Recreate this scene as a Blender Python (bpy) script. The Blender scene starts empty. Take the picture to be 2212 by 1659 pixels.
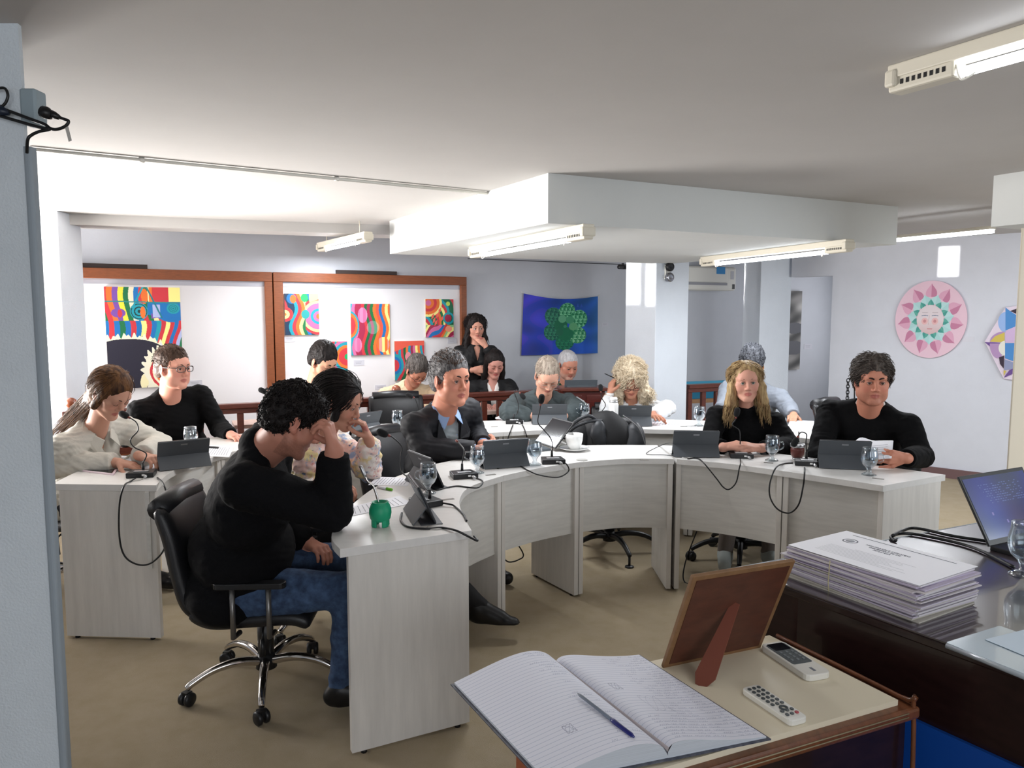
import bpy, math, random
import numpy as np
from mathutils import Vector, Matrix
PI = math.pi
SC = bpy.context.scene
COL = SC.collection
rnd = random.Random(7)
# ------------------------------------------------------------------ camera
CAMH = 1.62
FPX = 1640.0
PITCH = math.atan(154 / FPX)
cam_d = bpy.data.cameras.new('camera')
cam_d.sensor_fit = 'HORIZONTAL'
cam_d.sensor_width = 36.0
cam_d.lens = 36.0 * FPX / 2212.0
cam_d.clip_start = 0.02
cam = bpy.data.objects.new('camera', cam_d)
COL.objects.link(cam)
cam.location = (0, 0, CAMH)
cam.rotation_euler = (PI / 2 - PITCH, 0, 0)
SC.camera = cam
# ------------------------------------------------------------------ colour management, world
SC.view_settings.view_transform = 'Standard'
SC.view_settings.look = 'None'
SC.view_settings.gamma = 1.0
SC.view_settings.use_curve_mapping = False
SC.view_settings.exposure = -0.1
w = bpy.data.worlds.new('daylight')
SC.world = w
w.use_nodes = True
w.node_tree.nodes['Background'].inputs[0].default_value = (0.74, 0.84, 1.0, 1)
w.node_tree.nodes['Background'].inputs[1].default_value = 0.55

def lamp(name, kind, loc, target, energy, color=(1, 1, 1), **kw):
    d = bpy.data.lights.new(name, kind)
    d.energy = energy
    d.color = color
    for k, v in kw.items():
        setattr(d, k, v)
    o = bpy.data.objects.new(name, d)
    COL.objects.link(o)
    o.location = loc
    o.rotation_euler = (Vector(target) - Vector(loc)).to_track_quat('-Z', 'Y').to_euler()
    return o

# big window on the left side of the hall: low winter daylight bounced up from the ground outside
lamp('window_light_left', 'AREA', (-4.3, 5.2, 1.1), (-1.3, 5.35, 2.35), 270, (1.0, 0.965, 0.93), shape='RECTANGLE', size=2.6, size_y=0.8, spread=1.9)
lamp('window_light_left_low', 'AREA', (-4.3, 5.6, 1.5), (0.5, 5.6, 1.0), 26, (0.97, 0.97, 1.0), shape='RECTANGLE', size=2.0, size_y=1.6)
# windows behind the photographer: soft cool daylight
lamp('window_light_rear', 'AREA', (1.5, -3.2, 1.7), (0.6, 4.0, 1.0), 98, (0.95, 0.97, 1.0), shape='RECTANGLE', size=4.0, size_y=1.5)
lamp('window_light_right', 'AREA', (5.4, 2.2, 1.5), (3.6, 7.6, 1.3), 95, (0.90, 0.95, 1.0), shape='RECTANGLE', size=2.5, size_y=1.4)
lamp('fill_light_far', 'AREA', (4.7, 9.4, 1.5), (2.4, 9.4, 1.3), 14, (0.96, 0.96, 1.0), shape='RECTANGLE', size=1.6, size_y=1.4)  # added fill lamp, out of view, brightening the far wall behind the columns

# ------------------------------------------------------------------ photo geometry helpers
def _ray(px, py):
    u = (px - 1106) / FPX; v = (829.5 - py) / FPX
    c, s = math.cos(PITCH), math.sin(PITCH)
    return (u, c + v * s, -s + v * c)
def onz(px, py, z):
    "world point seen at that place of the photo, on the level z"
    d = _ray(px, py); t = (z - CAMH) / d[2]
    return Vector((d[0] * t, d[1] * t, z))
def ony(px, py, y):
    "world point seen at that place of the photo, y metres away"
    d = _ray(px, py); t = y / d[1]
    return Vector((d[0] * t, y, CAMH + d[2] * t))
def V(*a): return Vector(a)
DA = Vector((-0.479, 0.878, 0)); DB = Vector((0.878, 0.479, 0))

# ------------------------------------------------------------------ materials
def lin(c):
    return tuple((x / 255 / 12.92) if x / 255 <= 0.04045 else ((x / 255 + 0.055) / 1.055) ** 2.4 for x in c)
MATS = {}
def mat(name, rgb=(200, 200, 200), rough=0.6, metal=0.0, noise=0.0, nscale=30.0, stretch=(1, 1, 1), bump=0.0, bscale=200.0,
        emit=None, estr=0.0, trans=0.0, ior=1.45, coat=0.0, attr=None, rgb2=None, spec=0.5, sheen=0.0, bdist=0.002, sss=0.0):
    if name in MATS: return MATS[name]
    m = bpy.data.materials.new(name); m.use_nodes = True
    nt = m.node_tree; n = nt.nodes; L = nt.links; b = n['Principled BSDF']
    c = lin(rgb) + (1,)
    b.inputs['Base Color'].default_value = c
    b.inputs['Roughness'].default_value = rough
    b.inputs['Metallic'].default_value = metal
    b.inputs['Specular IOR Level'].default_value = spec
    b.inputs['IOR'].default_value = ior
    if trans: b.inputs['Transmission Weight'].default_value = trans
    if coat: b.inputs['Coat Weight'].default_value = coat
    if sheen: b.inputs['Sheen Weight'].default_value = sheen
    if sss:
        b.inputs['Subsurface Weight'].default_value = sss
        b.inputs['Subsurface Radius'].default_value = (1.0, 0.35, 0.2)
        b.inputs['Subsurface Scale'].default_value = 0.008
    if emit is not None:
        b.inputs['Emission Color'].default_value = lin(emit) + (1,)
        b.inputs['Emission Strength'].default_value = estr
    src = None
    if attr:
        a = n.new('ShaderNodeAttribute'); a.attribute_name = attr; src = a.outputs['Color']
    if noise or rgb2 or bump:
        tc = n.new('ShaderNodeTexCoord'); mp = n.new('ShaderNodeMapping')
        L.new(tc.outputs['Object'], mp.inputs[0]); mp.inputs['Scale'].default_value = stretch
    if noise or rgb2:
        t = n.new('ShaderNodeTexNoise'); t.inputs['Scale'].default_value = nscale; t.inputs['Detail'].default_value = 6
        t.inputs['Roughness'].default_value = 0.6
        L.new(mp.outputs[0], t.inputs['Vector'])
        if rgb2:
            mx = n.new('ShaderNodeMix'); mx.data_type = 'RGBA'
            mx.inputs[6].default_value = c; mx.inputs[7].default_value = lin(rgb2) + (1,)
            mr = n.new('ShaderNodeMapRange'); mr.inputs[1].default_value = 0.35; mr.inputs[2].default_value = 0.65
            L.new(t.outputs[0], mr.inputs[0]); L.new(mr.outputs[0], mx.inputs[0]); src = mx.outputs[2]
        if noise:
            mr = n.new('ShaderNodeMapRange'); mr.inputs[1].default_value = 0.3; mr.inputs[2].default_value = 0.7
            mr.inputs[3].default_value = 1 - noise; mr.inputs[4].default_value = 1 + noise * 0.6
            L.new(t.outputs[0], mr.inputs[0])
            mx = n.new('ShaderNodeMix'); mx.data_type = 'RGBA'; mx.blend_type = 'MULTIPLY'; mx.inputs[0].default_value = 1
            if src is not None: L.new(src, mx.inputs[6])
            else: mx.inputs[6].default_value = c
            L.new(mr.outputs[0], mx.inputs[7]); src = mx.outputs[2]
    if src is not None: L.new(src, b.inputs['Base Color'])
    if bump:
        t2 = n.new('ShaderNodeTexNoise'); t2.inputs['Scale'].default_value = bscale; t2.inputs['Detail'].default_value = 3
        L.new(mp.outputs[0], t2.inputs['Vector'])
        bp = n.new('ShaderNodeBump'); bp.inputs['Strength'].default_value = bump; bp.inputs['Distance'].default_value = bdist
        L.new(t2.outputs[0], bp.inputs['Height']); L.new(bp.outputs[0], b.inputs['Normal'])
    MATS[name] = m
    return m

# ------------------------------------------------------------------ mesh building
def rotz(a): return Matrix.Rotation(a, 3, 'Z')
class MB:
    "collects shapes, then links them as one mesh object"
    def __init__(s): s.v = []; s.f = []; s.fm = []; s.mi = 0; s.sm = []; s.smooth = False
    def add(s, vs, fs, smooth=None):
        o = len(s.v); s.v.extend([tuple(x) for x in vs])
        for f in fs:
            s.f.append([i + o for i in f]); s.fm.append(s.mi); s.sm.append(s.smooth if smooth is None else smooth)
        return s
    def box(s, c, size, R=None):
        hx, hy, hz = size[0] / 2, size[1] / 2, size[2] / 2
        vs = []
        for z in (-hz, hz):
            for x, y in ((-hx, -hy), (hx, -hy), (hx, hy), (-hx, hy)):
                p = Vector((x, y, z))
                if R is not None: p = R @ p
                vs.append(p + Vector(c))
        return s.add(vs, [(3, 2, 1, 0), (4, 5, 6, 7), (0, 1, 5, 4), (1, 2, 6, 5), (2, 3, 7, 6), (3, 0, 4, 7)], False)
    def rbox(s, c, size, r=0.01, R=None, seg=3):
        "box with rounded vertical edges"
        hx, hy, hz = size[0] / 2, size[1] / 2, size[2] / 2
        pts = []
        for cx, cy, a0 in ((hx - r, hy - r, 0), (-hx + r, hy - r, 90), (-hx + r, -hy + r, 180), (hx - r, -hy + r, 270)):
            for k in range(seg + 1):
                a = math.radians(a0 + 90 * k / seg); pts.append((cx + r * math.cos(a), cy + r * math.sin(a)))
        return s.prism(pts, -hz, hz, c, R)
    def prism(s, pts, z0, z1, c=(0, 0, 0), R=None):
        n = len(pts); vs = []
        for z in (z0, z1):
            for x, y in pts:
                p = Vector((x, y, z))
                if R is not None: p = R @ p
                vs.append(p + Vector(c))
        fs = [list(range(n - 1, -1, -1)), list(range(n, 2 * n))]
        for i in range(n):
            j = (i + 1) % n; fs.append((i, j, n + j, n + i))
        return s.add(vs, fs, False)
    def tube(s, path, r, seg=8, cap=True, closed=False):
        P = [Vector(p) for p in path]; n = len(P)
        rs = r if isinstance(r, (list, tuple)) else [r] * n
        vs = []; up = None
        for i in range(n):
            if closed: t = P[(i + 1) % n] - P[(i - 1) % n]
            else: t = P[min(i + 1, n - 1)] - P[max(i - 1, 0)]
            if t.length < 1e-9: t = Vector((0, 0, 1))
            t.normalize()
            if up is None:
                up = Vector((0, 0, 1)) if abs(t.z) < 0.9 else Vector((1, 0, 0))
            a = t.cross(up)
            if a.length < 1e-6: a = t.orthogonal()
            a.normalize(); b = a.cross(t).normalized(); up = b
            for k in range(seg):
                q = 2 * PI * k / seg
                vs.append(P[i] + (a * math.cos(q) + b * math.sin(q)) * rs[i])
        fs = []
        m = n if closed else n - 1
        for i in range(m):
            j = (i + 1) % n
            for k in range(seg):
                l = (k + 1) % seg
                fs.append((i * seg + k, j * seg + k, j * seg + l, i * seg + l))
        if cap and not closed:
            fs.append(list(range(seg))); fs.append(list(range(n * seg - 1, (n - 1) * seg - 1, -1)))
        return s.add(vs, fs, True)
    def lathe(s, prof, c=(0, 0, 0), seg=24, R=None, closed=False):
        "prof: (radius, z) from bottom to top"
        vs = []; n = len(prof)
        for r, z in prof:
            for k in range(seg):
                a = 2 * PI * k / seg; p = Vector((r * math.cos(a), r * math.sin(a), z))
                if R is not None: p = R @ p
                vs.append(p + Vector(c))
        fs = []
        for i in range(n - 1 + (1 if closed else 0)):
            j = (i + 1) % n
            for k in range(seg):
                l = (k + 1) % seg; fs.append((i * seg + k, i * seg + l, j * seg + l, j * seg + k))
        if not closed:
            if prof[0][0] > 1e-6: fs.append(list(range(seg - 1, -1, -1)))
            if prof[-1][0] > 1e-6: fs.append(list(range((n - 1) * seg, n * seg)))
        return s.add(vs, fs, True)
    def ball(s, c, r, seg=16, R=None, sc=(1, 1, 1)):
        prof = [(max(1e-7, math.sin(PI * k / (seg // 2))), -math.cos(PI * k / (seg // 2))) for k in range(seg // 2 + 1)]
        vs = []
        for q, z in prof:
            for k in range(seg):
                a = 2 * PI * k / seg; p = Vector((q * math.cos(a) * r * sc[0], q * math.sin(a) * r * sc[1], z * r * sc[2]))
                if R is not None: p = R @ p
                vs.append(p + Vector(c))
        fs = []
        for i in range(len(prof) - 1):
            for k in range(seg):
                l = (k + 1) % seg; fs.append((i * seg + k, i * seg + l, (i + 1) * seg + l, (i + 1) * seg + k))
        return s.add(vs, fs, True)
    def quad(s, a, b, c, d): return s.add([a, b, c, d], [(0, 1, 2, 3)], False)
    def build(s, name, mats, parent=None, bevel=0, world=False, loc=None):
        me = bpy.data.meshes.new(name)
        off = Vector((0, 0, 0))
        if parent is not None and world:
            off = Vector(parent.location) if parent.parent is None else Vector(parent.location) + Vector(parent.parent.location)
        if loc is not None and world: off = Vector(loc)
        me.from_pydata([(x[0] - off.x, x[1] - off.y, x[2] - off.z) for x in s.v], [], s.f)
        if not isinstance(mats, (list, tuple)): mats = [mats]
        for m in mats: me.materials.append(m)
        me.polygons.foreach_set('material_index', s.fm)
        me.polygons.foreach_set('use_smooth', s.sm)
        me.validate(); me.update()
        o = bpy.data.objects.new(name, me); COL.objects.link(o)
        if loc is not None: o.location = loc
        if parent is not None: o.parent = parent
        if bevel:
            md = o.modifiers.new('bevel', 'BEVEL'); md.width = bevel; md.segments = 2; md.limit_method = 'ANGLE'; md.angle_limit = 0.7
            md.harden_normals = False
        return o
def tag(o, label, cat, group=None):
    o['label'] = label; o['category'] = cat
    if group: o['group'] = group
    return o
def thing(name, label, cat, loc=(0, 0, 0), rz=0.0, group=None):
    o = bpy.data.objects.new(name, None); COL.objects.link(o)
    o.empty_display_size = 0.05
    o.location = loc; o.rotation_euler = (0, 0, rz)
    return tag(o, label, cat, group)
def struct(o): o['kind'] = 'structure'; return o
def dup(root, loc, rz=0.0, label=None, group=None):
    r = root.copy(); COL.objects.link(r); r.location = loc; r.rotation_euler = (0, 0, rz)
    if label: r['label'] = label
    if group: r['group'] = group
    def rec(a, b):
        for ch in list(a.children):
            c = ch.copy(); COL.objects.link(c); c.parent = b; rec(ch, c)
    rec(root, r)
    return r
def smooth_path(P, n=8, closed=False):
    P = [Vector(p) for p in P]; out = []; m = len(P)
    rng = range(m if closed else m - 1)
    for i in rng:
        if closed: a, b, c, d = P[i - 1], P[i], P[(i + 1) % m], P[(i + 2) % m]
        else: a, b, c, d = P[max(i - 1, 0)], P[i], P[i + 1], P[min(i + 2, m - 1)]
        for k in range(n):
            t = k / n
            out.append(0.5 * ((2 * b) + (c - a) * t + (2 * a - 5 * b + 4 * c - d) * t * t + (3 * b - a - 3 * c + d) * t ** 3))
    if not closed: out.append(P[-1].copy())
    return out
def fast_mesh(name, v, f, mats, smooth=True, parent=None, off=(0, 0, 0), colors=None, cdomain='POINT'):
    v = np.asarray(v, dtype=np.float32) - np.asarray(off, dtype=np.float32)
    f = np.asarray(f, dtype=np.int32)
    me = bpy.data.meshes.new(name)
    me.vertices.add(len(v)); me.vertices.foreach_set('co', v.ravel())
    k = f.shape[1]
    me.loops.add(f.size); me.loops.foreach_set('vertex_index', f.ravel())
    me.polygons.add(len(f)); me.polygons.foreach_set('loop_start', np.arange(0, f.size, k, dtype=np.int32))
    me.polygons.foreach_set('use_smooth', np.full(len(f), smooth))
    me.update(calc_edges=True)
    if not isinstance(mats, (list, tuple)): mats = [mats]
    for m in mats: me.materials.append(m)
    if colors is not None:
        ca = me.color_attributes.new('tint', 'FLOAT_COLOR', cdomain)
        ca.data.foreach_set('color', np.asarray(colors, dtype=np.float32).ravel())
    o = bpy.data.objects.new(name, me); COL.objects.link(o)
    if parent is not None: o.parent = parent
    return o
def image_panel(name, img, origin, ux, uy, w_, h_, mat_, parent=None, off=(0, 0, 0), zfun=None):
    "flat painted panel: img[h, w, 3] sRGB 0-255 laid as one colour per cell, row 0 at the top"
    H_, W_ = img.shape[:2]
    ii, jj = np.meshgrid(np.arange(H_ + 1), np.arange(W_ + 1), indexing='ij')
    a = jj / W_ * w_; b = (1 - ii / H_) * h_
    o = np.array(origin); X = np.array(ux); Y = np.array(uy)
    P = o + a[..., None] * X + b[..., None] * Y
    if zfun is not None: P = P + zfun(jj / W_, 1 - ii / H_)
    idx = (ii * (W_ + 1) + jj)
    q = np.stack([idx[1:, :-1], idx[1:, 1:], idx[:-1, 1:], idx[:-1, :-1]], -1).reshape(-1, 4)
    c = img.reshape(-1, 3).astype(np.float64) / 255
    c = np.where(c <= 0.04045, c / 12.92, ((c + 0.055) / 1.055) ** 2.4)
    c = np.concatenate([c, np.ones((len(c), 1))], 1)
    c = np.repeat(c, 4, 0)
    return fast_mesh(name, P.reshape(-1, 3), q, mat_, smooth=zfun is not None, parent=parent, off=off, colors=c, cdomain='CORNER')
def lettering(name, text, size, M, mat_, parent, align='CENTER', extrude=0.0004):
    cu = bpy.data.curves.new(name, 'FONT'); cu.body = text; cu.size = size; cu.extrude = extrude; cu.align_x = align; cu.align_y = 'CENTER'
    cu.resolution_u = 3
    t = bpy.data.objects.new(name + '_curve', cu); COL.objects.link(t)
    dg = bpy.context.evaluated_depsgraph_get()
    me = bpy.data.meshes.new_from_object(t.evaluated_get(dg))
    bpy.data.objects.remove(t); bpy.data.curves.remove(cu)
    me.transform(M); me.materials.clear(); me.materials.append(mat_)
    o = bpy.data.objects.new(name, me); COL.objects.link(o)
    if parent is not None: o.parent = parent
    return o
def frameM(o, x, y):
    x = Vector(x).normalized(); y = Vector(y).normalized(); z = x.cross(y)
    M = Matrix((x, y, z)).transposed().to_4x4(); M.translation = Vector(o); return M
# ================================================================== ROOM
M_WALL = mat('painted_wall', (208, 210, 218), 0.85, bump=0.25, bscale=120, noise=0.03, nscale=6)
M_WALLB = mat('painted_wall_bluish', (202, 205, 212), 0.85, bump=0.2, bscale=120, noise=0.03, nscale=4)
M_WALLR = mat('painted_wall_textured', (222, 228, 236), 0.8, bump=0.6, bscale=160, noise=0.03, nscale=4, bdist=0.003)
M_CEIL = mat('ceiling_plaster', (190, 187, 184), 0.9, noise=0.025, nscale=3, bump=0.15, bscale=60)
M_SOFFIT = mat('soffit_plaster', (206, 208, 206), 0.9, noise=0.02, nscale=3)
M_CARPET = mat('carpet', (178, 162, 136), 0.95, noise=0.12, nscale=9, bump=0.9, bscale=500, rgb2=(160, 145, 118), bdist=0.004)
M_WHITE = mat('white_board', (232, 230, 232), 0.5)
M_FRAMEW = mat('orange_wood', (132, 72, 38), 0.45, noise=0.2, nscale=18, stretch=(1, 1, 6))
M_DARKW = mat('mahogany', (92, 42, 30), 0.35, noise=0.3, nscale=25, stretch=(1, 1, 5), coat=0.3)
M_WPL = mat('white_plastic', (226, 224, 216), 0.4)
M_BLACK = mat('black_plastic', (22, 22, 24), 0.4)
ZC = 2.35
# floor
f = MB().box((0.6, 4.5, -0.05), (13, 15, 0.1)).build('floor', M_CARPET); struct(f)
c = MB().box((0.6, 4.5, ZC + 0.05), (13, 15, 0.1)).build('ceiling', M_CEIL); struct(c)
def wallseg(name, a, b, m, z0=0.0, z1=ZC, t=0.12, side=1):
    a = Vector((a[0], a[1], 0)); b = Vector((b[0], b[1], 0)); d = (b - a); n = Vector((-d.y, d.x, 0)).normalized() * t * side
    pts = [(a.x, a.y), (b.x, b.y), (b.x + n.x, b.y + n.y), (a.x + n.x, a.y + n.y)]
    if side < 0: pts = pts[::-1]
    return struct(MB().prism(pts, z0, z1).build(name, m))
def bw(x, off=0.0):  # back wall line
    return (x, 8.2 + 0.5455 * x - off * 1.139)
wallseg('wall_back', bw(-4.4), bw(5.6), M_WALLB)
# left wall with a wide window opening
wallseg('wall_left', (-4.5, -2.0), (-4.5, 3.2), M_WALL)
wallseg('wall_left_far', (-4.5, 6.4), (-4.5, 6.0), M_WALL, side=-1)
o = bpy.data.objects['wall_left_far']; o.name = 'wall_left_end'
wallseg('wall_left_sill', (-4.5, 3.2), (-4.5, 6.0), M_WALL, 0, 0.7)
# right hand wall with the round picture
R0, R1 = V(2.98, 8.56, 0), V(5.3, 6.48, 0)
Rd = (R1 - R0).normalized(); Rn = V(-Rd.y, Rd.x, 0)
if Rn.y > 0: Rn = -Rn
RW = V(3.35, 8.228, 0)
wallseg('wall_right', (3.42, 8.165), (R1.x + 0.5, R1.y - 0.448), M_WALL)
# lintel over the opening
q0, q1 = ony(1706, 700, 8.47), V(3.42, 8.165, 0)
wallseg('wall_lintel', (q0.x, q0.y), (q1.x, q1.y), M_WALL, ony(1706, 598, 8.4).z, ZC)
# skirting of the right wall
sk = MB()
a = RW + Rn * 0.015; b = R1 + Rd * 0.4 + Rn * 0.015
M_SKIRT = mat('dark_red_skirting', (110, 84, 84), 0.7)
wallseg('baseboard_right', (RW.x + Rn.x * 0.03, RW.y + Rn.y * 0.03), (b.x + Rn.x * .015, b.y + Rn.y * 0.015), M_SKIRT, 0, 0.09, 0.03)
# free standing columns
def column(name, corner, right, left, z0, z1, m):
    c0 = Vector(corner)
    p = [c0, c0 + DB * right, c0 + DB * right + DA * left, c0 + DA * left]
    return struct(MB().prism([(q.x, q.y) for q in p], z0, z1).build(name, m, bevel=0.006))
column('wall_column_center', (1.375, 7.3, 0), 0.407, 0.474, 0, ZC, M_WALLR)
column('wall_column_right', (2.70, 8.3, 0), 0.47, 0.25, 0, ZC, M_WALLR)
cl = ony(125, 500, 5.55)
column('wall_column_left', (cl.x - 0.02, cl.y, 0), 0.02, 0.35, 0, ZC, M_WALLR)
bpy.data.objects['wall_column_left'].name = 'wall_column_left'
struct(MB().box((cl.x - 0.2, cl.y + 0.15, ZC / 2), (0.4, 0.3, ZC)).build('wall_column_far_left', M_WALLR, bevel=0.006))
bpy.data.objects.remove(bpy.data.objects['wall_column_left'])
# ceiling step over the far part of the hall
a = V(cl.x - 0.4, cl.y + 0.02, 0); b = V(-0.75, 6.55, 0)
struct(MB().prism([(a.x, a.y), (b.x, b.y), (b.x - 0.15, b.y + 0.27), (a.x - 0.1, a.y + 0.27)], 2.27, ZC + 0.01).build('trim_1', M_CEIL))
# soffit (dropped block around the central beam)
s0 = V(0.19, 4.07, 0); s1 = V(2.67, 5.34, 0); s2 = V(-0.98, 6.17, 0); s3 = V(1.62, 7.5, 0)
sd = (s1 - s0)
pts = [s0, s1, s1 + (s2 - s0) * 1.0, s2]
struct(MB().prism([(p.x, p.y) for p in pts], 2.09, ZC + 0.01).build('ceiling_soffit', M_SOFFIT))
# dropped beam and column on the right
bR = ony(2140, 497, 4.15)
pb = [V(bR.x, bR.y, 0), V(bR.x, bR.y, 0) - DA * 3.0, V(bR.x, bR.y, 0) - DA * 3.0 + DB * 2.0, V(bR.x, bR.y, 0) + DB * 2.0]
struct(MB().prism([(p.x, p.y) for p in pb], 2.08, ZC + 0.01).build('ceiling_beam_right', M_SOFFIT))
cr = ony(2197, 700, 4.2)
column('wall_column_near_right', (cr.x, cr.y, 0), 0.6, 0.01, 0, 2.09, mat('beige_wall', (206, 196, 178), 0.85, bump=0.2))
# near pillar on the left, with a corner strip, a junction box and loose cables
M_PIL = mat('pillar_plaster', (218, 226, 232), 0.85, bump=0.7, bscale=140, noise=0.05, nscale=5, bdist=0.004)
PD = 2.0
pe = ony(47, 200, PD).x
struct(MB().prism([(pe, PD), (pe - 0.004, PD + 0.02), (pe - 0.28, PD + 0.3), (pe - 0.8, PD + 0.3), (pe - 0.8, PD)], 0, ZC).build('wall_pillar_left', M_PIL))
tz = ony(60, 318, PD).z
te = ony(68, 330, PD - 0.01).x
struct(MB().rbox((te - 0.012, PD + 0.004, tz / 2), (0.022, 0.03, tz), 0.008).build('trim_2', mat('pillar_strip', (150, 160, 168), 0.6)))
jb = ony(62, 230, PD)
t = thing('junction_box', 'pale plastic junction box high on the near left pillar edge', 'junction box', (jb.x, PD + 0.02, jb.z))
MB().box((0, 0, 0), (0.042, 0.05, 0.09)).build('cover', mat('grey_box', (150, 165, 172), 0.5), t, bevel=0.006)
def P2(px, py, d=PD - 0.03): return ony(px, py, d)
t = tag(MB().tube(smooth_path([P2(-20, 195), P2(8, 190), P2(17, 205), P2(12, 222), P2(0, 233), P2(-12, 240)]), 0.0035).tube(
    smooth_path([P2(-15, 228), P2(20, 240), P2(60, 255), P2(95, 268), P2(110, 278), P2(125, 279), P2(142, 272), P2(148, 262), P2(140, 258), P2(128, 254)]), 0.004).tube(
    smooth_path([P2(-15, 246), P2(40, 262), P2(85, 275), P2(108, 279), P2(85, 284), P2(68, 292), P2(60, 302), P2(58, 330, PD - .012)]), 0.004).tube(
    [P2(128, 254), P2(118, 249), P2(108, 245)], [0.006, 0.009, 0.010]).build('power_cable', M_BLACK), 'tangled black cable with plug tied at the left pillar', 'cable')
MB().tube([P2(112, 250), P2(100, 244), P2(90, 240)], [0.010, 0.016, 0.014], 10).build('plug', M_BLACK, t, world=True)
MB().tube([P2(-10, 236), P2(20, 244)], [0.018, 0.006], 10).build('cable_knot', mat('blue_black', (24, 34, 52), 0.4), t, world=True)
MB().prism([(0, 0), (0.009, 0), (0.016, -0.035), (0.008, -0.038)], 0, 0.0008, P2(140, 273), Matrix.Rotation(PI / 2, 3, 'X')).build('paper_tag', mat('tag_paper', (190, 186, 180), 0.7), t)
# surface conduit on ceiling
def conduit(name, a, b, label, r=0.009):
    a, b = Vector(a), Vector(b); d = (b - a).normalized()
    t = thing(name, label, 'conduit', a)
    MB().tube([V(0, 0, 0), b - a], r, 8).build('pipe', M_WPL, t)
    L = (b - a).length; k = 0.45
    while k < L:
        MB().tube([d * (k - 0.012), d * (k + 0.012)], r * 1.35, 8).build('clip', M_WPL, t); k += 0.95
conduit('ceiling_conduit', onz(62, 322, ZC - 0.012), onz(1066, 419, ZC - 0.012), 'long white conduit pipe fixed across the near ceiling up to the soffit')
conduit('ceiling_conduit', onz(250, 497, ZC - 0.012), onz(700, 521, ZC - 0.012), 'thin white conduit on the far ceiling above the display boards', 0.006)
a = V(*bw(-0.45, 0.1), 2.17); b = V(*bw(1.4, 0.1), 2.17)
tag(MB().tube([a, b], 0.005, 6).build('wall_cable', mat('dark_cable', (70, 72, 80), .6)), 'thin dark cable running along the top of the bluish back wall', 'cable')
# corner camera on the cable end
cc = ony(1346, 577, 7.75)
t = thing('security_camera', 'small black camera at the top corner beside the centre column', 'camera', cc)
MB().tube([V(-0.05, -0.03, 0), V(0.05, 0.03, 0)], 0.022, 12).build('housing', M_BLACK, t)
MB().box((0.0, 0.03, 0.03), (0.02, 0.06, 0.02)).build('bracket', M_BLACK, t)
# ---- framed display boards on the back wall
def wallpt(px, py, off=0.0):
    d = _ray(px, py)  # y = 8.2+.5455x-off'
    o_ = off * 1.139
    t = (8.2 - o_) / (d[1] - 0.5455 * d[0]); return V(d[0] * t, d[1] * t, CAMH + d[2] * t)
UX = DB.copy(); UX = V(1, 0.5455, 0).normalized(); WN = V(UX.y, -UX.x, 0)   # out of the wall, to the room
def panel_on_wall(px0, py0, px1, py1, off):
    "corner frame from the left-top / right-bottom photo points on the back wall"
    a = wallpt(px0, py0, off); b = wallpt(px1, py1, off)
    return a, (b - a).dot(UX), a.z - b.z
ztop = wallpt(590, 588, 0.05).z; zbot = 0.42
b0, b1, b2 = wallpt(-150, 600, 0), wallpt(582, 600, 0), wallpt(600, 600, 0)
b3 = wallpt(1002, 600, 0)
Rw = Matrix((UX, WN * -1, V(0, 0, 1))).transposed()
def display_board(x0p, x1p, label):
    L = (x1p - x0p).dot(UX); base = V(x0p.x, x0p.y, 0)
    t = thing('display_board', label, 'display board', V(x0p.x, x0p.y, zbot), 0, 'framed display boards on the back wall')
    hgt = ztop - zbot; fw = 0.085
    def bx(l0, l1, z0, z1, th, nm, m, o0=0.0, bev=0.0):
        c = UX * ((l0 + l1) / 2) + WN * (o0 + th / 2) + V(0, 0, (z0 + z1) / 2)
        return MB().box(c, (l1 - l0, th, z1 - z0), Rw).build(nm, m, t, bevel=bev)
    bx(0, L, hgt - fw, hgt, 0.07, 'top_rail', M_FRAMEW, bev=.004)
    bx(0, L, 0, fw, 0.07, 'bottom_rail', M_FRAMEW)
    bx(0, fw, fw, hgt - fw, 0.07, 'stile', M_FRAMEW, bev=.004)
    bx(L - fw * .75, L, fw, hgt - fw, 0.07, 'stile', M_FRAMEW, bev=.004)
    bx(fw, L - fw * .75, fw, hgt - fw, 0.03, 'panel', M_WHITE)
    bx(fw, L - fw * .75, hgt - fw - 0.045, hgt - fw, 0.035, 'hanging_rail', mat('rail_grey', (178, 178, 186), .4, metal=.3), 0.0)
    return t
display_board(b0, b1 + UX * 0.01, 'long wood-framed white display board on the left holding the large painting')
display_board(b1 + UX * 0.02, b3, 'wood-framed white display board on the right holding five small paintings')
# dark curtain rails standing above the boards
for (p0, p1, yy, lb) in ((151, 318, 568, 'long dark box lying on top of the left display board'), (726, 856, 588, 'dark box lying on top of the right display board')):
    a = wallpt(p0, yy, 0.02); b = wallpt(p1, yy + 3, 0.02); L = (b - a).dot(UX)
    c = (a + b) / 2; c.z = ztop + 0.02
    tag(MB().box((0, 0, 0), (L, 0.04, 0.035), Rw).build('wall_ledge_box', mat('dark_brown', (58, 46, 42), .6), loc=c), lb, 'box')
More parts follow.
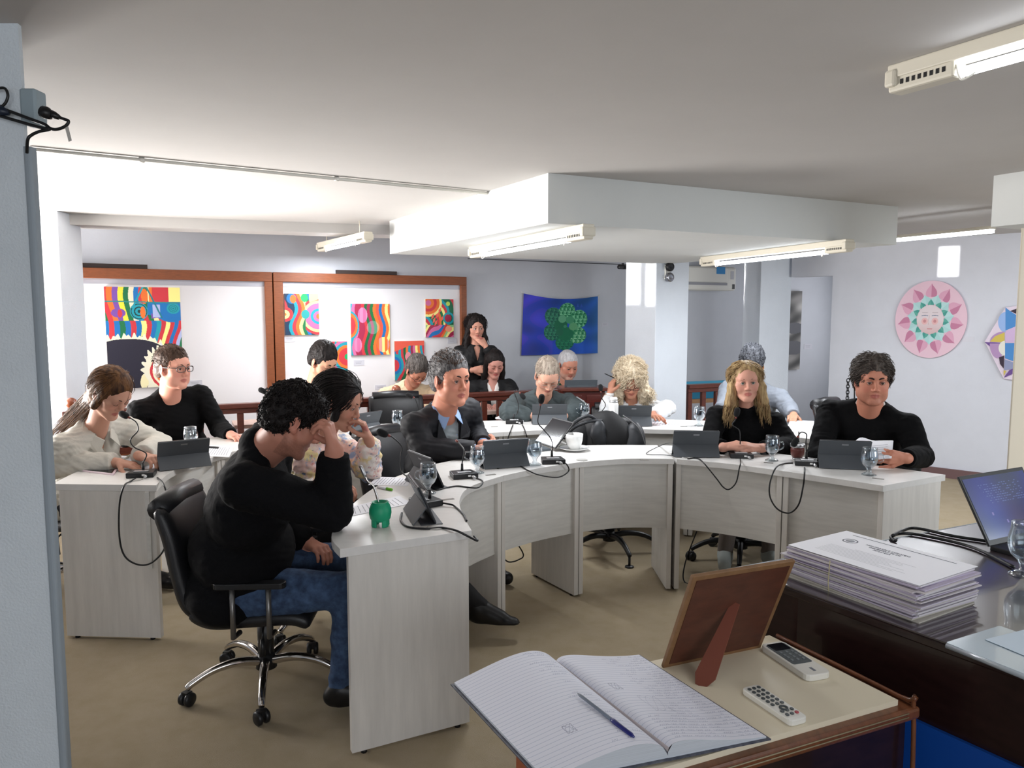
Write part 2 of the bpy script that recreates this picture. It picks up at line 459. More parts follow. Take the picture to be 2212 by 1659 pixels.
# ---- ceiling light fittings (batten with tube)
M_TUBE = mat('lit_tube', (255, 255, 255), 0.5, emit=(240, 246, 255), estr=14)
M_BAT = mat('batten', (214, 208, 192), 0.45)
def tube_light(pa, pb, zt, label, closed=False, estr=1.0, power=32):
    pa, pb = Vector(pa), Vector(pb); d = (pb - pa); L = d.length; d.normalize(); ang = math.atan2(d.y, d.x)
    t = thing('tube_light', label, 'ceiling light', ((pa.x + pb.x) / 2, (pa.y + pb.y) / 2, zt), ang, 'fluorescent tube lights on the ceiling')
    if closed:
        MB().box((0, 0, -0.012), (L, 0.05, 0.024)).build('housing', M_BAT, t)
        MB().rbox((0, 0, -0.036), (L * 0.99, 0.045, 0.024), 0.01).build('tube', M_TUBE, t)
        lz = -0.07
    else:
        MB().box((0, 0, -0.02), (L, 0.07, 0.04)).build('housing', M_BAT, t, bevel=0.004)
        for s in (-1, 1):
            e = MB()
            e.box((s * (L / 2 - 0.10), 0, -0.055), (0.2, 0.06, 0.05)).box((s * (L / 2 - 0.012), 0, -0.04), (0.035, 0.085, 0.05))
            c_ = e.build('end_cap', M_BAT, t, bevel=0.008)
            h = MB()
            for k in range(8):
                h.box((s * (L / 2 - 0.045 - k * 0.018), 0, -0.055), (0.009, 0.063, 0.014))
            h.box((s * (L / 2 - 0.108), 0, -0.05), (0.14, 0.05, 0.006)); h.build('vent_slots', M_BLACK, c_)
            MB().tube(smooth_path([V(s * (L / 2 - 0.2), -0.02, -0.05), V(s * (L / 2 - 0.22), -0.025, -0.095), V(s * (L / 2 - 0.25), -0.01, -0.08)]), 0.003, 6).build('wire', M_WPL, t)
        MB().tube([V(-L / 2 + 0.2, 0, -0.068), V(L / 2 - 0.2, 0, -0.068)], 0.014, 12).build('tube', M_TUBE, t)
        lz = -0.10
    m_ = t
    lo = lamp('tube_glow', 'AREA', ((pa.x + pb.x) / 2, (pa.y + pb.y) / 2, zt + lz), ((pa.x + pb.x) / 2, (pa.y + pb.y) / 2, 0), power, (0.93, 0.96, 1.0), shape='RECTANGLE', size=0.05, size_y=L * 0.8)
    lo.rotation_euler = (0, 0, ang - PI / 2)
    return t
tube_light(onz(1932, 176, ZC - .04), onz(1932, 176, ZC - .04) - DA * 1.35, ZC, 'lit tube light on the near ceiling at the top right corner', power=4)
tube_light(onz(1022, 546, 2.05), onz(1272, 500, 2.05), 2.09, 'lit tube light under the soffit beside its bright left face')
tube_light(onz(1520, 566, 2.05), onz(1836, 530, 2.05), 2.09, 'lit tube light under the right part of the soffit')
tube_light(onz(1925, 518, 2.19), onz(2147, 497, 2.19), 2.22, 'slim lit linear light between the soffit and the right beam', closed=True)
e = onz(685, 540, 2.2); e2 = onz(796, 514, 2.2)
tube_light(onz(692, 537, 2.2), e2, 2.25, 'lit tube light farthest back above the display boards')
for nm, (x, y) in (('hang', (e2.x, e2.y)),): pass
# suspension pieces that hold the two low fittings
for tname, zz in (('tube_light.003', 2.22), ('tube_light.004', 2.25)):
    t = bpy.data.objects[tname]
    for s in (-0.4, 0.4): MB().tube([V(s, 0, 0), V(s, 0, ZC - zz)], 0.004, 6).build('hanger', M_BAT, t)
# ---- emergency light on column
el = ony(1441, 588, 7.36)
t = thing('emergency_light', 'twin-head emergency lamp high on the centre column', 'lamp', el, math.radians(28.6))
MB().box((0, 0.0, 0.0), (0.06, 0.03, 0.14)).build('back_plate', M_WPL, t, bevel=.005)
for z, m in ((0.05, M_BLACK), (-0.05, mat('chrome_dim', (150, 150, 155), .25, metal=.9))):
    MB().lathe([(0.02, 0), (0.042, 0.02), (0.045, 0.05), (0.038, 0.06), (0.02, 0.055)], (0, 0, z), 20, Matrix.Rotation(PI / 2, 3, 'X')).build('lamp_head', m, t)
# ---- air conditioner
aa = wallpt(1487, 604, 0.0); ab = wallpt(1563, 604, 0.0)
cx = (aa + ab) / 2
t = thing('air_conditioner', 'white wall-mounted split air conditioner behind the centre column', 'air conditioner', V(cx.x, cx.y, cx.z) + WN * 0.1)
t.location = V(cx.x, cx.y, cx.z) + UX * -0.12 + WN * 0.002
Lac = 0.86
def acbox(l0, l1, d0, d1, z0, z1, nm, m, bev=0.0):
    c = UX * ((l0 + l1) / 2) + WN * ((d0 + d1) / 2) + V(0, 0, (z0 + z1) / 2)
    return MB().box(c, (l1 - l0, d1 - d0, z1 - z0), Rw).build(nm, m, t, bevel=bev)
acbox(-Lac / 2, Lac / 2, 0.0, 0.2, -0.14, 0.15, 'body', M_WPL, 0.03)
acbox(-Lac / 2 + 0.03, Lac / 2 - 0.16, 0.195, 0.208, -0.075, -0.045, 'air_outlet', mat('vent_grey', (150, 150, 156), .5))
acbox(-Lac / 2 + 0.03, Lac / 2 - 0.16, 0.19, 0.206, -0.04, 0.13, 'front_panel', M_WPL, .004)
acbox(Lac / 2 - 0.34, Lac / 2 - 0.2, 0.2, 0.2085, 0.06, 0.145, 'blue_sticker', mat('blue_sticker', (28, 132, 196), .5))
acbox(Lac / 2 - 0.07, Lac / 2 - 0.03, 0.19, 0.203, -0.12, -0.06, 'indicator_window', M_BLACK)
acbox(Lac / 2 - 0.10, Lac / 2 - 0.05, 0.19, 0.2035, 0.0, 0.1, 'rating_label', mat('pale_grey', (190, 190, 196), .6))
# narrow shafts of sun thrown high on the columns and the right wall
def sunpatch(name, tgt, frm, w_, h_, e_):
    o = lamp(name, 'AREA', frm, tgt, e_, (1.0, 0.985, 0.95), shape='RECTANGLE', size=w_, size_y=h_, spread=math.radians(1.5))
SUNP = [(wallpt, 0)]
# ================================================================== DESKS
ZT = 0.785
M_LAM = mat('pale_laminate', (216, 212, 206), 0.42, noise=0.10, nscale=22, stretch=(1.2, 1.2, 0.12), spec=0.4)
M_LAMT = mat('pale_laminate_top', (222, 220, 217), 0.32, noise=0.05, nscale=14, stretch=(1, 3, 1), spec=0.5)
M_LAMP = mat('pale_laminate_panel', (212, 210, 205), 0.45, noise=0.09, nscale=24, stretch=(0.25, 0.25, 2.2), spec=0.4)
M_EDGE = mat('edge_band', (180, 172, 164), 0.5)
M_GROM = mat('grommet', (166, 164, 160), 0.5)
def desk_unit(inner, outer, label, ends=(1, 1), group=None, panel_z=0.37, over=(0.0, 0.0)):
    I = [V(p[0], p[1], 0) for p in smooth_path([V(p[0], p[1], 0) for p in inner], 6)]
    O = [V(p[0], p[1], 0) for p in smooth_path([V(p[0], p[1], 0) for p in outer], 6)]
    base = V(*inner[0], 0)
    t = thing('curved_desk', label, 'desk', base, 0, group)
    loc = lambda L: [(p.x - base.x, p.y - base.y) for p in L]
    ring = I + O[::-1]
    area = sum(ring[i].x * ring[(i + 1) % len(ring)].y - ring[(i + 1) % len(ring)].x * ring[i].y for i in range(len(ring)))
    if area < 0: ring = ring[::-1]
    MB().prism(loc(ring), ZT - 0.032, ZT).build('desktop', M_LAMT, t, bevel=0.0015)
    # curved modesty panel set back from the inner edge
    def nrm(L, i):
        d = (L[min(i + 1, len(L) - 1)] - L[max(i - 1, 0)]).normalized(); n = V(-d.y, d.x, 0)
        return n if n.dot(O[min(i, len(O) - 1)] - L[i]) > 0 else -n
    A_ = [I[i] + nrm(I, i) * 0.035 for i in range(len(I))]; B_ = [I[i] + nrm(I, i) * 0.053 for i in range(len(I))]
    r2 = A_ + B_[::-1]
    area = sum(r2[i].x * r2[(i + 1) % len(r2)].y - r2[(i + 1) % len(r2)].x * r2[i].y for i in range(len(r2)))
    if area < 0: r2 = r2[::-1]
    MB().prism(loc(r2), panel_z, ZT - 0.032).build('modesty_panel', M_LAMP, t)
    for k, (a, b, nb) in enumerate(((I[0], O[0], I[1]), (I[-1], O[-1], I[-2]))):
        if not ends[k]: continue
        d = (b - a).normalized(); a2 = a + d * 0.012; b2 = b - d * 0.03
        n = V(-d.y, d.x, 0)
        if n.dot(nb - a) < 0: n = -n
        n0 = n * 0.003; n = n * 0.031
        pts = [a2 + n0, b2 + n0, b2 + n, a2 + n]
        area = sum(pts[i].x * pts[(i + 1) % 4].y - pts[(i + 1) % 4].x * pts[i].y for i in range(4))
        if area < 0: pts = pts[::-1]
        MB().prism(loc(pts), 0.012, ZT - 0.032).build('side_panel', M_LAM, t, bevel=0.0015)
        ft = MB()
        for q in (0.1, 0.9):
            c_ = a2.lerp(b2, q) + n * 0.5 - base; 
            MB().lathe([(0.012, 0), (0.012, 0.013)], (c_.x, c_.y, 0), 8).build('foot', M_BLACK, t)
    return t
G1 = 'curved desk units of the inner ring'; G2 = 'curved desk units of the outer ring'
S1, S1o = (-0.045, 3.85), (-0.42, 4.16)
S2, S2o = (0.387, 4.207), (0.13, 4.62)
S3, S3o = (0.93, 4.295), (0.92, 4.755)
S4, S4o = (1.434, 3.967), (1.73, 4.33)
desk_unit([(-0.155, 2.86), (-0.205, 3.1), (-0.235, 3.35), (-0.2, 3.6), S1], [(-0.61, 2.625), (-0.685, 2.82), (-0.70, 3.25), (-0.62, 3.75), S1o],
          'inner-ring desk unit nearest the camera, with the green mate gourd on it', group=G1)
desk_unit([S1, (0.16, 4.05), S2], [S1o, (-0.17, 4.43), S2o], 'inner-ring desk unit in front of the man in the dark suit jacket', group=G1)
desk_unit([S2, (0.651, 4.30), S3], [S2o, (0.5, 4.75), S3o], 'inner-ring desk unit holding the white coffee cup', group=G1)
desk_unit([V(*S3) + V(0.014, 0) if 0 else (S3[0] + 0.014, S3[1]), (1.205, 4.16), S4], [(S3o[0] + 0.014, S3o[1]), (1.36, 4.63), S4o], 'inner-ring desk unit in front of the blonde woman in black', group=G1)
desk_unit([S4, (1.63, 3.79), (1.80, 3.62)], [S4o, (1.99, 4.12), (2.245, 3.87)], 'inner-ring desk unit at the right end, in front of the man reading papers', group=G1)
# outer ring
desk_unit([(-1.73, 3.63), (-1.80, 4.0), (-1.72, 4.45)], [(-2.255, 3.66), (-2.30, 4.1), (-2.2, 4.65)], 'outer-ring desk unit at the left end, with the pink phone on it', group=G2)
desk_unit([(-1.72, 4.45), (-1.56, 4.75), (-1.25, 4.95)], [(-2.2, 4.65), (-1.98, 5.1), (-1.62, 5.4)], 'outer-ring desk unit in front of the man with glasses', group=G2)
desk_unit([(-1.25, 4.95), (-0.83, 5.05), (-0.06, 5.285)], [(-1.62, 5.4), (-1.0, 5.67), (-0.22, 5.84)], 'outer-ring desk unit behind the man in the suit jacket', group=G2)
desk_unit([(-0.06, 5.285), (0.55, 5.44), (1.27, 5.37)], [(-0.22, 5.84), (0.55, 5.98), (1.42, 5.88)], 'outer-ring desk unit in front of the man in the grey zip fleece', group=G2)
desk_unit([(1.27, 5.37), (1.65, 5.23), (1.98, 5.0)], [(1.42, 5.88), (1.95, 5.68), (2.35, 5.4)], 'outer-ring desk unit at the right behind the blonde woman', group=G2)
# metal grommets / plates on the tops
def disc(px, py, lb, r=0.033):
    p = onz(px, py, ZT)
    tag(MB().lathe([(r, 0), (r, 0.003), (r - 0.004, 0.004)], (0, 0, 0), 24).build('cable_grommet', M_GROM, loc=(p.x, p.y, ZT)), lb, 'grommet', 'cable grommets in the desktops')
for a_ in ((292, 1037, 'grey cable grommet at the outer-ring left end desk'), (1257, 994, 'grey cable grommet to the right of the coffee cup'),
           (940, 1140, 'grey cable grommet on the nearest inner-ring desk'), (1485, 989, 'grey cable grommet under the tablet beside the blonde woman')):
    disc(*a_)
def nameplate(px, py, w_, lb, ang=0.0):
    p = onz(px, py, ZT)
    tag(MB().box((0, 0, 0.001), (w_, 0.018, 0.002)).build('metal_tag', mat('tag_metal', (128, 124, 118), 0.4, metal=0.4), loc=(p.x, p.y, ZT)), lb, 'tag', 'small metal tags on the desktop edges').rotation_euler = (0, 0, ang)
for a_ in ((968, 1079, 0.055, 'small metal tag near the microphone of the nearest inner-ring desk', 0.5), (1060, 1026, 0.055, 'small metal tag to the right of the full goblet by the suit man', 0.5),
           (1392, 994, 0.05, 'small metal tag on the desktop centre, left of the blonde woman', 0.0), (1660, 1000, 0.05, 'small metal tag under the goblet of the blonde woman', -0.4),
           (1897, 1034, 0.055, 'small metal tag beside the goblet at the right end', -0.6), (1068, 922, 0.05, 'small metal tag on the outer ring left of the fleece man', 0.2), (1477, 921, .05, 'small metal tag on the outer ring by the curly blonde woman', 0.0)):
    nameplate(*a_)
# ================================================================== RAILING
def railing(name, label, a, b, zt=0.90, sp=0.15, mid=0.58, brace=False):
    a = V(a[0], a[1], 0); b = V(b[0], b[1], 0); d = b - a; L = d.length; ang = math.atan2(d.y, d.x)
    t = thing(name, label, 'railing', a, ang)
    MB().box((L / 2, 0, zt - 0.02), (L, 0.085, 0.04)).build('top_rail', M_DARKW, t, bevel=0.006)
    MB().box((L / 2, 0, zt - 0.06), (L, 0.05, 0.04)).build('under_rail', M_DARKW, t, bevel=0.003)
    MB().box((L / 2, 0, 0.10), (L, 0.05, 0.06)).build('bottom_rail', M_DARKW, t)
    if mid: MB().box((L / 2, 0, mid), (L, 0.03, 0.05)).build('middle_rail', M_DARKW, t)
    k = 0.03
    while k < L:
        MB().box((k, 0, (zt - 0.08) / 2), (0.05, 0.036, zt - 0.08)).build('baluster', M_DARKW, t, bevel=0.003); k += sp
    return t
RA, RB = (-3.3, 5.53), (0.45, 7.19)
rt = railing('wooden_railing', 'dark wooden railing with flat balusters between the councillors and the public', RA, RB)
def finial(px, py, y, lb):
    p = ony(px, py, y); p.z = 0.90
    tag(MB().lathe([(0.022, 0), (0.026, 0.01), (0.016, 0.02), (0.02, 0.03), (0.034, 0.045), (0.040, 0.065), (0.034, 0.088), (0.015, 0.102), (0.0, 0.105)], (0, 0, 0), 20).build('ball_finial', mat('finial_wood', (128, 66, 40), 0.35, coat=.4), loc=p), lb, 'finial')
finial(856, 850, 6.46, 'turned wooden ball finial standing on the railing in front of the beige sweater man')
finial(154, 880, 5.50, 'turned wooden ball finial on the railing behind the long-haired woman at left')
railing('wooden_railing', 'dark wooden railing section with cross braces at the right of the centre column', (1.76, 7.6), (2.56, 7.95), zt=0.90, sp=0.17, mid=0)
t = bpy.data.objects['wooden_railing.001']
for s in (0, 0.17, 0.34, 0.51):
    MB().tube([V(0.04 + s, 0.02, 0.42 if s in (0, 0.34) else 0.62), V(0.19 + s, 0.02, 0.62 if s in (0, 0.34) else 0.42)], 0.008, 6).build('brace', M_DARKW, t)
# shelf of the public benches beyond the railing
M_BENCH = mat('bench_pinkish', (196, 168, 156), 0.5, noise=.1)
a = V(-2.3, 6.2, 0); b = V(0.9, 7.6, 0); d = (b - a); ang = math.atan2(d.y, d.x); L = d.length
t = thing('public_bench_table', 'long pale writing shelf with dark frame beyond the railing', 'table', a, ang)
MB().box((L / 2, 0, 0.70), (L, 0.32, 0.03)).build('top', M_BENCH, t)
MB().box((L / 2, -0.14, 0.45), (L, 0.02, 0.3)).build('front_panel', mat('bench_front', (150, 122, 104), .6), t)
for k in range(5): MB().box((0.05 + k * (L - 0.1) / 4, 0, 0.345), (0.05, 0.26, 0.69)).build('leg', M_DARKW, t)
nb_ = V(-d.y, d.x, 0).normalized() * 0.47
t = thing('public_bench', 'long dark wooden bench on which the public sits beyond the railing', 'bench', a + nb_, ang)
MB().box((L / 2, 0, 0.43), (L, 0.36, 0.04)).build('seat', M_DARKW, t, bevel=.004)
for k in range(5): MB().box((0.05 + k * (L - 0.1) / 4, 0, 0.205), (0.05, 0.3, 0.41)).build('leg', M_DARKW, t)
# dark cabinet with a laptop lid seen between fleece man and curly woman
cb = ony(1262, 838, 6.75)
t = thing('wooden_lectern', 'dark red wooden lectern with panelled front behind the outer ring', 'lectern', (cb.x, cb.y, 0), math.radians(6))
Wl = 0.38
MB().box((0, 0.12, cb.z - 0.015), (Wl + 0.05, 0.3, 0.03)).build('top', M_DARKW, t, bevel=.006)
MB().box((0, 0.12, (cb.z - 0.03) / 2), (Wl, 0.24, cb.z - 0.03)).build('body', mat('red_wood', (84, 32, 26), .35, noise=.3, nscale=20, stretch=(1, 1, 6), coat=.3), t, bevel=.004)
for x in (-0.085, 0.085):
    for z in (cb.z - 0.16, cb.z - 0.40): MB().box((x, -0.004, z), (0.13, 0.012, 0.19)).build('front_panel', mat('red_wood'), t, bevel=.006)
t = thing('laptop', 'grey laptop lid standing open on the dark red lectern', 'laptop', (cb.x - 0.02, cb.y + 0.1, cb.z), math.radians(6))
MB().box((0, 0.06, 0.006), (0.26, 0.14, 0.012)).build('base', mat('laptop_grey', (78, 86, 92), .4), t)
MB().box((0, 0, 0.03), (0.30, 0.008, 0.065), Matrix.Rotation(0.2, 3, 'X')).build('lid', mat('laptop_grey'), t)
# blue-fronted bench seen through the right railing
bb = ony(1530, 860, 8.3)
t = thing('blue_bench', 'bench with a turquoise and blue painted front behind the right railing', 'bench', (bb.x, bb.y, 0), math.radians(20))
MB().box((0, 0, 0.82), (0.9, 0.03, 0.11)).build('upper_board', mat('turquoise', (62, 150, 184), .5), t)
MB().box((0, -0.003, 0.725), (0.9, 0.03, 0.08)).build('blue_board', mat('petrol_blue', (20, 108, 140), .5), t)
MB().box((0, 0.02, 0.66), (0.9, 0.05, 0.05)).build('rail', mat('light_wood', (168, 128, 92), .6), t)
for x in (-0.4, 0.4): MB().box((x, 0.05, 0.32), (0.05, 0.05, 0.64)).build('leg', M_DARKW, t)
# ================================================================== CHAIRS
M_LEATH = mat('black_leather', (24, 24, 27), 0.38, bump=0.3, bscale=300, spec=0.5)
M_CHROME = mat('chrome', (205, 200, 196), 0.12, metal=1.0)
M_CHRS = mat('satin_post', (120, 118, 116), 0.35, metal=0.8)
def ribbon(path, th, w_, taper=None):
    "closed side profile around a (y, z) centre line, extruded along x"
    P = smooth_path([V(0, p[0], p[1]) for p in path], 6); n = len(P); mb = MB()
    rows = []
    for i, p in enumerate(P):
        d = (P[min(i + 1, n - 1)] - P[max(i - 1, 0)]).normalized(); nn = V(0, -d.z, d.y)
        q = i / (n - 1); e = min(1, math.sqrt(max(0.02, 1 - (2 * q - 1) ** 8)))
        t_ = th * e; ww = w_ * (0.93 + 0.07 * e) * (taper(q) if taper else 1)
        row = []
        m = 12
        for k in range(m):
            a = 2 * PI * k / m
            cx = math.copysign(abs(math.cos(a)) ** 0.35, math.cos(a)) * ww / 2; cn = math.copysign(abs(math.sin(a)) ** 0.6, math.sin(a)) * t_ / 2
            row.append(p + V(cx, 0, 0) + nn * cn)
        rows.append(row)
    vs = [v for r in rows for v in r]; m = 12; fs = []
    for i in range(n - 1):
        for k in range(m):
            l = (k + 1) % m; fs.append((i * m + k, i * m + l, (i + 1) * m + l, (i + 1) * m + k))
    fs.append(list(range(m - 1, -1, -1))); fs.append(list(range((n - 1) * m, n * m)))
    return mb.add(vs, fs, True)
def office_chair(label, loc, ang, chrome=True, arms=True, seat_z=0.40, back_z=0.86, spin=0.3, glides=False, group='black office chairs around the desks', bw_=0.46):
    t = thing('office_chair', label, 'chair', loc, ang, group)
    mbm = M_CHROME if chrome else M_BLACK
    MB().tube([V(0, 0, 0.085), V(0, 0, 0.15)], [0.045, 0.035], 16).build('hub', M_BLACK, t)
    MB().tube([V(0, 0, 0.14), V(0, 0, seat_z - 0.13), V(0, 0, seat_z - 0.12), V(0, 0, seat_z - 0.06)], [0.034, 0.034, 0.026, 0.026], 16).build('gas_column', M_BLACK, t)
    for k in range(5):
        a = spin + 2 * PI * k / 5; c_, s_ = math.cos(a), math.sin(a)
        pp = smooth_path([V(c_ * r, s_ * r, z) for r, z in ((0.02, 0.115), (0.12, 0.135), (0.22, 0.125), (0.30, 0.09), (0.325, 0.072))], 5)
        rr = [0.021 - 0.008 * i / (len(pp) - 1) for i in range(len(pp))]
        l = MB().tube(pp, rr, 10).build('base_leg', mbm, t)
        cm = MB()
        R = rotz(a + 0.6)
        if glides:
            cm.tube([V(c_ * 0.32, s_ * 0.32, 0.004), V(c_ * 0.32, s_ * 0.32, 0.07)], 0.008, 8).lathe([(0.03, 0), (0.028, 0.008), (0.01, 0.012)], (c_ * 0.32, s_ * 0.32, 0), 14)
            cm.build('glide', M_BLACK, l)
        else:
            for q in (-0.016, 0.016):
                cc_ = V(c_ * 0.325, s_ * 0.325, 0.029) + R @ V(0, q, 0)
                cm.lathe([(0.0, -0.011), (0.022, -0.011), (0.029, -0.006), (0.029, 0.006), (0.022, 0.011), (0.0, 0.011)], cc_, 18, R @ Matrix.Rotation(PI / 2, 3, 'X'))
            cm.box((c_ * 0.325, s_ * 0.325, 0.045), (0.03, 0.03, 0.03), R)
            cm.build('caster', M_BLACK, l)
    MB().box((0, 0, seat_z - 0.065), (0.18, 0.24, 0.03)).build('seat_plate', M_BLACK, t)
    MB().tube([V(0.08, 0.02, seat_z - 0.07), V(0.15, 0.03, seat_z - 0.09), V(0.155, 0.03, seat_z - 0.13)], 0.005, 6).tube([V(0.155, 0.03, seat_z - 0.12), V(0.158, 0.03, seat_z - 0.19)], [0.008, 0.014], 8).build('height_lever', M_BLACK, t)
    ribbon([(-0.24, seat_z + 0.02), (-0.15, seat_z - 0.02), (0.0, seat_z - 0.015), (0.17, seat_z - 0.01), (0.24, seat_z - 0.04)], 0.075, 0.47).build('seat', M_LEATH, t)
    b = ribbon([(-0.17, seat_z - 0.01), (-0.245, seat_z + 0.05), (-0.28, seat_z + 0.17), (-0.31, back_z - 0.12), (-0.35, back_z)], 0.075, bw_).build('backrest', M_LEATH, t)
    MB().tube([V(-bw_ / 2 + 0.04, -0.352, back_z - 0.01), V(0, -0.357, back_z), V(bw_ / 2 - 0.04, -0.352, back_z - 0.01)], 0.045, 12).build('top_roll', M_LEATH, b)
    if arms:
        for s in (-1, 1):
            x = s * 0.30
            a_ = MB().rbox((x, 0.03, seat_z + 0.165), (0.05, 0.28, 0.024), 0.022).build('armrest', M_BLACK, t, bevel=.004)
            for y in (-0.04, 0.10):
                MB().tube([V(x - s * 0.08, y, seat_z - 0.06), V(x, y, seat_z - 0.05), V(x, y, seat_z + 0.155)], 0.011, 10).build('arm_post', M_CHRS, a_)
    return t
office_chair('black office chair on a chrome star base under the man in the near foreground', (-1.07, 3.18, 0), -PI / 2 + 0.05, seat_z=0.395, back_z=0.845, spin=0.20)
office_chair('black office chair of the woman in the floral blouse', (-1.0, 3.86, 0), -PI / 2 + 0.3, seat_z=0.42, back_z=0.80, spin=0.55)
office_chair('black office chair of the man in the dark suit jacket', (-0.56, 4.62, 0), -PI / 2 - 0.55, chrome=False, back_z=0.86, seat_z=0.42, arms=False)
office_chair('black office chair of the long-haired woman in the pale overshirt', (-2.60, 4.40, 0), -PI / 2 - 0.2, back_z=0.93, seat_z=0.43, spin=0.1, arms=False)
office_chair('empty black office chair with glide feet holding the black backpack', (0.66, 5.03, 0), PI, chrome=False, glides=True, arms=False, back_z=0.84, seat_z=0.42, spin=0.6)
office_chair('black office chair of the blonde woman in black', (1.50, 4.86, 0), PI - 0.2, chrome=False, arms=False, back_z=0.78, seat_z=0.42, spin=0.2)
office_chair('black office chair of the man reading papers at the right end', (2.22, 4.55, 0), PI - 0.6, chrome=False, arms=False, back_z=0.86, seat_z=0.43, bw_=0.42)
office_chair('black office chair of the man with glasses at left', (-2.05, 5.06, 0), -PI / 2 - 0.5, chrome=False, arms=False, back_z=0.8, seat_z=0.42)
office_chair('empty black padded chair standing against the railing behind the suit man', (-0.87, 5.98, 0), PI + 0.3, chrome=False, arms=False, back_z=0.93, seat_z=0.44)
office_chair('black office chair of the young man with short dark hair', (-1.62, 5.86, 0), PI + .4, chrome=False, arms=False, back_z=0.76, seat_z=0.44)
office_chair('black office chair of the man in the grey zip fleece', (0.22, 6.22, 0), PI, chrome=False, arms=False, back_z=0.8, seat_z=0.44)
office_chair('black office chair of the woman with curly blonde hair', (0.92, 6.28, 0), PI, chrome=False, arms=False, back_z=0.8, seat_z=0.44)
office_chair('black office chair of the man in the grey suit', (1.95, 6.15, 0), PI - .2, chrome=False, arms=False, back_z=0.8, seat_z=0.44)
office_chair('black office chair whose padded back shows beside the reading man', ony(1788, 900, 5.6).xy.to_3d() + V(.30, -.05, 0), PI + 0.7, chrome=False, arms=False, back_z=0.93, seat_z=0.44, bw_=0.4)
# ================================================================== FOREGROUND DESKS
M_CREAM = mat('cream_top', (226, 216, 192), 0.45)
M_DKWOOD = mat('dark_veneer', (38, 21, 20), 0.3, noise=0.35, nscale=14, stretch=(1, 1, 4), coat=0.4)
M_BRWOOD = mat('brown_veneer', (112, 66, 40), 0.35, noise=0.3, nscale=20, stretch=(3, 1, 1), coat=0.3)
ZL = 0.65
c0 = onz(1115, 1492, ZL); c1 = onz(1662, 1372, ZL); c2 = onz(1940, 1512, ZL)
dv = (c2 - c1); 
c3 = c0 + dv * 1.25
c2 = c1 + dv * 1.0
fr = onz(1395, 1662, ZL)
c3 = c2 + (c0 - c1)
t = thing('side_desk', 'low desk with a cream top and dark wooden body in the right foreground', 'desk', (c1.x, c1.y, 0))
def loc2(L): return [(p.x - c1.x, p.y - c1.y) for p in L]
ring = [c0, c3, c2, c1]
MB().prism(loc2(ring), ZL - 0.02, ZL).build('cream_top', M_CREAM, t)
ux_ = (c1 - c0).normalized(); vy_ = (c2 - c1).normalized()
big = [c0 - ux_ * .0 - vy_ * .006, c3 - ux_ * .0 + vy_ * .03, c2 + ux_ * .045 + vy_ * .03, c1 + ux_ * .045 - vy_ * .006]
MB().prism(loc2(big), ZL - 0.045, ZL - 0.014).build('wood_edge', M_BRWOOD, t, bevel=0.008)
MB().prism(loc2([c0 + vy_ * .02 + ux_ * .1, c3 + ux_ * .1, c2 + ux_ * .03 , c1 + ux_ * .03 + vy_ * .02]), 0.02, ZL - 0.045).build('body', M_DKWOOD, t)
MB().prism(loc2([c0 + ux_ * .0, c3 + ux_ * .0, c3 + ux_ * .035, c0 + ux_ * .035]), 0.0, ZL - 0.045).build('end_panel', mat('orange_veneer', (150, 78, 46), .4, noise=.2), t)
rp = smooth_path([c1 + ux_ * .03 + V(0, 0, .002), c2 + ux_ * .03 + V(0, 0, .002) - vy_ * .02, c2 + ux_ * .03 + vy_ * .02 + V(0, 0, -.01), c2 + ux_ * .03 + vy_ * .028 + V(0, 0, -.4)], 6)
MB().tube([p - V(c1.x, c1.y, 0.008) for p in rp], 0.006, 10).build('rounded_edge', M_BRWOOD, t)
for dz in (0.004, -0.006):
    MB().tube([p - V(c1.x, c1.y, 0) for p in (c3 + vy_ * .031 + V(0, 0, -.025 + dz), c2 + vy_ * .031 + V(0, 0, -.025 + dz))], 0.0016, 6).build('inlay_line', mat('inlay', (150, 138, 112), .4), t)
# higher president's desk at right
ZD = 0.78
d0 = onz(1560, 1232, ZD); d1 = onz(1692, 1262, ZD); 
e1 = onz(2212, 1448, ZD); dd = (e1 - d1).normalized(); e1 = d1 + dd * 1.15
f1 = onz(2110, 1130, ZD); dc = (f1 - d0).normalized(); f1 = d0 + dc * 1.9; d0b = d0
t = thing('president_desk', 'high dark mahogany desk with glass-covered top at the right edge of the foreground', 'desk', (d1.x, d1.y, 0))
def loc3(L): return [(p.x - d1.x, p.y - d1.y) for p in L]
ring = [d0, d1, e1, e1 + V(1.6, 0.6, 0), f1]
MB().prism(loc3(ring), ZD - 0.03, ZD - 0.005).build('top', M_DKWOOD, t, bevel=.004)
MB().prism(loc3(ring), ZD - 0.005, ZD).build('glass_sheet', mat('glass_top', (52, 42, 46), 0.28, spec=1.0, coat=1.0), t, bevel=.001)
ins = [d0 + dc * .05 - V(0, .02, 0), d1 + dd * .03 + dc * .03, e1 + dc * .03, e1 + V(1.5, .5, 0), f1 - dc * .05 - V(0, .05, 0)]
MB().prism(loc3(ins), 0.0, ZD - 0.03).build('body', M_DKWOOD, t)
# blue panel let into the side of the desk
pn = dc.copy()
a_ = d1 + dd * 0.38 + dc * .028; b_ = a_ + dd * 0.6
MB().prism(loc3([a_ - dc * .012, b_ - dc * .012, b_, a_]), 0.08, 0.53).build('blue_panel', mat('bright_blue', (8, 72, 160), .5), t)
a_ = onz(1570, 1226, ZD) ; b_ = onz(2130, 1128, ZD)
MB().tube([p - V(d1.x, d1.y, 0) for p in (d0 + V(0, 0, -.002), f1 + V(0, 0, -.002))], 0.004, 8).build('front_edge_strip', mat('glass_edge', (190, 198, 205), .3), t)
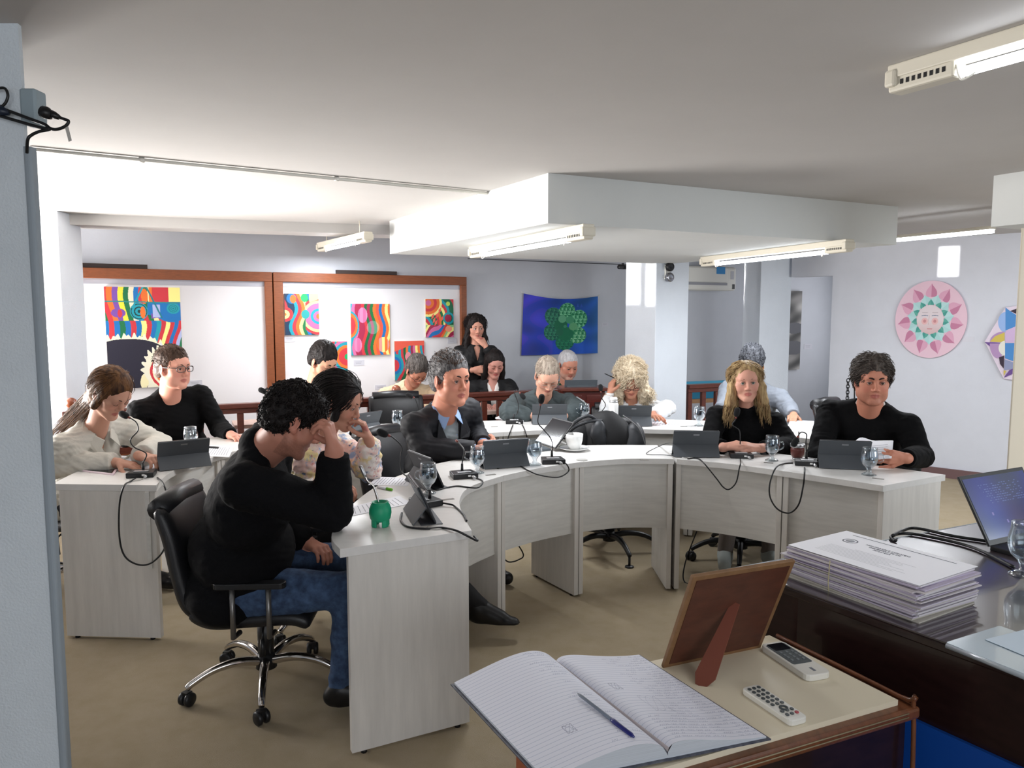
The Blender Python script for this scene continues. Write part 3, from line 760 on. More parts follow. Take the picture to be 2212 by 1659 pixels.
# ================================================================== PROPS
def thin_glass(name, rgb, base, spread):
    m = bpy.data.materials.new(name); m.use_nodes = True; nt = m.node_tree; n = nt.nodes; n.clear()
    out = n.new('ShaderNodeOutputMaterial'); tr = n.new('ShaderNodeBsdfTransparent'); gl = n.new('ShaderNodeBsdfGlossy'); mx = n.new('ShaderNodeMixShader')
    fr = n.new('ShaderNodeLayerWeight'); fr.inputs[0].default_value = 0.35
    mr = n.new('ShaderNodeMapRange'); mr.inputs[3].default_value = base; mr.inputs[4].default_value = spread
    tr.inputs[0].default_value = lin(rgb) + (1,); gl.inputs['Roughness'].default_value = 0.04; gl.inputs[0].default_value = (.95, .97, 1, 1)
    nt.links.new(fr.outputs['Facing'], mr.inputs[0]); nt.links.new(mr.outputs[0], mx.inputs[0]); nt.links.new(tr.outputs[0], mx.inputs[1]); nt.links.new(gl.outputs[0], mx.inputs[2]); nt.links.new(mx.outputs[0], out.inputs[0])
    return m
M_GLASS = thin_glass('clear_glass', (238, 242, 244), 0.06, 0.75)
M_WATER = thin_glass('water', (214, 222, 228), 0.10, 0.45)
M_TABC = mat('tablet_cover', (76, 80, 85), 0.5, bump=0.2, bscale=400)
M_TABE = mat('tablet_edge', (30, 32, 36), 0.35)
M_PLATE = mat('cover_plate', (150, 152, 158), 0.3, metal=0.6)
M_SCR = mat('dark_screen', (16, 18, 24), 0.08, spec=0.8)
M_PAPER = mat('paper', (236, 236, 242), 0.6)
M_WHITE2 = mat('porcelain', (238, 238, 236), 0.15, coat=0.5)
M_SILV = mat('silver_plug', (186, 186, 188), 0.3, metal=0.8)
# ---- goblets
def goblet(p, label, fill=0.7, s=1.0, rz=0.0):
    t = thing('water_goblet', label, 'glass', p, rz, 'stemmed water glasses on the desks')
    o_ = [(0.0, 0.0), (0.032, 0.0), (0.033, 0.003), (0.024, 0.008), (0.012, 0.014), (0.010, 0.024), (0.016, 0.036), (0.030, 0.050), (0.037, 0.070), (0.037, 0.092), (0.033, 0.112), (0.0325, 0.125), (0.033, 0.128)]
    i_ = [(0.031, 0.128), (0.0305, 0.112), (0.0350, 0.092), (0.035, 0.070), (0.028, 0.053), (0.014, 0.041), (0.0, 0.038)]
    o_ = [(r * s, z * s) for r, z in o_]; i_ = [(r * s, z * s) for r, z in i_]
    MB().lathe(o_ + i_, (0, 0, 0), 28).build('glass', M_GLASS, t)
    zt = 0.038 + (0.125 - 0.038) * fill
    wp = [(r * 0.97, z) for r, z in [(0.0, 0.0395), (0.014, 0.042), (0.028, 0.054), (0.0345, 0.071), (0.0345, 0.092), (0.0303, 0.112), (0.03, 0.122)] if z < zt]
    r_l = wp[-1][0] + 0.0
    wp = [(r * s, z * s) for r, z in wp] + [(r_l * s, zt * s), (0.0, zt * s)]
    MB().lathe(wp, (0, 0, 0), 24).build('water', M_WATER, t)
    # handle
    MB().tube(smooth_path([V(-0.035 * s, 0, 0.1 * s), V(-0.055 * s, 0, 0.098 * s), V(-0.058 * s, 0, 0.075 * s), V(-0.037 * s, 0, 0.06 * s)]), 0.0032 * s, 8).build('handle', M_GLASS, t)
    return t
GS = 1.12
g0 = goblet(onz(1031, 1022, ZT), 'goblet nearly full of water beside the suit man\'s tablet', 0.78, GS)
def gcopy(px, py, lb, rz=0.0, z=ZT):
    p = onz(px, py, z); return dup(g0, p, rz, lb)
gcopy(925, 1066, 'goblet behind the nearest tablet on the near inner-ring desk', 0.6)
goblet(onz(1155, 1004, ZT), 'half-full goblet between the suit man\'s tablet and the microphone', 0.42, GS, 0.9)
gcopy(1667, 995, 'goblet of water beside the blonde woman in black', 2.4)
goblet(onz(1877, 1026, ZT), 'goblet of water at the right end of the inner ring', 0.45, GS, 2.6)
gcopy(859, 930, 'goblet of water on the outer ring left of the suit man', 1.2)
gcopy(1262, 912, 'goblet of water beside the grey fleece man\'s tablet', 0.3)
gcopy(1510, 920, 'goblet of water on the outer ring in front of the cross-braced railing', 2.0)
gcopy(413, 972, 'goblet half hidden behind the leftmost tablet', 2.0)
gg = onz(2212, 1243, ZD)
goblet(gg, 'large goblet of water at the right edge beside the open laptop', 0.3, 1.35, 2.5)
# ---- folio tablets: cover front faces the room
def tablet(p, ang, label, w_=0.26, lean=0.42, h=0.165, proto=[None]):
    t = thing('tablet', label, 'tablet', p, ang, 'tablets standing in grey folio covers')
    # local: screen faces +y (the user), cover back faces -y
    R = Matrix.Rotation(-lean, 3, 'X')
    top = V(0, 0, 0)
    cz = h / 2 * math.cos(lean); cy = h / 2 * math.sin(lean)
    def slab(c, sz, RR, nm, m, bv=0.003, par=None): return MB().rbox((0, 0, 0), sz, 0.002, None).build(nm, m, par or t)
    # tablet body (leaning back toward -y)
    b = MB().box((0, -0.01 - 0 + 0.0, 0.0), (0, 0, 0)); b = MB()
    Rl = Matrix.Rotation(lean, 3, 'X')   # top leans toward -y
    c = V(0, 0.045, 0.004) + Rl @ V(0, 0, h / 2)
    bd = MB().box(c, (w_, 0.009, h), Rl).build('tablet_body', M_TABE, t, bevel=0.003)
    MB().box(c + Rl @ V(0, 0.0052, 0), (w_ - 0.012, 0.001, h - 0.012), Rl).build('screen', M_SCR, bd)
    # upper half of the cover stays against the back, the lower half swings out as a foot
    c2 = V(0, 0.045, 0.004) + Rl @ V(0, -0.0065, h * 0.72)
    MB().box(c2, (w_ + 0.004, 0.004, h * 0.56), Rl).build('cover_upper', M_TABC, t, bevel=0.0015)
    knee = V(0, 0.045, 0.004) + Rl @ V(0, -0.008, h * 0.46); foot = V(0, knee.y - 0.052, 0.003)
    d = foot - knee; L = d.length; an = math.atan2(d.y, -d.z)
    MB().box((knee + foot) / 2, (w_ + 0.004, 0.004, L), Matrix.Rotation(an, 3, 'X')).build('cover_foot', M_TABC, t, bevel=0.0015)
    MB().box((0, 0.03, 0.002), (w_ + 0.004, 0.085, 0.003)).build('cover_base', M_TABC, t)
    c3 = V(0, 0.045, 0.004) + Rl @ V(0, -0.009, h * 0.86)
    MB().box(c3, (0.034, 0.001, 0.008), Rl).build('metal_plate', M_PLATE, t)
    return t
def facing(p, q):  # angle so that local +y points from p to q
    return math.atan2(-(q[0] - p[0]), q[1] - p[1])
tb = tablet(V(0, 0, 0), 0, 'x')
TABS = [((905, 1117), -0.0, -1.28, 'tablet nearest the camera, seen edge-on beside the green mate gourd'),
        ((916, 1047), 0, -1.02, 'tablet seen edge-on in front of the woman in the floral blouse'),
        ((1090, 1008), 0, 0.38, 'tablet in front of the suit man\'s clasped hands'),
        ((1502, 986), 0, -0.05, 'tablet at the left of the blonde woman in black'),
        ((1822, 1011), 0, -0.20, 'tablet in front of the man reading papers'),
        ((398, 1010), 0, 0.62, 'tablet in front of the long-haired woman at left'),
        ((1187, 916), 0, 0.06, 'tablet in front of the man in the grey zip fleece'),
        ((1368, 920), 0, 0.0, 'tablet in front of the woman with curly blonde hair'),
        ((792, 938), 0, 1.0, 'tablet on the outer ring partly hidden by the floral woman')]
for i, (pp, _, an, lb) in enumerate(TABS):
    p = onz(pp[0], pp[1], ZT)
    if i == 0: tb.location = p; tb.rotation_euler = (0, 0, an); tb['label'] = lb
    else: dup(tb, p, an, lb)
# ---- gooseneck microphones
def microphone(p, ang, path, label, foam=True, proto=None):
    "path: world points of the neck, ending at the foam head"
    t = thing('gooseneck_microphone', label, 'microphone', p, 0, 'gooseneck conference microphones')
    R = rotz(ang)
    MB().prism([tuple((R @ V(x, y, 0)).xy) for x, y in ((-.066, -.056), (.066, -.056), (.058, .05), (-.058, .05))], 0, 0.027).build('base', M_BLACK, t, bevel=.004)
    MB().box(R @ V(0.0, -0.02, 0.0295), (0.07, 0.03, 0.006), R).build('control_strip', M_SILV, t, bevel=.002)
    MB().box(R @ V(0.018, -0.0568, 0.015), (0.014, 0.002, 0.009), R).build('white_label', M_WHITE2, t)
    MB().tube([R @ V(0.03, -0.05, 0.012), R @ V(0.036, -0.095, 0.012)], 0.007, 10).build('plug', M_SILV, t)
    b0_ = R @ V(0, 0.015, 0.02)
    pts = [b0_, b0_ + V(0, 0, 0.045)] + [Vector(q) - Vector(p) for q in path]
    MB().tube([pts[0], pts[1]], [0.008, 0.006], 10).build('neck_socket', M_BLACK, t)
    sp = smooth_path(pts[1:], 8)
    MB().tube(sp, 0.0032, 8).build('gooseneck', M_BLACK, t)
    d = (sp[-1] - sp[-3]).normalized(); e_ = sp[-1]
    MB().tube([e_ - d * 0.012, e_ + d * 0.004], 0.006, 10).build('head_ring', mat('red_ring', (120, 60, 52), .4), t)
    if foam:
        MB().tube([e_ + d * q for q in (0.0, 0.004, 0.012, 0.03, 0.044, 0.052, 0.055)], [0.008, 0.013, 0.0165, 0.018, 0.0165, 0.011, 0.003], 14).build('foam_windscreen', mat('foam', (18, 18, 20), 0.95, bump=0.6, bscale=900), t)
    return t
mp = onz(308, 1028, ZT)
microphone(mp, 0.2, [ony(316, 980, mp.y + .02), ony(290, 966, mp.y + .03), ony(282, 950, mp.y + .03), ony(298, 930, mp.y + .04), ony(294, 912, mp.y + .05), ony(277, 901, mp.y + .06)], 'gooseneck microphone in front of the long-haired woman at left')
mp = onz(922, 1090, ZT)
microphone(mp, -0.95, [ony(922, 1058, mp.y), ony(905, 1040, mp.y + .05), ony(870, 1022, mp.y + .12), ony(866, 985, mp.y + .15), ony(868, 965, mp.y + .15), ony(850, 946, mp.y + .15), ony(838, 940, mp.y + .15)], 'gooseneck microphone with foam head between the floral woman and the suit man')
mp = onz(1000, 1030, ZT)
microphone(mp, 0.35, [ony(1000, 990, mp.y), ony(1003, 974, mp.y), ony(996, 962, mp.y + .05), ony(986, 952, mp.y + .08)], 'gooseneck microphone with bent-down neck in front of the suit man', foam=False)
mp = onz(1193, 999, ZT)
microphone(mp, 0.12, [ony(1194, 968, mp.y), ony(1190, 948, mp.y), ony(1176, 930, mp.y), ony(1162, 912, mp.y), ony(1166, 885, mp.y), ony(1168, 872, mp.y)], 'gooseneck microphone standing left of the coffee cup')
mp = onz(1599, 987, ZT)
microphone(mp, -0.1, [ony(1599, 950, mp.y), ony(1597, 930, mp.y + .02), ony(1582, 918, mp.y + .05), ony(1588, 908, mp.y + .05), ony(1590, 900, mp.y + .05)], 'gooseneck microphone in front of the blonde woman\'s folded hands')
mp = onz(1742, 1003, ZT)
microphone(mp, -0.25, [ony(1741, 955, mp.y), ony(1742, 938, mp.y), ony(1730, 934, mp.y - .02), ony(1722, 946, mp.y - .03)], 'gooseneck microphone curved over beside the brown mate cup')
mp = onz(1110, 914, ZT)
microphone(mp, 0.1, [ony(1116, 895, mp.y), ony(1120, 875, mp.y), ony(1112, 850, mp.y), ony(1116, 842, mp.y), ony(1124, 850, mp.y)], 'gooseneck microphone at the left of the grey fleece man')
mp = onz(1290, 909, ZT)
microphone(mp, -0.1, [ony(1298, 890, mp.y), ony(1308, 875, mp.y), ony(1300, 860, mp.y), ony(1298, 845, mp.y)], 'gooseneck microphone between the fleece man and the curly blonde woman')
mp = onz(600, 975, ZT); mp.x -= .12; mp.y += .0
microphone(mp, 0.8, [ony(596, 905, 4.9), ony(590, 870, 4.9), ony(582, 853, 4.9), ony(575, 848, 4.9)], 'gooseneck microphone whose head shows left of the near man\'s hair')
mp = onz(905, 935, ZT)
microphone(mp, 0.3, [ony(905, 905, 5.3), ony(903, 880, 5.3), ony(897, 862, 5.3), ony(892, 858, 5.3)], 'gooseneck microphone showing in front of the beige sweater man')
# ---- microphone cables hanging over the desk edges
def cable(label, P, r=0.0036):
    tag(MB().tube(smooth_path(P, 10), r, 8).build('microphone_cable', M_BLACK, loc=P[0], world=True), label, 'cable')
Z = ZT + 0.004
y0 = onz(340, 1035, ZT).y
cable('black cable looping down the end of the left outer-ring desk', [onz(292, 1034, Z), onz(282, 1040, Z), ony(268, 1050, 3.585), ony(258, 1090, 3.575), ony(258, 1160, 3.575), ony(270, 1202, 3.575), ony(300, 1220, 3.57), ony(330, 1214, 3.56), ony(357, 1180, 3.58), ony(362, 1120, 3.62), ony(360, 1070, 3.62), ony(352, 1044, 3.66), onz(340, 1032, Z)], 0.0042)
cable('black cable from the near microphone over the desk end', [onz(950, 1086, Z + .008), onz(975, 1090, Z + .006), onz(985, 1096, Z), onz(1000, 1110, Z), onz(1008, 1125, Z)], 0.0042)
cable('black cable through the grommet hanging over the near desk corner', [onz(868, 1108, Z), onz(866, 1125, Z), onz(882, 1138, Z), onz(920, 1142, Z), onz(955, 1140, Z), onz(985, 1146, Z + .004), ony(1010, 1158, 2.83), ony(1031, 1168, 2.82), ony(1024, 1158, 2.86)], 0.0045)
cable('black cable snaking from the suit man\'s microphone along the desktop', [onz(1025, 1032, Z), onz(1040, 1037, Z), onz(1042, 1045, Z), onz(1028, 1054, Z), onz(990, 1050, Z), onz(965, 1053, Z), onz(942, 1058, Z), onz(925, 1048, Z)])
cable('black cable sagging over the edge below the suit man\'s tablet', [onz(1214, 998, Z), onz(1224, 1003, Z), ony(1228, 1018, 4.14), ony(1205, 1031, 4.08), ony(1165, 1026, 4.0), ony(1140, 1016, 3.97), onz(1120, 1006, Z), onz(1090, 1008, Z), onz(1075, 1012, Z)])
cable('black cable hanging in a long loop below the blonde woman\'s microphone', [onz(1485, 991, Z), onz(1505, 990, Z), ony(1520, 1000, 4.12), ony(1548, 1034, 4.09), ony(1562, 1052, 4.08), ony(1575, 1057, 4.07), ony(1590, 1042, 4.06), ony(1597, 1012, 4.06), ony(1600, 1000, 4.08), onz(1599, 992, Z)])
cable('thin charging cable looping left of the blonde woman\'s tablet', [onz(1462, 960, Z) , ony(1440, 958, 4.55), onz(1400, 976, Z), onz(1402, 982, Z), onz(1440, 983, Z), onz(1485, 989, Z)], 0.002)
cable('black cable hanging in a wide loop below the brown mate cup', [onz(1712, 1000, Z), onz(1692, 1002, Z), ony(1675, 1012, 3.97), ony(1663, 1045, 3.93), ony(1664, 1075, 3.92), ony(1680, 1100, 3.88), ony(1705, 1108, 3.85), ony(1725, 1090, 3.82), ony(1735, 1050, 3.82), ony(1738, 1020, 3.84), onz(1738, 1010, Z)], 0.0042)
cable('black cable dropping from the left microphone of the grey fleece man', [onz(1108, 918, Z), ony(1104, 928, 5.26), ony(1098, 945, 5.24), ony(1094, 965, 5.22), ony(1092, 1000, 5.22)], 0.0042)
cable('black cable looping beside the seam of the middle outer-ring desk', [onz(1128, 917, Z), ony(1134, 930, 5.29), ony(1139, 950, 5.27), ony(1138, 975, 5.27), ony(1132, 1005, 5.27)], 0.0042)
cable('two-strand black cable lying on the carpet under the inner ring', [V(1.12, 4.5, 0.30), V(1.06, 4.52, 0.1), V(1.04, 4.45, 0.006), V(1.12, 4.4, 0.006), V(1.3, 4.42, 0.006)], 0.004)
cable('black cable hanging under the desk by the suit man\'s side panel', [V(-0.02, 4.3, 0.36), ony(1130, 1196, 4.4), ony(1118, 1210, 4.3), ony(1100, 1214, 4.2), ony(1090, 1208, 4.15)], 0.004)
# ---- green mate gourd with metal straw
mg = onz(822, 1136, ZT)
t = thing('mate_gourd', 'bright green mate gourd with a metal straw on the nearest desk', 'mate cup', mg)
M_GREEN = mat('green_silicone', (20, 150, 108), 0.45)
prof = [(0.033, 0.022), (0.040, 0.032), (0.044, 0.052), (0.043, 0.070), (0.036, 0.088), (0.032, 0.093), (0.033, 0.097), (0.030, 0.098), (0.028, 0.090), (0.0, 0.082)]
MB().lathe([(0.0, 0.02)] + prof, (0, 0, 0), 28).build('cup', M_GREEN, t)
for k in range(4):
    a = PI / 4 + k * PI / 2
    MB().prism([(0.028 * math.cos(a - .45), 0.028 * math.sin(a - .45)), (0.037 * math.cos(a - .45), 0.037 * math.sin(a - .45)), (0.038 * math.cos(a), 0.038 * math.sin(a)), (0.037 * math.cos(a + .45), 0.037 * math.sin(a + .45)), (0.028 * math.cos(a + .45), 0.028 * math.sin(a + .45))], 0, 0.03).build('foot', M_GREEN, t, bevel=.003)
MB().lathe([(0.0, 0.083), (0.029, 0.084), (0.0, 0.0845)], (0, 0, 0), 20).build('yerba', mat('yerba', (48, 56, 30), .95, bump=1, bscale=600), t)
st = [V(-0.005, 0, 0.085), V(-0.012, 0, 0.115), V(-0.022, 0, 0.150), V(-0.030, 0, 0.165), V(-0.048, 0, 0.180), V(-0.060, 0, 0.205), V(-0.072, 0, 0.235)]
b_ = MB().tube(smooth_path(st, 4), 0.0042, 10).build('metal_straw', M_CHROME, t)
MB().tube([V(-0.055, 0, 0.195), V(-0.060, 0, 0.205), V(-0.072, 0, 0.235), V(-0.078, 0, 0.24)], [.0048, .007, .0075, .005], 10).build('mouthpiece', M_SILV, b_)
# brown mate
mb_ = onz(1722, 992, ZT)
t = thing('mate_cup', 'brown leather mate cup with a metal rim beside the right microphones', 'mate cup', mb_)
MB().lathe([(0, 0.012), (0.028, 0.012), (0.036, 0.03), (0.038, 0.055), (0.036, 0.07), (0.0, 0.07)], (0, 0, 0), 24).build('cup', mat('brown_leather', (96, 46, 40), .4), t)
MB().lathe([(0.0, 0.0), (0.026, 0.0), (0.028, 0.006), (0.022, 0.013), (0, .013)], (0, 0, 0), 24).build('metal_base', M_SILV, t)
MB().lathe([(0.036, 0.07), (0.040, 0.072), (0.041, 0.09), (0.038, 0.092), (0.036, 0.08), (0.0, 0.078)], (0, 0, 0), 24).build('metal_rim', M_SILV, t)
MB().tube(smooth_path([V(0, 0, 0.08), V(0.004, 0, 0.12), V(0.004, 0, 0.16)]), 0.004, 8).build('metal_straw', M_CHROME, t)
# ---- coffee cup on saucer
cp = onz(1240, 973, ZT)
t = thing('coffee_cup', 'white coffee cup on a saucer in the middle of the inner ring', 'cup', V(cp.x, cp.y, ZT + 0.008))
MB().lathe([(0, 0.0), (0.024, 0.0), (0.026, 0.006), (0.034, 0.018), (0.042, 0.045), (0.044, 0.076), (0.041, 0.076), (0.038, 0.045), (0.028, 0.018), (0.0, 0.014)], (0, 0, 0), 32).build('cup_body', M_WHITE2, t)
MB().tube(smooth_path([V(-0.042, 0, 0.062), V(-0.062, 0, 0.062), V(-0.066, 0, 0.042), V(-0.038, 0, 0.026)]), 0.0048, 10).build('handle', M_WHITE2, t)
MB().lathe([(0.0, 0.05), (0.037, 0.051), (0.0, 0.0515)], (0, 0, 0), 24).build('coffee', mat('coffee', (50, 30, 20), .2), t)
t = thing('saucer', 'white saucer under the coffee cup with a folded sachet', 'saucer', V(cp.x, cp.y, ZT))
MB().lathe([(0, 0.003), (0.035, 0.0), (0.045, 0.003), (0.074, 0.014), (0.076, 0.017), (0.07, 0.015), (0.04, 0.0075), (0.0, 0.0075)], (0, 0, 0), 36).build('dish', M_WHITE2, t)
MB().rbox((0.052, -0.02, 0.018), (0.03, 0.012, 0.002), .003, rotz(.5)).build('sachet', M_PAPER, t)
for _n in ('coffee_cup', 'saucer'): bpy.data.objects[_n].scale = (1.25, 1.25, 1.25)
# ---- phones, papers, pens
def slab_on(name, label, cat, P4, z, th, m, parts=(), bev=0.002, loc_z=None):
    P = [onz(px, py, z) for px, py in P4]; c = sum(P, V(0, 0, 0)) / len(P)
    L = [(p.x - c.x, p.y - c.y) for p in P]
    area = sum(L[i][0] * L[(i + 1) % len(L)][1] - L[(i + 1) % len(L)][0] * L[i][1] for i in range(len(L)))
    if area < 0: L = L[::-1]
    o = MB().prism(L, 0, th).build(name, m, loc=(0, 0, 0), bevel=bev); o.location = (c.x, c.y, z)
    tag(o, label, cat); return o, L
ph, L = slab_on('phone', 'pale pink phone lying on the left end desk', 'phone', [(178, 1019), (190, 1012), (253, 1017), (246, 1027)], ZT, 0.009, mat('pink_case', (206, 184, 192), .4))
o_ = MB().prism([(x * 0.88, y * 0.88) for x, y in L], 0.009, 0.0098).build('screen', M_SCR, ph)
slab_on('phone', 'dark phone lying beside the blonde woman\'s microphone', 'phone', [(1548, 968), (1556, 975), (1588, 977), (1585, 970)], ZT, 0.009, M_BLACK)
def paper(label, P4, z=ZT, th=0.001, lines=True, m=None, name='paper_sheet'):
    o, L = slab_on(name, label, 'paper', P4, z, th, m or M_PAPER, bev=0)
    if lines:
        a, b, c, d = [onz(px, py, z) - Vector(o.location) for px, py in P4]
        mb = MB(); n = 11; M_INKG = mat('printed_ink', (150, 150, 158), .8)
        for i in range(n):
            q = 0.12 + 0.76 * i / (n - 1)
            l = a.lerp(d, q); r = b.lerp(c, q); s_ = l.lerp(r, 0.12); e_ = l.lerp(r, 0.88 - 0.3 * rnd.random() * (i % 3 == 0))
            nn = (d - a).normalized() * 0.0016; u = V(0, 0, th + 0.0004)
            mb.quad(s_ - nn + u, e_ - nn + u, e_ + nn + u, s_ + nn + u)
        mb.build('printed_lines', M_INKG, o)
    return o
paper('white sheets under the near man\'s elbow side on the nearest desk', [(748, 1118), (790, 1104), (876, 1085), (888, 1098)][0:0] or [(752, 1117), (748, 1097), (862, 1072), (890, 1088)], th=0.002)
paper('printed sheet in front of the floral woman', [(795, 1048), (815, 1030), (895, 1033), (880, 1050)])
paper('white sheets in front of the long-haired woman at left', [(205, 1008), (262, 985), (345, 990), (338, 1018)], th=0.002, lines=False)
paper('white papers in front of the man with glasses', [(425, 985), (445, 962), (505, 965), (495, 988)], th=0.002)
paper('white papers beside the grey fleece man\'s elbow', [(1070, 905), (1080, 901), (1140, 905), (1130, 912)], th=0.012, lines=False)
paper('open papers under the curly blonde woman\'s hand', [(1390, 921), (1408, 905), (1480, 909), (1482, 921)], th=0.002)
paper('white sheets on the outer ring behind the brown mate cup', [(1700, 925), (1708, 909), (1765, 912), (1765, 932)], z=ZT, th=0.008, lines=False)
slab_on('notebook', 'dark notebook lying beside the papers of the man with glasses', 'notebook', [(436, 967), (438, 964), (474, 966), (472, 969)], ZT + .003, 0.004, M_BLACK)
def pen(label, a, b, m, m2=None, r=0.004, name='pen', z=ZT):
    a, b = onz(*a, z + r), onz(*b, z + r)
    t = thing(name, label, 'pen', a); d = b - a
    MB().tube([V(0, 0, 0), d * 0.6], r, 10).build('barrel', m, t)
    MB().tube([d * 0.6, d * 0.94, d], [r * 1.15, r * 1.15, r * 0.4], 10).build('cap', m2 or m, t)
pen('green highlighter pen lying in front of the floral woman', (816, 1052), (848, 1058), M_PAPER, mat('hl_green', (110, 190, 40), .4), 0.006)
k = onz(1640, 982, ZT)
t = thing('key_bunch', 'small bunch of keys beside the blonde woman\'s goblet', 'keys', k)
for a in (0.3, 1.6, 3.2): MB().box((0.02 * math.cos(a), 0.02 * math.sin(a), 0.003), (0.04, 0.01, 0.004), rotz(a)).build('key', M_SILV, t)
MB().rbox((0.03, 0.005, 0.006), (0.05, 0.025, 0.012), .008, rotz(.3)).build('fob', M_BLACK, t)
# ---- white thermos bottle
b_ = onz(1325, 921, ZT)
t = thing('thermos_bottle', 'tall white bottle with steel collar in front of the curly blonde woman', 'bottle', b_)
MB().lathe([(0, 0), (0.034, 0), (0.036, 0.01), (0.036, 0.165), (0.030, 0.178), (0, .178)], (0, 0, 0), 24).build('body', M_WHITE2, t)
MB().lathe([(0.0, 0.178), (0.031, 0.178), (0.031, 0.19), (0, .19)], (0, 0, 0), 24).build('steel_collar', M_SILV, t)
MB().lathe([(0.0, 0.19), (0.028, 0.19), (0.028, 0.212), (0.02, 0.218), (0, .218)], (0, 0, 0), 24).build('cap', M_WHITE2, t)
b_ = onz(1346, 919, ZT)
t = thing('green_bag', 'small green leafy pouch beside the white bottle', 'pouch', b_)
MB().ball((0, 0, 0.05), 0.03, 14, None, (1.0, 0.7, 1.7)).build('pouch_body', mat('green_pouch', (64, 120, 66), .7, bump=.8, bscale=120), t)
# ---- open laptop behind the coffee cup
lp = onz(1158, 980, ZT)
t = thing('laptop', 'open laptop seen from the side left of the coffee cup', 'laptop', V(lp.x - .06, lp.y + .10, ZT), 0.45)
MB().box((0, 0.02, 0.008), (0.27, 0.19, 0.014)).build('keyboard_base', mat('laptop_grey'), t, bevel=.003)
Rl = Matrix.Rotation(0.0, 3, 'X')
lc = V(0.14, 0.02, 0.015)
RL = Matrix.Rotation(0.72, 3, 'Y')
sc_ = MB().box(lc + RL @ V(0, 0, 0.105), (0.008, 0.27, 0.2), RL).build('screen_lid', M_BLACK, t, bevel=.002)
MB().box(lc + RL @ V(-0.0048, 0, 0.105), (0.001, 0.25, 0.18), RL).build('display', M_SCR, sc_)
# ---- backpack on the chair
from mathutils import noise as mnoise
bp = V(0.62, 5.12, 0.44)
t = thing('backpack', 'full black backpack lying on the empty chair behind the coffee cup', 'backpack', bp)
M_BAG = mat('bag_fabric', (20, 20, 22), 0.7, bump=.4, bscale=300); M_BAG2 = mat('bag_sheen', (46, 48, 52), 0.45)
def blob(c, r, sc, seed, amp=0.02, seg=28):
    mb = MB().ball(c, r, seg, None, sc)
    mb.v = [tuple(Vector(v) + (Vector(v) - Vector(c)).normalized() * amp * mnoise.noise(Vector(v) * 9 + Vector((seed, 0, 0)))) for v in mb.v]
    return mb
blob(V(0.02, 0, 0.30), 0.17, (1.15, .75, 1.25), 1).build('main_compartment', M_BAG, t)
blob(V(0.20, -0.03, 0.26), 0.10, (.85, .8, 1.9), 4).build('side_pocket', M_BAG2, t)
blob(V(-0.16, -0.02, 0.27), 0.10, (1.0, .8, 1.7), 9).build('side_pocket', M_BAG, t)
blob(V(-0.04, -0.12, 0.37), 0.07, (.8, .6, 1.3), 5).build('front_pocket', M_BAG2, t)
for s in (0, 1):
    MB().tube(smooth_path([V(-0.05 + .03 * s, -0.08, 0.46), V(-0.12, -0.13, 0.50 - .04 * s), V(-0.22, -0.12, 0.44 - .03 * s), V(-0.27 + .03 * s, -0.08, 0.34)]), 0.012, 8).build('strap', M_BAG2, t)
MB().tube(smooth_path([V(0.12, -0.10, 0.50), V(0.22, -0.13, 0.42), V(0.27, -0.12, 0.30)]), 0.003, 6).build('piping', mat('pale_piping', (120, 120, 122), .5), t)
# ================================================================== FOREGROUND DESK ITEMS
# notebook (ledger) with ruled curling pages, covers, pen
def sR(img, x, y, col, a=1.0):
    H_, W_ = img.shape[:2]
    if 0 <= y < H_ and 0 <= x < W_: img[y, x] = img[y, x] * (1 - a) + np.array(col) * a
rs = np.random.RandomState(5)
def ledger_img(W_, H_, scrib, side):
    img = np.zeros((H_, W_, 3)); img[:] = (226, 228, 240)
    nl = 34
    for i in range(1, nl):
        y = int(H_ * i / nl); img[y] = (176, 184, 206)
        # handwriting
        if (side == 0 and rs.rand() < 0.5) or side == 1:
            x = int(W_ * (0.55 + .25 * rs.rand())) if side == 0 else int(W_ * (.45 + .15 * rs.rand() if i < 26 else .12)); xe = W_ * (0.97 if side == 1 else .9)
            while x < xe:
                wl = rs.randint(10, 34)
                if rs.rand() < 0.78:
                    ph_ = rs.rand() * 6
                    for q in range(wl):
                        yy = y - 3 + int(round(1.8 * math.sin(q * 1.1 + ph_) + (2 * rs.rand() - 1)))
                        sR(img, x + q, yy, (96, 100, 140), .8); 
                x += wl + rs.randint(3, 12)
    for (cx, cy, r) in scrib:
        px_, py_ = cx * W_, cy * H_
        for k in range(420):
            a = k * 0.045; rr = r * W_
            sR(img, int(px_ + rr * math.sin(a * 1.0) * 1.1), int(py_ + rr * 1.2 * math.sin(a * 1.37 + .8)), (120, 124, 150), .6)
    img[:, :3] = (200, 190, 190) if side else img[:, :3]
    return img
M_PAGE = mat('ledger_page', (255, 255, 255), 0.6, attr='tint')
nA, nB, nC, nD = onz(985, 1512, ZL + .03), onz(1200, 1440, ZL + .015), onz(1352, 1418, ZL + .012), onz(1655, 1610, ZL + .012)
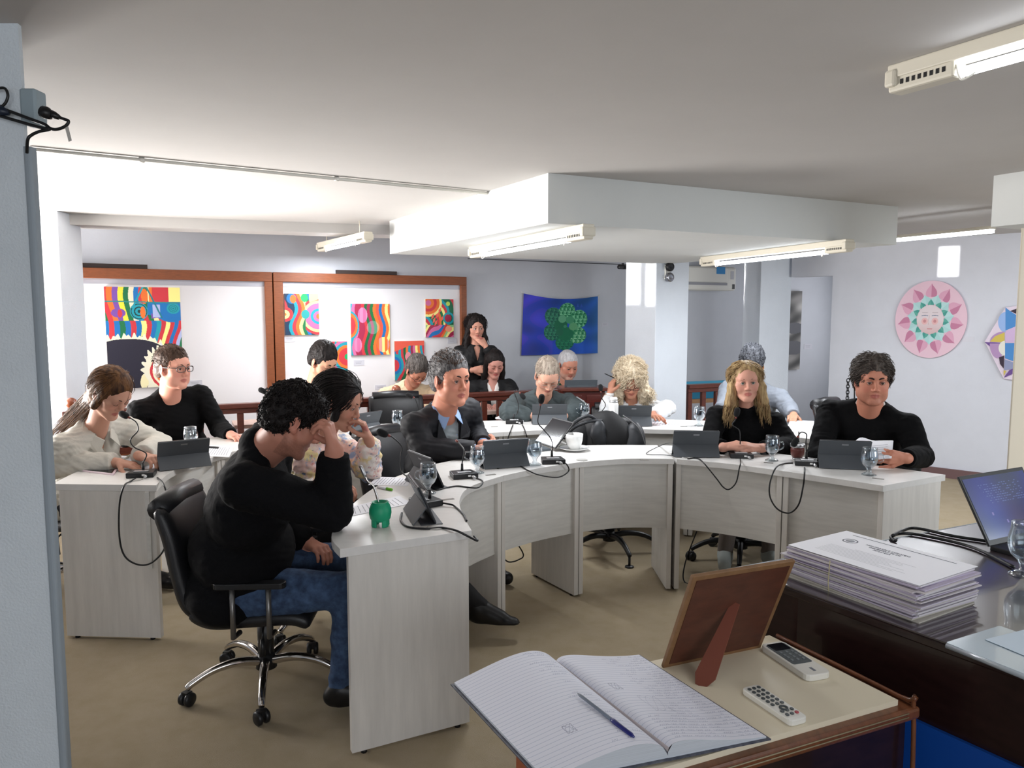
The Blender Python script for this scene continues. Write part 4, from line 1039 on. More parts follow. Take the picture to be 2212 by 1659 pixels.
# spine from the back (far) to the front; page vectors
spn_b = onz(1200, 1448, ZL + .004); 
right_b = onz(1380, 1420, ZL + .004); right_f = onz(1655, 1598, ZL + .004)
spn_f = spn_b + (right_f - right_b)
hx = (right_b - spn_b); wpg = hx.length; hx.normalize(); vy = (spn_f - spn_b); Lpg = vy.length; vy.normalize()
print('page', wpg, Lpg)
nb = thing('ledger_book', 'open ruled ledger book with handwriting lying on the cream desk', 'book', spn_b)
def zR(u, v): return np.stack([0 * u, 0 * u, 0.008 + 0.016 * np.sin(np.clip(u * 1.0, 0, 1) ** 0.45 * PI) ** 1 * (1 - u) * 1.6 + 0.010 * (1 - u)], -1)
def zL(u, v):  # left leaf arches high next to the spine
    return np.stack([0 * u, 0 * u, 0.010 + 0.055 * np.sin(PI * np.clip((1 - u), 0, 1) ** 0.55) * (0.7 + 0.3 * v) + 0.030 * u * 0], -1)
imgR = ledger_img(300, 380, [(0.38, 0.62, .09), (0.2, 0.42, .04)], 1); imgL = ledger_img(300, 380, [(0.42, 0.75, .035)], 0)
o3 = spn_f
off_ = tuple(spn_b)
image_panel('right_pages', imgR, spn_f, hx, -vy, wpg, Lpg, M_PAGE, nb, off_, zR)
Wl_ = wpg * 1.12
image_panel('left_pages', imgL, spn_f - hx * Wl_, hx, -vy, Wl_, Lpg, M_PAGE, nb, off_, zL)
M_PEDGE = mat('page_edges', (196, 202, 210), 0.7, noise=.2, nscale=4, stretch=(1, 1, 400))
def skirt(fun, o0, L0, nm):
    mb = MB(); n = 24
    for (p0, dirn, l) in ((o0, hx, L0),):
        for i in range(n):
            u0, u1 = i / n, (i + 1) / n
            za, zb = float(fun(np.array(u0), np.array(0.0))[2]), float(fun(np.array(u1), np.array(0.0))[2])
            a = p0 + hx * (l * u0) - spn_b; b = p0 + hx * (l * u1) - spn_b
            mb.quad(a + V(0, 0, 0.004), b + V(0, 0, 0.004), b + V(0, 0, zb), a + V(0, 0, za))
    a0 = p0 + hx * (L0 if nm == 'right' else 0) - spn_b
    for i in range(n):
        v0, v1 = i / n, (i + 1) / n
        uu = 1.0 if nm == 'right' else 0.0
        za, zb = float(fun(np.array(uu), np.array(v0))[2]), float(fun(np.array(uu), np.array(v1))[2])
        a = a0 - vy * (Lpg * v0); b = a0 - vy * (Lpg * v1)
        mb.quad(a + V(0, 0, 0.004), b + V(0, 0, 0.004), b + V(0, 0, zb), a + V(0, 0, za))
    mb.build('page_block', M_PEDGE, nb)
skirt(zR, spn_f, wpg, 'right'); skirt(zL, spn_f - hx * Wl_, Wl_, 'left')
M_COV = mat('marbled_cover', (58, 62, 76), .5, rgb2=(96, 98, 108), nscale=60)
q = lambda p: (p.x - spn_b.x, p.y - spn_b.y)
MB().prism([q(spn_f + vy * .006), q(spn_f + hx * (wpg + .008) + vy * .006), q(spn_b + hx * (wpg + .008) - vy * .006), q(spn_b - vy * .006)], 0.0005, 0.004).build('right_cover', M_COV, nb)
MB().prism([q(spn_f - hx * (Wl_ + .008) + vy * .006), q(spn_f + vy * .006), q(spn_b - vy * .006), q(spn_b - hx * (Wl_ + .008) - vy * .006)], 0.001, 0.0045).build('left_cover', M_COV, nb)
pa, pb = onz(1248, 1498, ZL + .068), onz(1370, 1592, ZL + .055)
t = thing('ballpoint_pen', 'ballpoint pen with a dark blue cap lying in the fold of the ledger', 'pen', pa)
d = pb - pa
MB().tube([V(0, 0, 0), d * .05, d * 0.66], [.0015, .0038, .0040], 10).build('clear_barrel', mat('clear_barrel', (120, 128, 140), .2), t)
MB().tube([d * 0.62, d * 0.66, d * 0.95, d], [.0044, .0056, .0052, .002], 10).build('cap', mat('pen_blue', (28, 34, 110), .25, coat=.4), t)
# picture frame seen from behind with its strut
f_bl, f_br = onz(1430, 1441, ZL), onz(1653, 1394, ZL)
wd = (f_br - f_bl); Wf = wd.length * .94; wd.normalize(); nbk = V(wd.y, -wd.x, 0)   # toward the camera
t = thing('picture_frame', 'wooden picture frame standing with its brown back to the camera', 'picture frame', f_bl)
lean = 0.10; upv = (V(0, 0, 1) - nbk * -lean * -1).normalized()
upv = (V(0, 0, 1) + nbk * 0.42).normalized()
Hf = 0.325
nbk = (nbk - upv * nbk.dot(upv)).normalized(); Rf = Matrix((wd, -nbk, upv)).transposed()
cc = wd * Wf / 2 + upv * Hf / 2
thn = 0.012
MB().box(cc, (Wf, thn, Hf), Rf).build('frame', mat('frame_wood', (128, 94, 62), .5, noise=.2, nscale=30), t, bevel=.002)
MB().box(cc + nbk * (thn / 2 + .0008), (Wf - 0.03, 0.002, Hf - 0.03), Rf).build('back_board', mat('hardboard', (84, 46, 32), .5, noise=.25, nscale=16, stretch=(1, 1, 3)), t)
top = wd * Wf * 0.52 + upv * Hf * 0.64 + nbk * .009; 
bot = onz(1507, 1480, ZL) - f_bl
ds = (bot - top); Ls = ds.length; ds.normalize(); sx = wd.copy(); sn = sx.cross(ds).normalized()
Rs = Matrix((sn, sx, ds)).transposed()
mb = MB(); hw = 0.016
for (wv, lv) in (): pass
pts2 = [(0.006, 0), (0.022, Ls * .85), (0.012, Ls), (-0.004, Ls), (-0.012, Ls * .9), (-0.008, 0)]
vs = []
side = ds.cross(nbk).normalized()
for th_ in (-.0015, .0015):
    for a, l in pts2: vs.append(top + ds * l + nbk * a * 1.3 + side * th_ + wd * a * .8)
n = len(pts2)
mb.add(vs, [tuple(range(n))[::-1], tuple(range(n, 2 * n))] + [(i, (i + 1) % n, n + (i + 1) % n, n + i) for i in range(n)])
mb.build('strut', mat('strut_wood', (112, 58, 42), .45), t)
# remotes
def remote(label, P4, th, m, kind):
    P = [onz(px, py, ZL + th) for px, py in P4]; c = sum(P, V(0, 0, 0)) / 4
    ax = ((P[1] + P[2]) / 2 - (P[0] + P[3]) / 2); L = ax.length; ax.normalize(); wv = ((P[3] + P[2]) / 2 - (P[0] + P[1]) / 2); W_ = wv.length
    ang = math.atan2(ax.y, ax.x)
    t = thing('remote_control', label, 'remote control', V(c.x, c.y, ZL), ang)
    MB().rbox((0, 0, th / 2), (L, W_, th), W_ * .22).build('body', m, t, bevel=.003)
    if kind == 0:
        MB().rbox((-L * .12, 0, th + .0004), (L * .60, W_ * .8, .0012), .006).build('grey_keypad', mat('keypad_grey', (84, 90, 92), .5), t)
        MB().rbox((-L * .33, 0, th + .0014), (L * .2, W_ * .66, .001), .003).build('display', M_SCR, t)
        for i in range(4):
            for j in range(3): MB().rbox((-L * .16 + i * .0155, (j - 1) * W_ * .24, th + .0018), (.010, .007, .0015), .002).build('button', mat('btn_mid', (120, 126, 128), .5), t)
        MB().box((L * .36, 0, th + .0003), (.02, .008, .0006)).build('maker_mark', mat('mark_grey', (120, 124, 132), .5), t)
    else:
        for i in range(9):
            for j in range(3):
                if i == 6: continue
                m_ = mat('btn_red', (170, 60, 70), .5) if (i == 8 and j == 2) else mat('btn_dark', (70, 76, 78), .5)
                MB().rbox((-L * .40 + i * L * .095, (j - 1) * W_ * .27, th + .001), (.0095, .0085, .003), .003).build('button', m_, t)
        MB().lathe([(.006, th), (.006, th + .003), (.011, th + .003), (.011, th)], (L * .20, 0, 0), 16, closed=True).build('ring_button', mat('btn_dark'), t)
    return t
remote('white air-conditioner remote with grey keypad beside the picture frame', [(1645, 1392), (1752, 1466), (1790, 1446), (1686, 1382)], 0.018, M_WPL, 0)
remote('slim white television remote with many round buttons on the cream desk', [(1598, 1484), (1712, 1560), (1742, 1545), (1640, 1478)], 0.016, M_WPL, 1)
# ---- paper stack on the high desk
ppA, ppB, ppC, ppD = onz(1700, 1258, ZD), onz(1755, 1215, ZD), onz(1710, 1232, ZD), onz(2090, 1372, ZD)
st0 = onz(1692, 1240, ZD); st1 = onz(2085, 1385, ZD)
el_ = (st1 - st0); Lst = 0.36; el_.normalize(); wl_ = V(-el_.y, el_.x, 0)
if wl_.y < 0: wl_ = -wl_
hst = 0.0
pc_ = st0 + el_ * 0.225 + wl_ * 0.145
angst = math.atan2(el_.y, el_.x)
def bundle(label, n, z0, seed, th=0.0042, grp='paper files stacked on the high desk'):
    r_ = random.Random(seed); z = z0
    for i in range(n):
        t_ = th * (0.7 + 0.6 * r_.random()); L_ = 0.43 + .03 * r_.random(); W_ = 0.27 + .02 * r_.random()
        sk = 0.012 * (r_.random() - .5)
        mb = MB(); nn = 16
        # gently sagging sheet bundle
        vs = []; fs = []
        for k in range(nn + 1):
            u = k / nn; x = -L_ / 2 + L_ * u
            zz = z + .0012 * (1 + math.sin(5 * u + i * .7)) * min(1, i / 4)
            for y in (-W_ / 2, W_ / 2):
                for q_ in (0, t_ * .97): vs.append(V(x, y + sk, zz + q_))
        for k in range(nn):
            a = k * 4; b = a + 4
            fs += [(a, b, b + 1, a + 1), (a + 3, b + 3, b + 2, a + 2), (a + 1, b + 1, b + 3, a + 3), (a + 2, b + 2, b, a)]
        fs += [(0, 1, 3, 2), (nn * 4 + 2, nn * 4 + 3, nn * 4 + 1, nn * 4)]
        mb.add(vs, fs, False)
        col = [(198, 190, 204), (206, 200, 202), (186, 176, 196), (212, 208, 212), (190, 186, 176)][r_.randint(0, 4)]
        o = mb.build('paper_file', mat('file_%d' % (col[0]), col, .7, noise=.12, nscale=3, stretch=(1, 1, 500)), loc=None)
        o.location = (pc_.x + .018 * (r_.random() - .5), pc_.y + .018 * (r_.random() - .5), 0); o.rotation_euler = (0, 0, angst + 0.07 * (r_.random() - .5))
        tag(o, label, 'paper file', grp); z += t_
    return z
zt_ = bundle('thin paper file in the tied stack on the high dark desk, below the printed letter', 24, ZD, 3)
# covering letter with printed heading
def stackM(x, y, z): return None
let = tag(MB().box((0, 0, 0), (0.43, 0.30, 0.0008)).build('printed_letter', M_PAPER, loc=(pc_.x + .012, pc_.y + .01, zt_ + .0035)), 'printed letter with an oval seal lying on top of the tall paper stack', 'paper')
let.rotation_euler = (0.0, 0.0, angst + 0.03)
M_INK = mat('ink_grey', (110, 112, 120), .8)
# text runs so that it reads from the desk's user side (from the right)
RT = Matrix.Rotation(-PI * 0.0, 4, 'Z')
for i, s in enumerate(('HONORABLE CONCEJO', 'DELIBERANTE DE', 'PINAMAR')):
    lettering('heading', s, 0.0135, Matrix.Translation(V(-0.01, 0.062 - .016 * i, 0.0006)), M_INK, let)
MB().lathe([(0.024, 0), (0.024, 0.0004), (0.020, 0.0004), (0.020, 0)], (-0.135, 0.055, 0.0004), 28, closed=True).build('round_seal', M_INK, let)
MB().lathe([(0, 0), (0.014, 0.0003), (0.0, 0.0004)], (-0.135, 0.055, 0.0004), 20).build('seal_emblem', mat('ink_pale', (170, 172, 178), .8), let)
mb = MB()
for i in range(9):
    y = -0.015 - i * .011; x0 = -0.15 + (.08 if i == 0 else 0); x1 = 0.15 - (0.1 * rnd.random())
    mb.quad(V(x0, y, .0006), V(x1, y, .0006), V(x1, y + .0016, .0006), V(x0, y + .0016, .0006))
mb.build('printed_lines', mat('ink_pale'), let)
MB().tube([V(-0.17, .12, .0008), V(0.17, .12, .0008)], .0008, 4).build('rule_line', M_INK, let)
bp_ = pc_ - wl_ * 0.118 + el_ * 0.0
tag(MB().tube(smooth_path([V(0, 0, 0.001), V(0, 0, 0.03) - wl_ * .004, V(0, 0, zt_ - ZD)]), 0.0015, 6).build('tie_string', mat('string', (190, 180, 140), .8), loc=(pc_ - wl_ * 0.150 - el_ * .05).xy.to_3d() + V(0, 0, ZD)), 'pale string tied around the tall paper stack', 'string')
# folders at the lower right
fp = onz(2200, 1432, ZD) 
t = thing('plastic_folder', 'clear plastic folder with papers on the desk edge at the lower right', 'folder', V(fp.x + 0.05, fp.y - .02, ZD), angst - 0.05)
MB().rbox((0, 0, 0.006), (0.34, 0.22, 0.012), .004).build('papers_inside', M_PAPER, t)
MB().rbox((0, 0, 0.0135), (0.345, 0.225, 0.002), .006).build('cover_sheet', mat('plastic_sheet', (190, 206, 218), .12, coat=.8), t)
MB().tube([V(-.17, -.112, .007), V(.17, -.112, .007)], .007, 8).build('spine_bar', mat('spine_clear', (170, 180, 188), .15, coat=1), t)
o = MB().box((0, 0, 0), (0.2, 0.16, .0008)).build('paper_sheet', mat('bluish_paper', (190, 206, 220), .4), loc=(fp.x + .1, fp.y + .06, ZD + .0165)); o.rotation_euler = (0, 0, .4); tag(o, 'loose bluish sheet lying on the clear plastic folder', 'paper')
# ---- open laptop with a blue desktop screen
l0 = onz(2135, 1188, ZD)
la = ony(2068, 1001, l0.y + .05)
t = thing('laptop', 'open black laptop with a blue screen at the right edge of the desk', 'laptop', l0)
x_ = V(0.93, -0.36, 0).normalized()
x_ = V(0.89, 0.456, 0).normalized()
p00 = l0 + V(0, 0, 0.012); p01 = ony(2070, 1003, l0.y + 0.10)
upl = (V(-x_.y, x_.x, 0) * 0.56 + V(0, 0, 1)).normalized(); Hl = 0.26; upn = upl; nl_ = x_.cross(upn).normalized()
if nl_.dot(V(0, -1, 0)) < 0: nl_ = -nl_
Rlp = Matrix((x_, nl_ * -1, upn)).transposed()
Wlp = Hl * 1.55
sh = 0.0
cc_ = x_ * (Wlp / 2 + sh * .5) + upn * Hl / 2 + V(0, 0, .012)
sc_ = MB().box(cc_, (Wlp, 0.008, Hl), Rlp).build('lid', M_BLACK, t, bevel=.002)
# picture on the screen: emissive cells
Wi, Hi = 120, 78; yy, xx = np.mgrid[0:Hi, 0:Wi]
im = np.zeros((Hi, Wi, 3)); im[..., 0] = 22 + 40 * np.exp(-((xx - 70) ** 2 + (yy - 60) ** 2) / 900.); im[..., 1] = 44 + 30 * np.exp(-((xx - 20) ** 2 + (yy - 70) ** 2) / 1200.); im[..., 2] = 128 + 30 * np.sin(xx / 17.) + 20 * np.exp(-((yy - 40) ** 2) / 600.)
for r0 in range(10, 36, 3):
    for x0 in range(18 + r0 // 2, 100, 5):
        if rs.rand() < .75: im[r0, x0:x0 + rs.randint(2, 5)] = (96, 120, 200)
for (a, b) in ((26, 46), (47, 58), (70, 66)): im[b:b + 4, a:a + 3] = (150, 140, 225)
M_SCRE = bpy.data.materials.new('lit_screen'); M_SCRE.use_nodes = True
nt = M_SCRE.node_tree; at = nt.nodes.new('ShaderNodeAttribute'); at.attribute_name = 'tint'
bs = nt.nodes['Principled BSDF']; bs.inputs['Roughness'].default_value = .15; bs.inputs['Base Color'].default_value = (.01, .01, .02, 1)
nt.links.new(at.outputs['Color'], bs.inputs['Emission Color']); bs.inputs['Emission Strength'].default_value = 0.5
o0 = cc_ - x_ * (Wlp / 2 - .012) - upn * (Hl / 2 - .02) + nl_ * .0048
image_panel('display', im, o0, x_, upn, Wlp - .024, Hl - .034, M_SCRE, sc_)
MB().box(x_ * (Wlp / 2 + .0) + (nl_ - V(0, 0, nl_.z)).normalized() * .12 + V(0, 0, .008), (Wlp, .23, .016), Matrix((x_, V(-x_.y, x_.x, 0), V(0, 0, 1))).transposed()).build('keyboard_base', M_BLACK, t, bevel=.002)
# heavy cables on the glass
Z2 = ZD + .007
tag(MB().tube(smooth_path([onz(2190, 1225, Z2), onz(2100, 1182, Z2), onz(2000, 1158, Z2), onz(1950, 1152, Z2), onz(1925, 1160, Z2), onz(1935, 1168, Z2)], 8), .006, 8).build('laptop_cable', M_BLACK), 'thick black cable nearest the papers curving on the high desk', 'cable')
tag(MB().tube(smooth_path([onz(2140, 1170, Z2), onz(2060, 1158, Z2), onz(1980, 1141, Z2), onz(1950, 1146, Z2), onz(1928, 1157, Z2 + .01)], 8), .006, 8).build('laptop_cable', M_BLACK), 'black laptop cable farthest from the papers on the high desk', 'cable')
# chain hanging behind the reading man
ch = ony(1832, 822, 7.2)
mb = MB()
for k in range(9):
    zc = ch.z - k * 0.028; R = Matrix.Rotation(PI / 2 * (k % 2), 3, 'Z')
    mb.tube([V(0, 0, -k * .028) + R @ V(.014 * math.cos(a), 0, .02 * math.sin(a)) for a in [2 * PI * q / 12 for q in range(12)]], .0045, 6, closed=True)
tag(mb.build('chain', M_BLACK, loc=ch), 'black metal chain hanging behind the reading man\'s head', 'chain')
tag(MB().tube([V(0, 0, 0), V(0.06, 0, -.02), V(0.09, 0, -.7)], .006, 6).build('chain_stand', M_BLACK, loc=ch + V(0, 0, .02)), 'thin black post holding the chain behind the reading man', 'stand')
MB().tube([V(0.09, 0, -.7), V(0.09, 0, -ch.z - .02 + .0)], .006, 6).build('lower_post', M_BLACK, bpy.data.objects['chain_stand'])
# ================================================================== PAINTINGS AND LABELS
M_PAINT = mat('painted_canvas', (255, 255, 255), 0.55, attr='tint')
M_CANV = mat('canvas_edge', (206, 196, 180), 0.7)
M_CARD = mat('caption_card', (206, 206, 214), 0.5)
CR, CO, CY, CG, CT, CB, CP, CK = (200, 52, 62), (226, 112, 44), (244, 232, 140), (20, 110, 66), (24, 150, 168), (20, 110, 178), (206, 104, 152), (36, 34, 52)
CV, CM, CLB, CDG = (118, 74, 158), (160, 36, 70), (170, 180, 220), (16, 60, 56)
def bands(v, cols):
    "v: array, integer part selects the colour"
    idx = np.floor(v).astype(int) % len(cols); return np.array(cols, dtype=float)[idx]
def over(img, mask, col):
    img[mask] = np.array(col, dtype=float)
def grid(W_, H_):
    y, x = np.mgrid[0:H_, 0:W_]; return (x + .5) / W_, (y + .5) / H_
def painting(label, px0, py0, px1, py1, img, off, th=0.03, name='painting', group=None):
    a = wallpt(px0, py0, off + th); b = wallpt(px1, py1, off + th)
    wv = (b - a).dot(UX); a2 = wallpt(px0, py1, off + th); hv = a.z - wallpt(px0, py1, off + th).z
    o = V(a.x, a.y, a.z - hv)
    t = thing(name, label, 'painting', o, 0, group)
    c = UX * wv / 2 - WN * th / 2 + V(0, 0, hv / 2)
    MB().box(c, (wv, th * .96, hv), Rw).build('stretcher', M_CANV, t)
    image_panel('canvas', img, tuple(WN * 0.001), UX, V(0, 0, 1), wv, hv, M_PAINT, t)
    return t
# large painting: dark half disc, flames, flowing ribbons of colour
W_, H_ = 190, 250
X, Y = grid(W_, H_)
img = bands((X + 0.05 * np.sin(Y * 9 + 1) + 0.10 * (Y - .3) * np.sin(X * 5)) * 15, [CR, CO, CV, (244, 214, 60), CG, (236, 220, 190), CB, CR, CG, (238, 224, 160), CR, CB, CT, CO, CB, CG])
lo_ = bands((X + 0.03 * np.sin(Y * 14) + 0.06 * np.sin(Y * 6 + X * 3)) * 17, [CB, CR, CB, CG, CB, CR, CB, CY, CR, CB, CT, CR, CY, CR, CB, CR, CLB, CG, CO, CG, CT])
m = Y > 0.33; img[m] = lo_[m]
m = (Y < .17) & (X > .58); img[m] = bands(X * 9 + .4, [CY, CO, CR, CY, CO, CO, CR, CR, CY])[m]
m = (Y > .145 - 0.0 + .12 * (X - .9).clip(-.4, 0) ** 2) & (Y < .31 + .04 * np.sin(X * 9)) & (X > .55); over(img, m, CB)
over(img, (Y > .29 + .04 * np.sin(X * 9)) & (Y < .32 + .02 * np.sin(X * 6)) & (X > .6), CV)
over(img, (X > .62) & (X < .72) & (Y > .17) & (Y < .30), CLB)
over(img, ((X - .90) / .09) ** 2 + ((Y - .21) / .055) ** 2 < 1, CT)
r_ = np.sqrt(((X - .90) / .09) ** 2 + ((Y - .21) / .055) ** 2); over(img, (r_ < .8) & (np.sin(r_ * 22) > .4), (16, 120, 120))
r_ = np.sqrt(((X - .44) / .12) ** 2 + ((Y - .24) / .085) ** 2)
over(img, r_ < 1, CT); over(img, (r_ < .9) & (np.sin(r_ * 16) > .35), CDG); over(img, ((X - .49) / .035) ** 2 + ((Y - .25) / .06) ** 2 < 1, CO)
over(img, ((X - .17) / .095) ** 2 + ((Y - .255) / .045) ** 2 < 1, CV); over(img, ((X - .19) / .03) ** 2 + ((Y - .26) / .04) ** 2 < 1, CR)
over(img, ((X - .52) / .045) ** 2 + ((Y - .09) / .075) ** 2 < 1, CO)
for (x0, y0, x1, y1, wd_, c_) in ((.50, .0, .36, .20, .012, CT), (.55, 0, .74, .3, .010, (20, 120, 130)), (0, .14, 1.0, .155, .006, (40, 130, 130))):
    tt = np.clip(((X - x0) * (x1 - x0) + (Y - y0) * (y1 - y0)) / ((x1 - x0) ** 2 + (y1 - y0) ** 2), 0, 1)
    over(img, np.hypot(X - x0 - tt * (x1 - x0), Y - y0 - tt * (y1 - y0)) < wd_, c_)
for (cx, cy) in ((.27, .53), (.34, .52), (.47, .53), (.56, .55)):
    over(img, ((X - cx) / .022) ** 2 + ((Y - cy) / .045) ** 2 < 1, CG if cx > .4 else CR)
hs = np.sin(X * 91) * .5 + np.sin(X * 53 + 1) * .5
arc = 0.655 - 0.145 * np.sqrt(np.clip(1 - ((X - .28) / .50) ** 2, 0, 1))
fl = arc - 0.035 - 0.03 * hs
over(img, (Y > fl) & (Y > .45) & (X < .95), (238, 232, 200)); over(img, (Y > fl + .03) & (Y > .5) & (X > .7), (214, 220, 226))
over(img, (Y > arc) & (X < 1.0), (34, 32, 48))
r0_ = np.sqrt(((X - .70) / .24) ** 2 + ((Y - .84) / .23) ** 2) + .10 * np.sin(np.arctan2(Y - .84, X - .70) * 23) + .05 * hs
over(img, (r0_ < 1.05) & (Y > .58), (232, 228, 206)); over(img, (np.hypot((X - .47) / .05, (Y - .95) / .08) + .2 * hs < 1), (236, 226, 180))
r_ = np.sqrt(((X - .74) / .22) ** 2 + ((Y - .84) / .19) ** 2)
m = (X > .53) & (r_ < .92) & (Y > .6); img[m] = bands(r_ * 7 + .2 * hs, [CR, CG, CY, CO, (238, 232, 200), CR, (238, 232, 200)])[m]
over(img, (X > .93) & (Y > .62), (34, 32, 48))
painting('large painting of coloured ribbons over a dark half disc with flames', 224, 619, 397, 841, img, 0.03, 0.035)
# five small paintings
W_, H_ = 100, 124
X, Y = grid(W_, H_)
GP = 'small colourful abstract paintings on the right display board'
img = bands((X + .09 * np.sin(Y * 7 + 2.2)) * 10, [(20, 50, 80), (20, 50, 80), CT, CR, CO, CY, CG, CB, (20, 60, 76), CR])
r_ = np.hypot((X - 1.0) / .8, (Y - .55) / .62); m = (r_ < .72) & (X > .6); img[m] = bands(r_ * 9.6, [CO, CP, CT, CP, CP, CY, CR])[m]
r_ = np.hypot((X - .0) / .8, (Y - .5) / .6); m = r_ < .3; img[m] = bands(r_ * 17, [CO, CY, CY, CR, CR])[m]
over(img, np.hypot((X - .2) / .14, (Y - .12) / .12) < 1, CB); over(img, (np.hypot((X - .25) / .09, (Y - .13) / .1) < 1), CO)
over(img, np.hypot((X - .58) / .11, (Y - .10) / .1) < 1, (30, 160, 96)); over(img, np.hypot((X - .60) / .12, (Y - .5) / .11) < 1, (40, 150, 150))
m = (Y < .25 - .3 * (X - .6)) & (X > .72); over(img, m, CY)
painting('small painting with a pink and turquoise arch at its right side', 614, 634, 690, 724, img, 0.03, 0.02, group=GP)
img = bands((X + .055 * np.sin(Y * 8.5 + .6)) * 13, [CT, CP, CM, CM, CR, (20, 96, 56), CM, (20, 110, 56), CO, (226, 84, 60), CB, CO, CY, CO])
r_ = np.hypot((X + .05) / .5, (Y - .42) / .55); m = (r_ < .52) & (X < .24); img[m] = bands(r_ * 9, [CG, CR, CR, CO, CT])[m]
m = np.hypot((X - .56) / .16, (Y - .46) / .13) < 1; img[m] = img[m] * .6 + np.array((180, 210, 210)) * .4
m = (np.hypot((X - .30) / .12, (Y - .22) / .15) < 1); img[m] = bands(X * 13, [CP, (226, 130, 170)])[m]
m = (np.hypot((X - .17) / .1, (Y - .80) / .14) < 1); img[m] = bands(X * 13, [CP, (226, 130, 170)])[m]
m = np.hypot((X - .82) / .16, (Y - .80) / .15) < 1; img[m] = bands(X * 14, [CO, (222, 150, 140), CY])[m]
painting('tall central painting of vertical wavy stripes with a pale disc', 757, 656, 843, 768, img, 0.03, 0.02, group=GP)
img = bands((X * 1.2 - Y * .5 + .1 * np.sin(Y * 6 + X * 4)) * 9, [(16, 96, 60), CR, CO, (20, 110, 60), CY, CR, CT, (16, 100, 66)])
m = (np.hypot((X - .1) / .4, (Y - .1) / .3) < 1); img[m] = bands(np.hypot((X - .1) / .4, (Y - .1) / .3) * 4, [CP, CO, CR, CO])[m]
r_ = np.hypot((X - .1) / .4, (Y - .1) / .3); over(img, (r_ > 1) & (r_ < 1.2), CY)
m = Y > .68; img[m] = bands((X * .8 + Y * 1.0 + .07 * np.sin(X * 9)) * 9, [CY, CM, CP, CB, CR, CO, (140, 190, 130)])[m]
for (cx, cy) in ((.3, .55), (.42, .42), (.5, .3), (.25, .45), (.36, .62), (.6, .5)):
    over(img, np.abs((X - cx) + (Y - cy) * .6) / .05 + np.abs((Y - cy) - (X - cx) * .6) / .11 < 1, (232, 96, 84))
over(img, np.hypot((X - .80) / .12, (Y - .5) / .1) < 1, CM); r_ = np.hypot((X - .82) / .2, (Y - .5) / .16); over(img, (r_ > .7) & (r_ < 1), CT)
over(img, np.hypot((X - .82) / .12, (Y - .78) / .08) < 1, (240, 150, 120)); over(img, np.hypot((X - .8) / .07, (Y - .12) / .06) < 1, (190, 214, 90))
painting('small painting of red petals and green curves at the right edge of the board', 919, 646, 980, 729, img, 0.03, 0.02, group=GP)
img = bands((X * .9 + .25 * (1 - Y) * X + .1 * np.sin(Y * 5)) * 11, [CM, CR, (232, 96, 60), (20, 110, 60), CR, CR, CT, CO, CP, CM, CR])
r_ = np.hypot((X - 1.0) / .55, (Y - .5) / .42); m = r_ < 1.35; img[m] = bands(r_ * 4.4, [(20, 160, 90), CR, CR, CO, CT, CP])[m]
painting('small painting with a green spot, partly hidden by the young man', 700, 738, 751, 806, img, 0.03, 0.02, group=GP)
img = bands((X + .25 * (Y - .3) * (X - .5) * -2 + .05 * np.sin(Y * 7)) * 12, [CB, CR, CT, CR, (16, 96, 56), CO, CT, CM, CP, CY, CO, CT, CR])
over(img, Y < .12 + .3 * (.5 - X).clip(0, 1), (226, 90, 70)); over(img, np.hypot((X - .45) / .1, (Y - .4) / .12) < 1, (226, 140, 150))
r_ = np.hypot((X) / .3, (Y - .62) / .3); m = r_ < 1; img[m] = bands(r_ * 4, [CR, CR, CB, CT])[m]
painting('small painting of fanned stripes above the beige sweater man', 852, 737, 917, 822, img, 0.03, 0.02, group=GP)
# caption cards
def card(lb, px0, py0, px1, py1, off=0.03):
    a = wallpt(px0, py0, off + .001); b = wallpt(px1, py1, off + .001); w_ = (b - a).dot(UX); h_ = a.z - wallpt(px0, py1, off).z
    t = thing('caption_card', lb, 'label', V(a.x, a.y, a.z - h_), 0, 'caption cards beside the artworks')
    MB().box(UX * w_ / 2 + V(0, 0, h_ / 2), (w_, .004, h_), Rw).build('card', M_CARD, t)
    for k in range(2):
        MB().box(UX * w_ * .45 + WN * .0024 + V(0, 0, h_ * (.65 - .25 * k)), (w_ * (.6 - .1 * k), .001, h_ * .06), Rw).build('text_line', mat('card_ink', (160, 160, 170), .7), t)
card('caption card right of the large painting', 407, 822, 437, 834)
card('caption card below the pink and turquoise arch painting', 614, 728, 638, 739)
card('caption card below the tall central painting', 764, 778, 787, 790)
card('caption card below the red petals painting', 967, 730, 987, 742)
card('caption card left of the beige sweater man', 810, 832, 834, 842)
card('caption card on the bluish wall right of the blue cloth', 1300, 697, 1314, 705, 0.0)
card('caption card beside the tall grey painting', 1737, 743, 1754, 754, 0.0)
# blue cloth with a green flower of discs
W_, H_ = 180, 160
X, Y = grid(W_, H_)
nz = np.sin(X * 9 + 3 * np.sin(Y * 5)) * np.sin(Y * 7 + 2 * np.sin(X * 6)) 
img = np.zeros((H_, W_, 3)); img[..., 0] = 28 + 26 * (nz > .2) * (X < .4) + 12 * nz; img[..., 1] = 48 + 54 * X + 10 * nz; img[..., 2] = 176 + 36 * nz + 12 * X
def facets(cx, cy, rx, ry, ca, cb, n=7):
    m = ((X - cx) / rx) ** 2 + ((Y - cy) / ry) ** 2 < 1
    u = (X - cx) / rx * 2.2; v = (Y - cy) / ry * 2.2
    k = (np.floor(u) + np.floor(v) + np.floor(u - v) + np.floor((u + v) * .9)).astype(int) % 3
    c = np.array([ca, cb, tuple((np.array(ca) + np.array(cb)) / 2)])[k]
    img[m] = c[m]
L_, D_ = (130, 214, 164), (24, 130, 84)
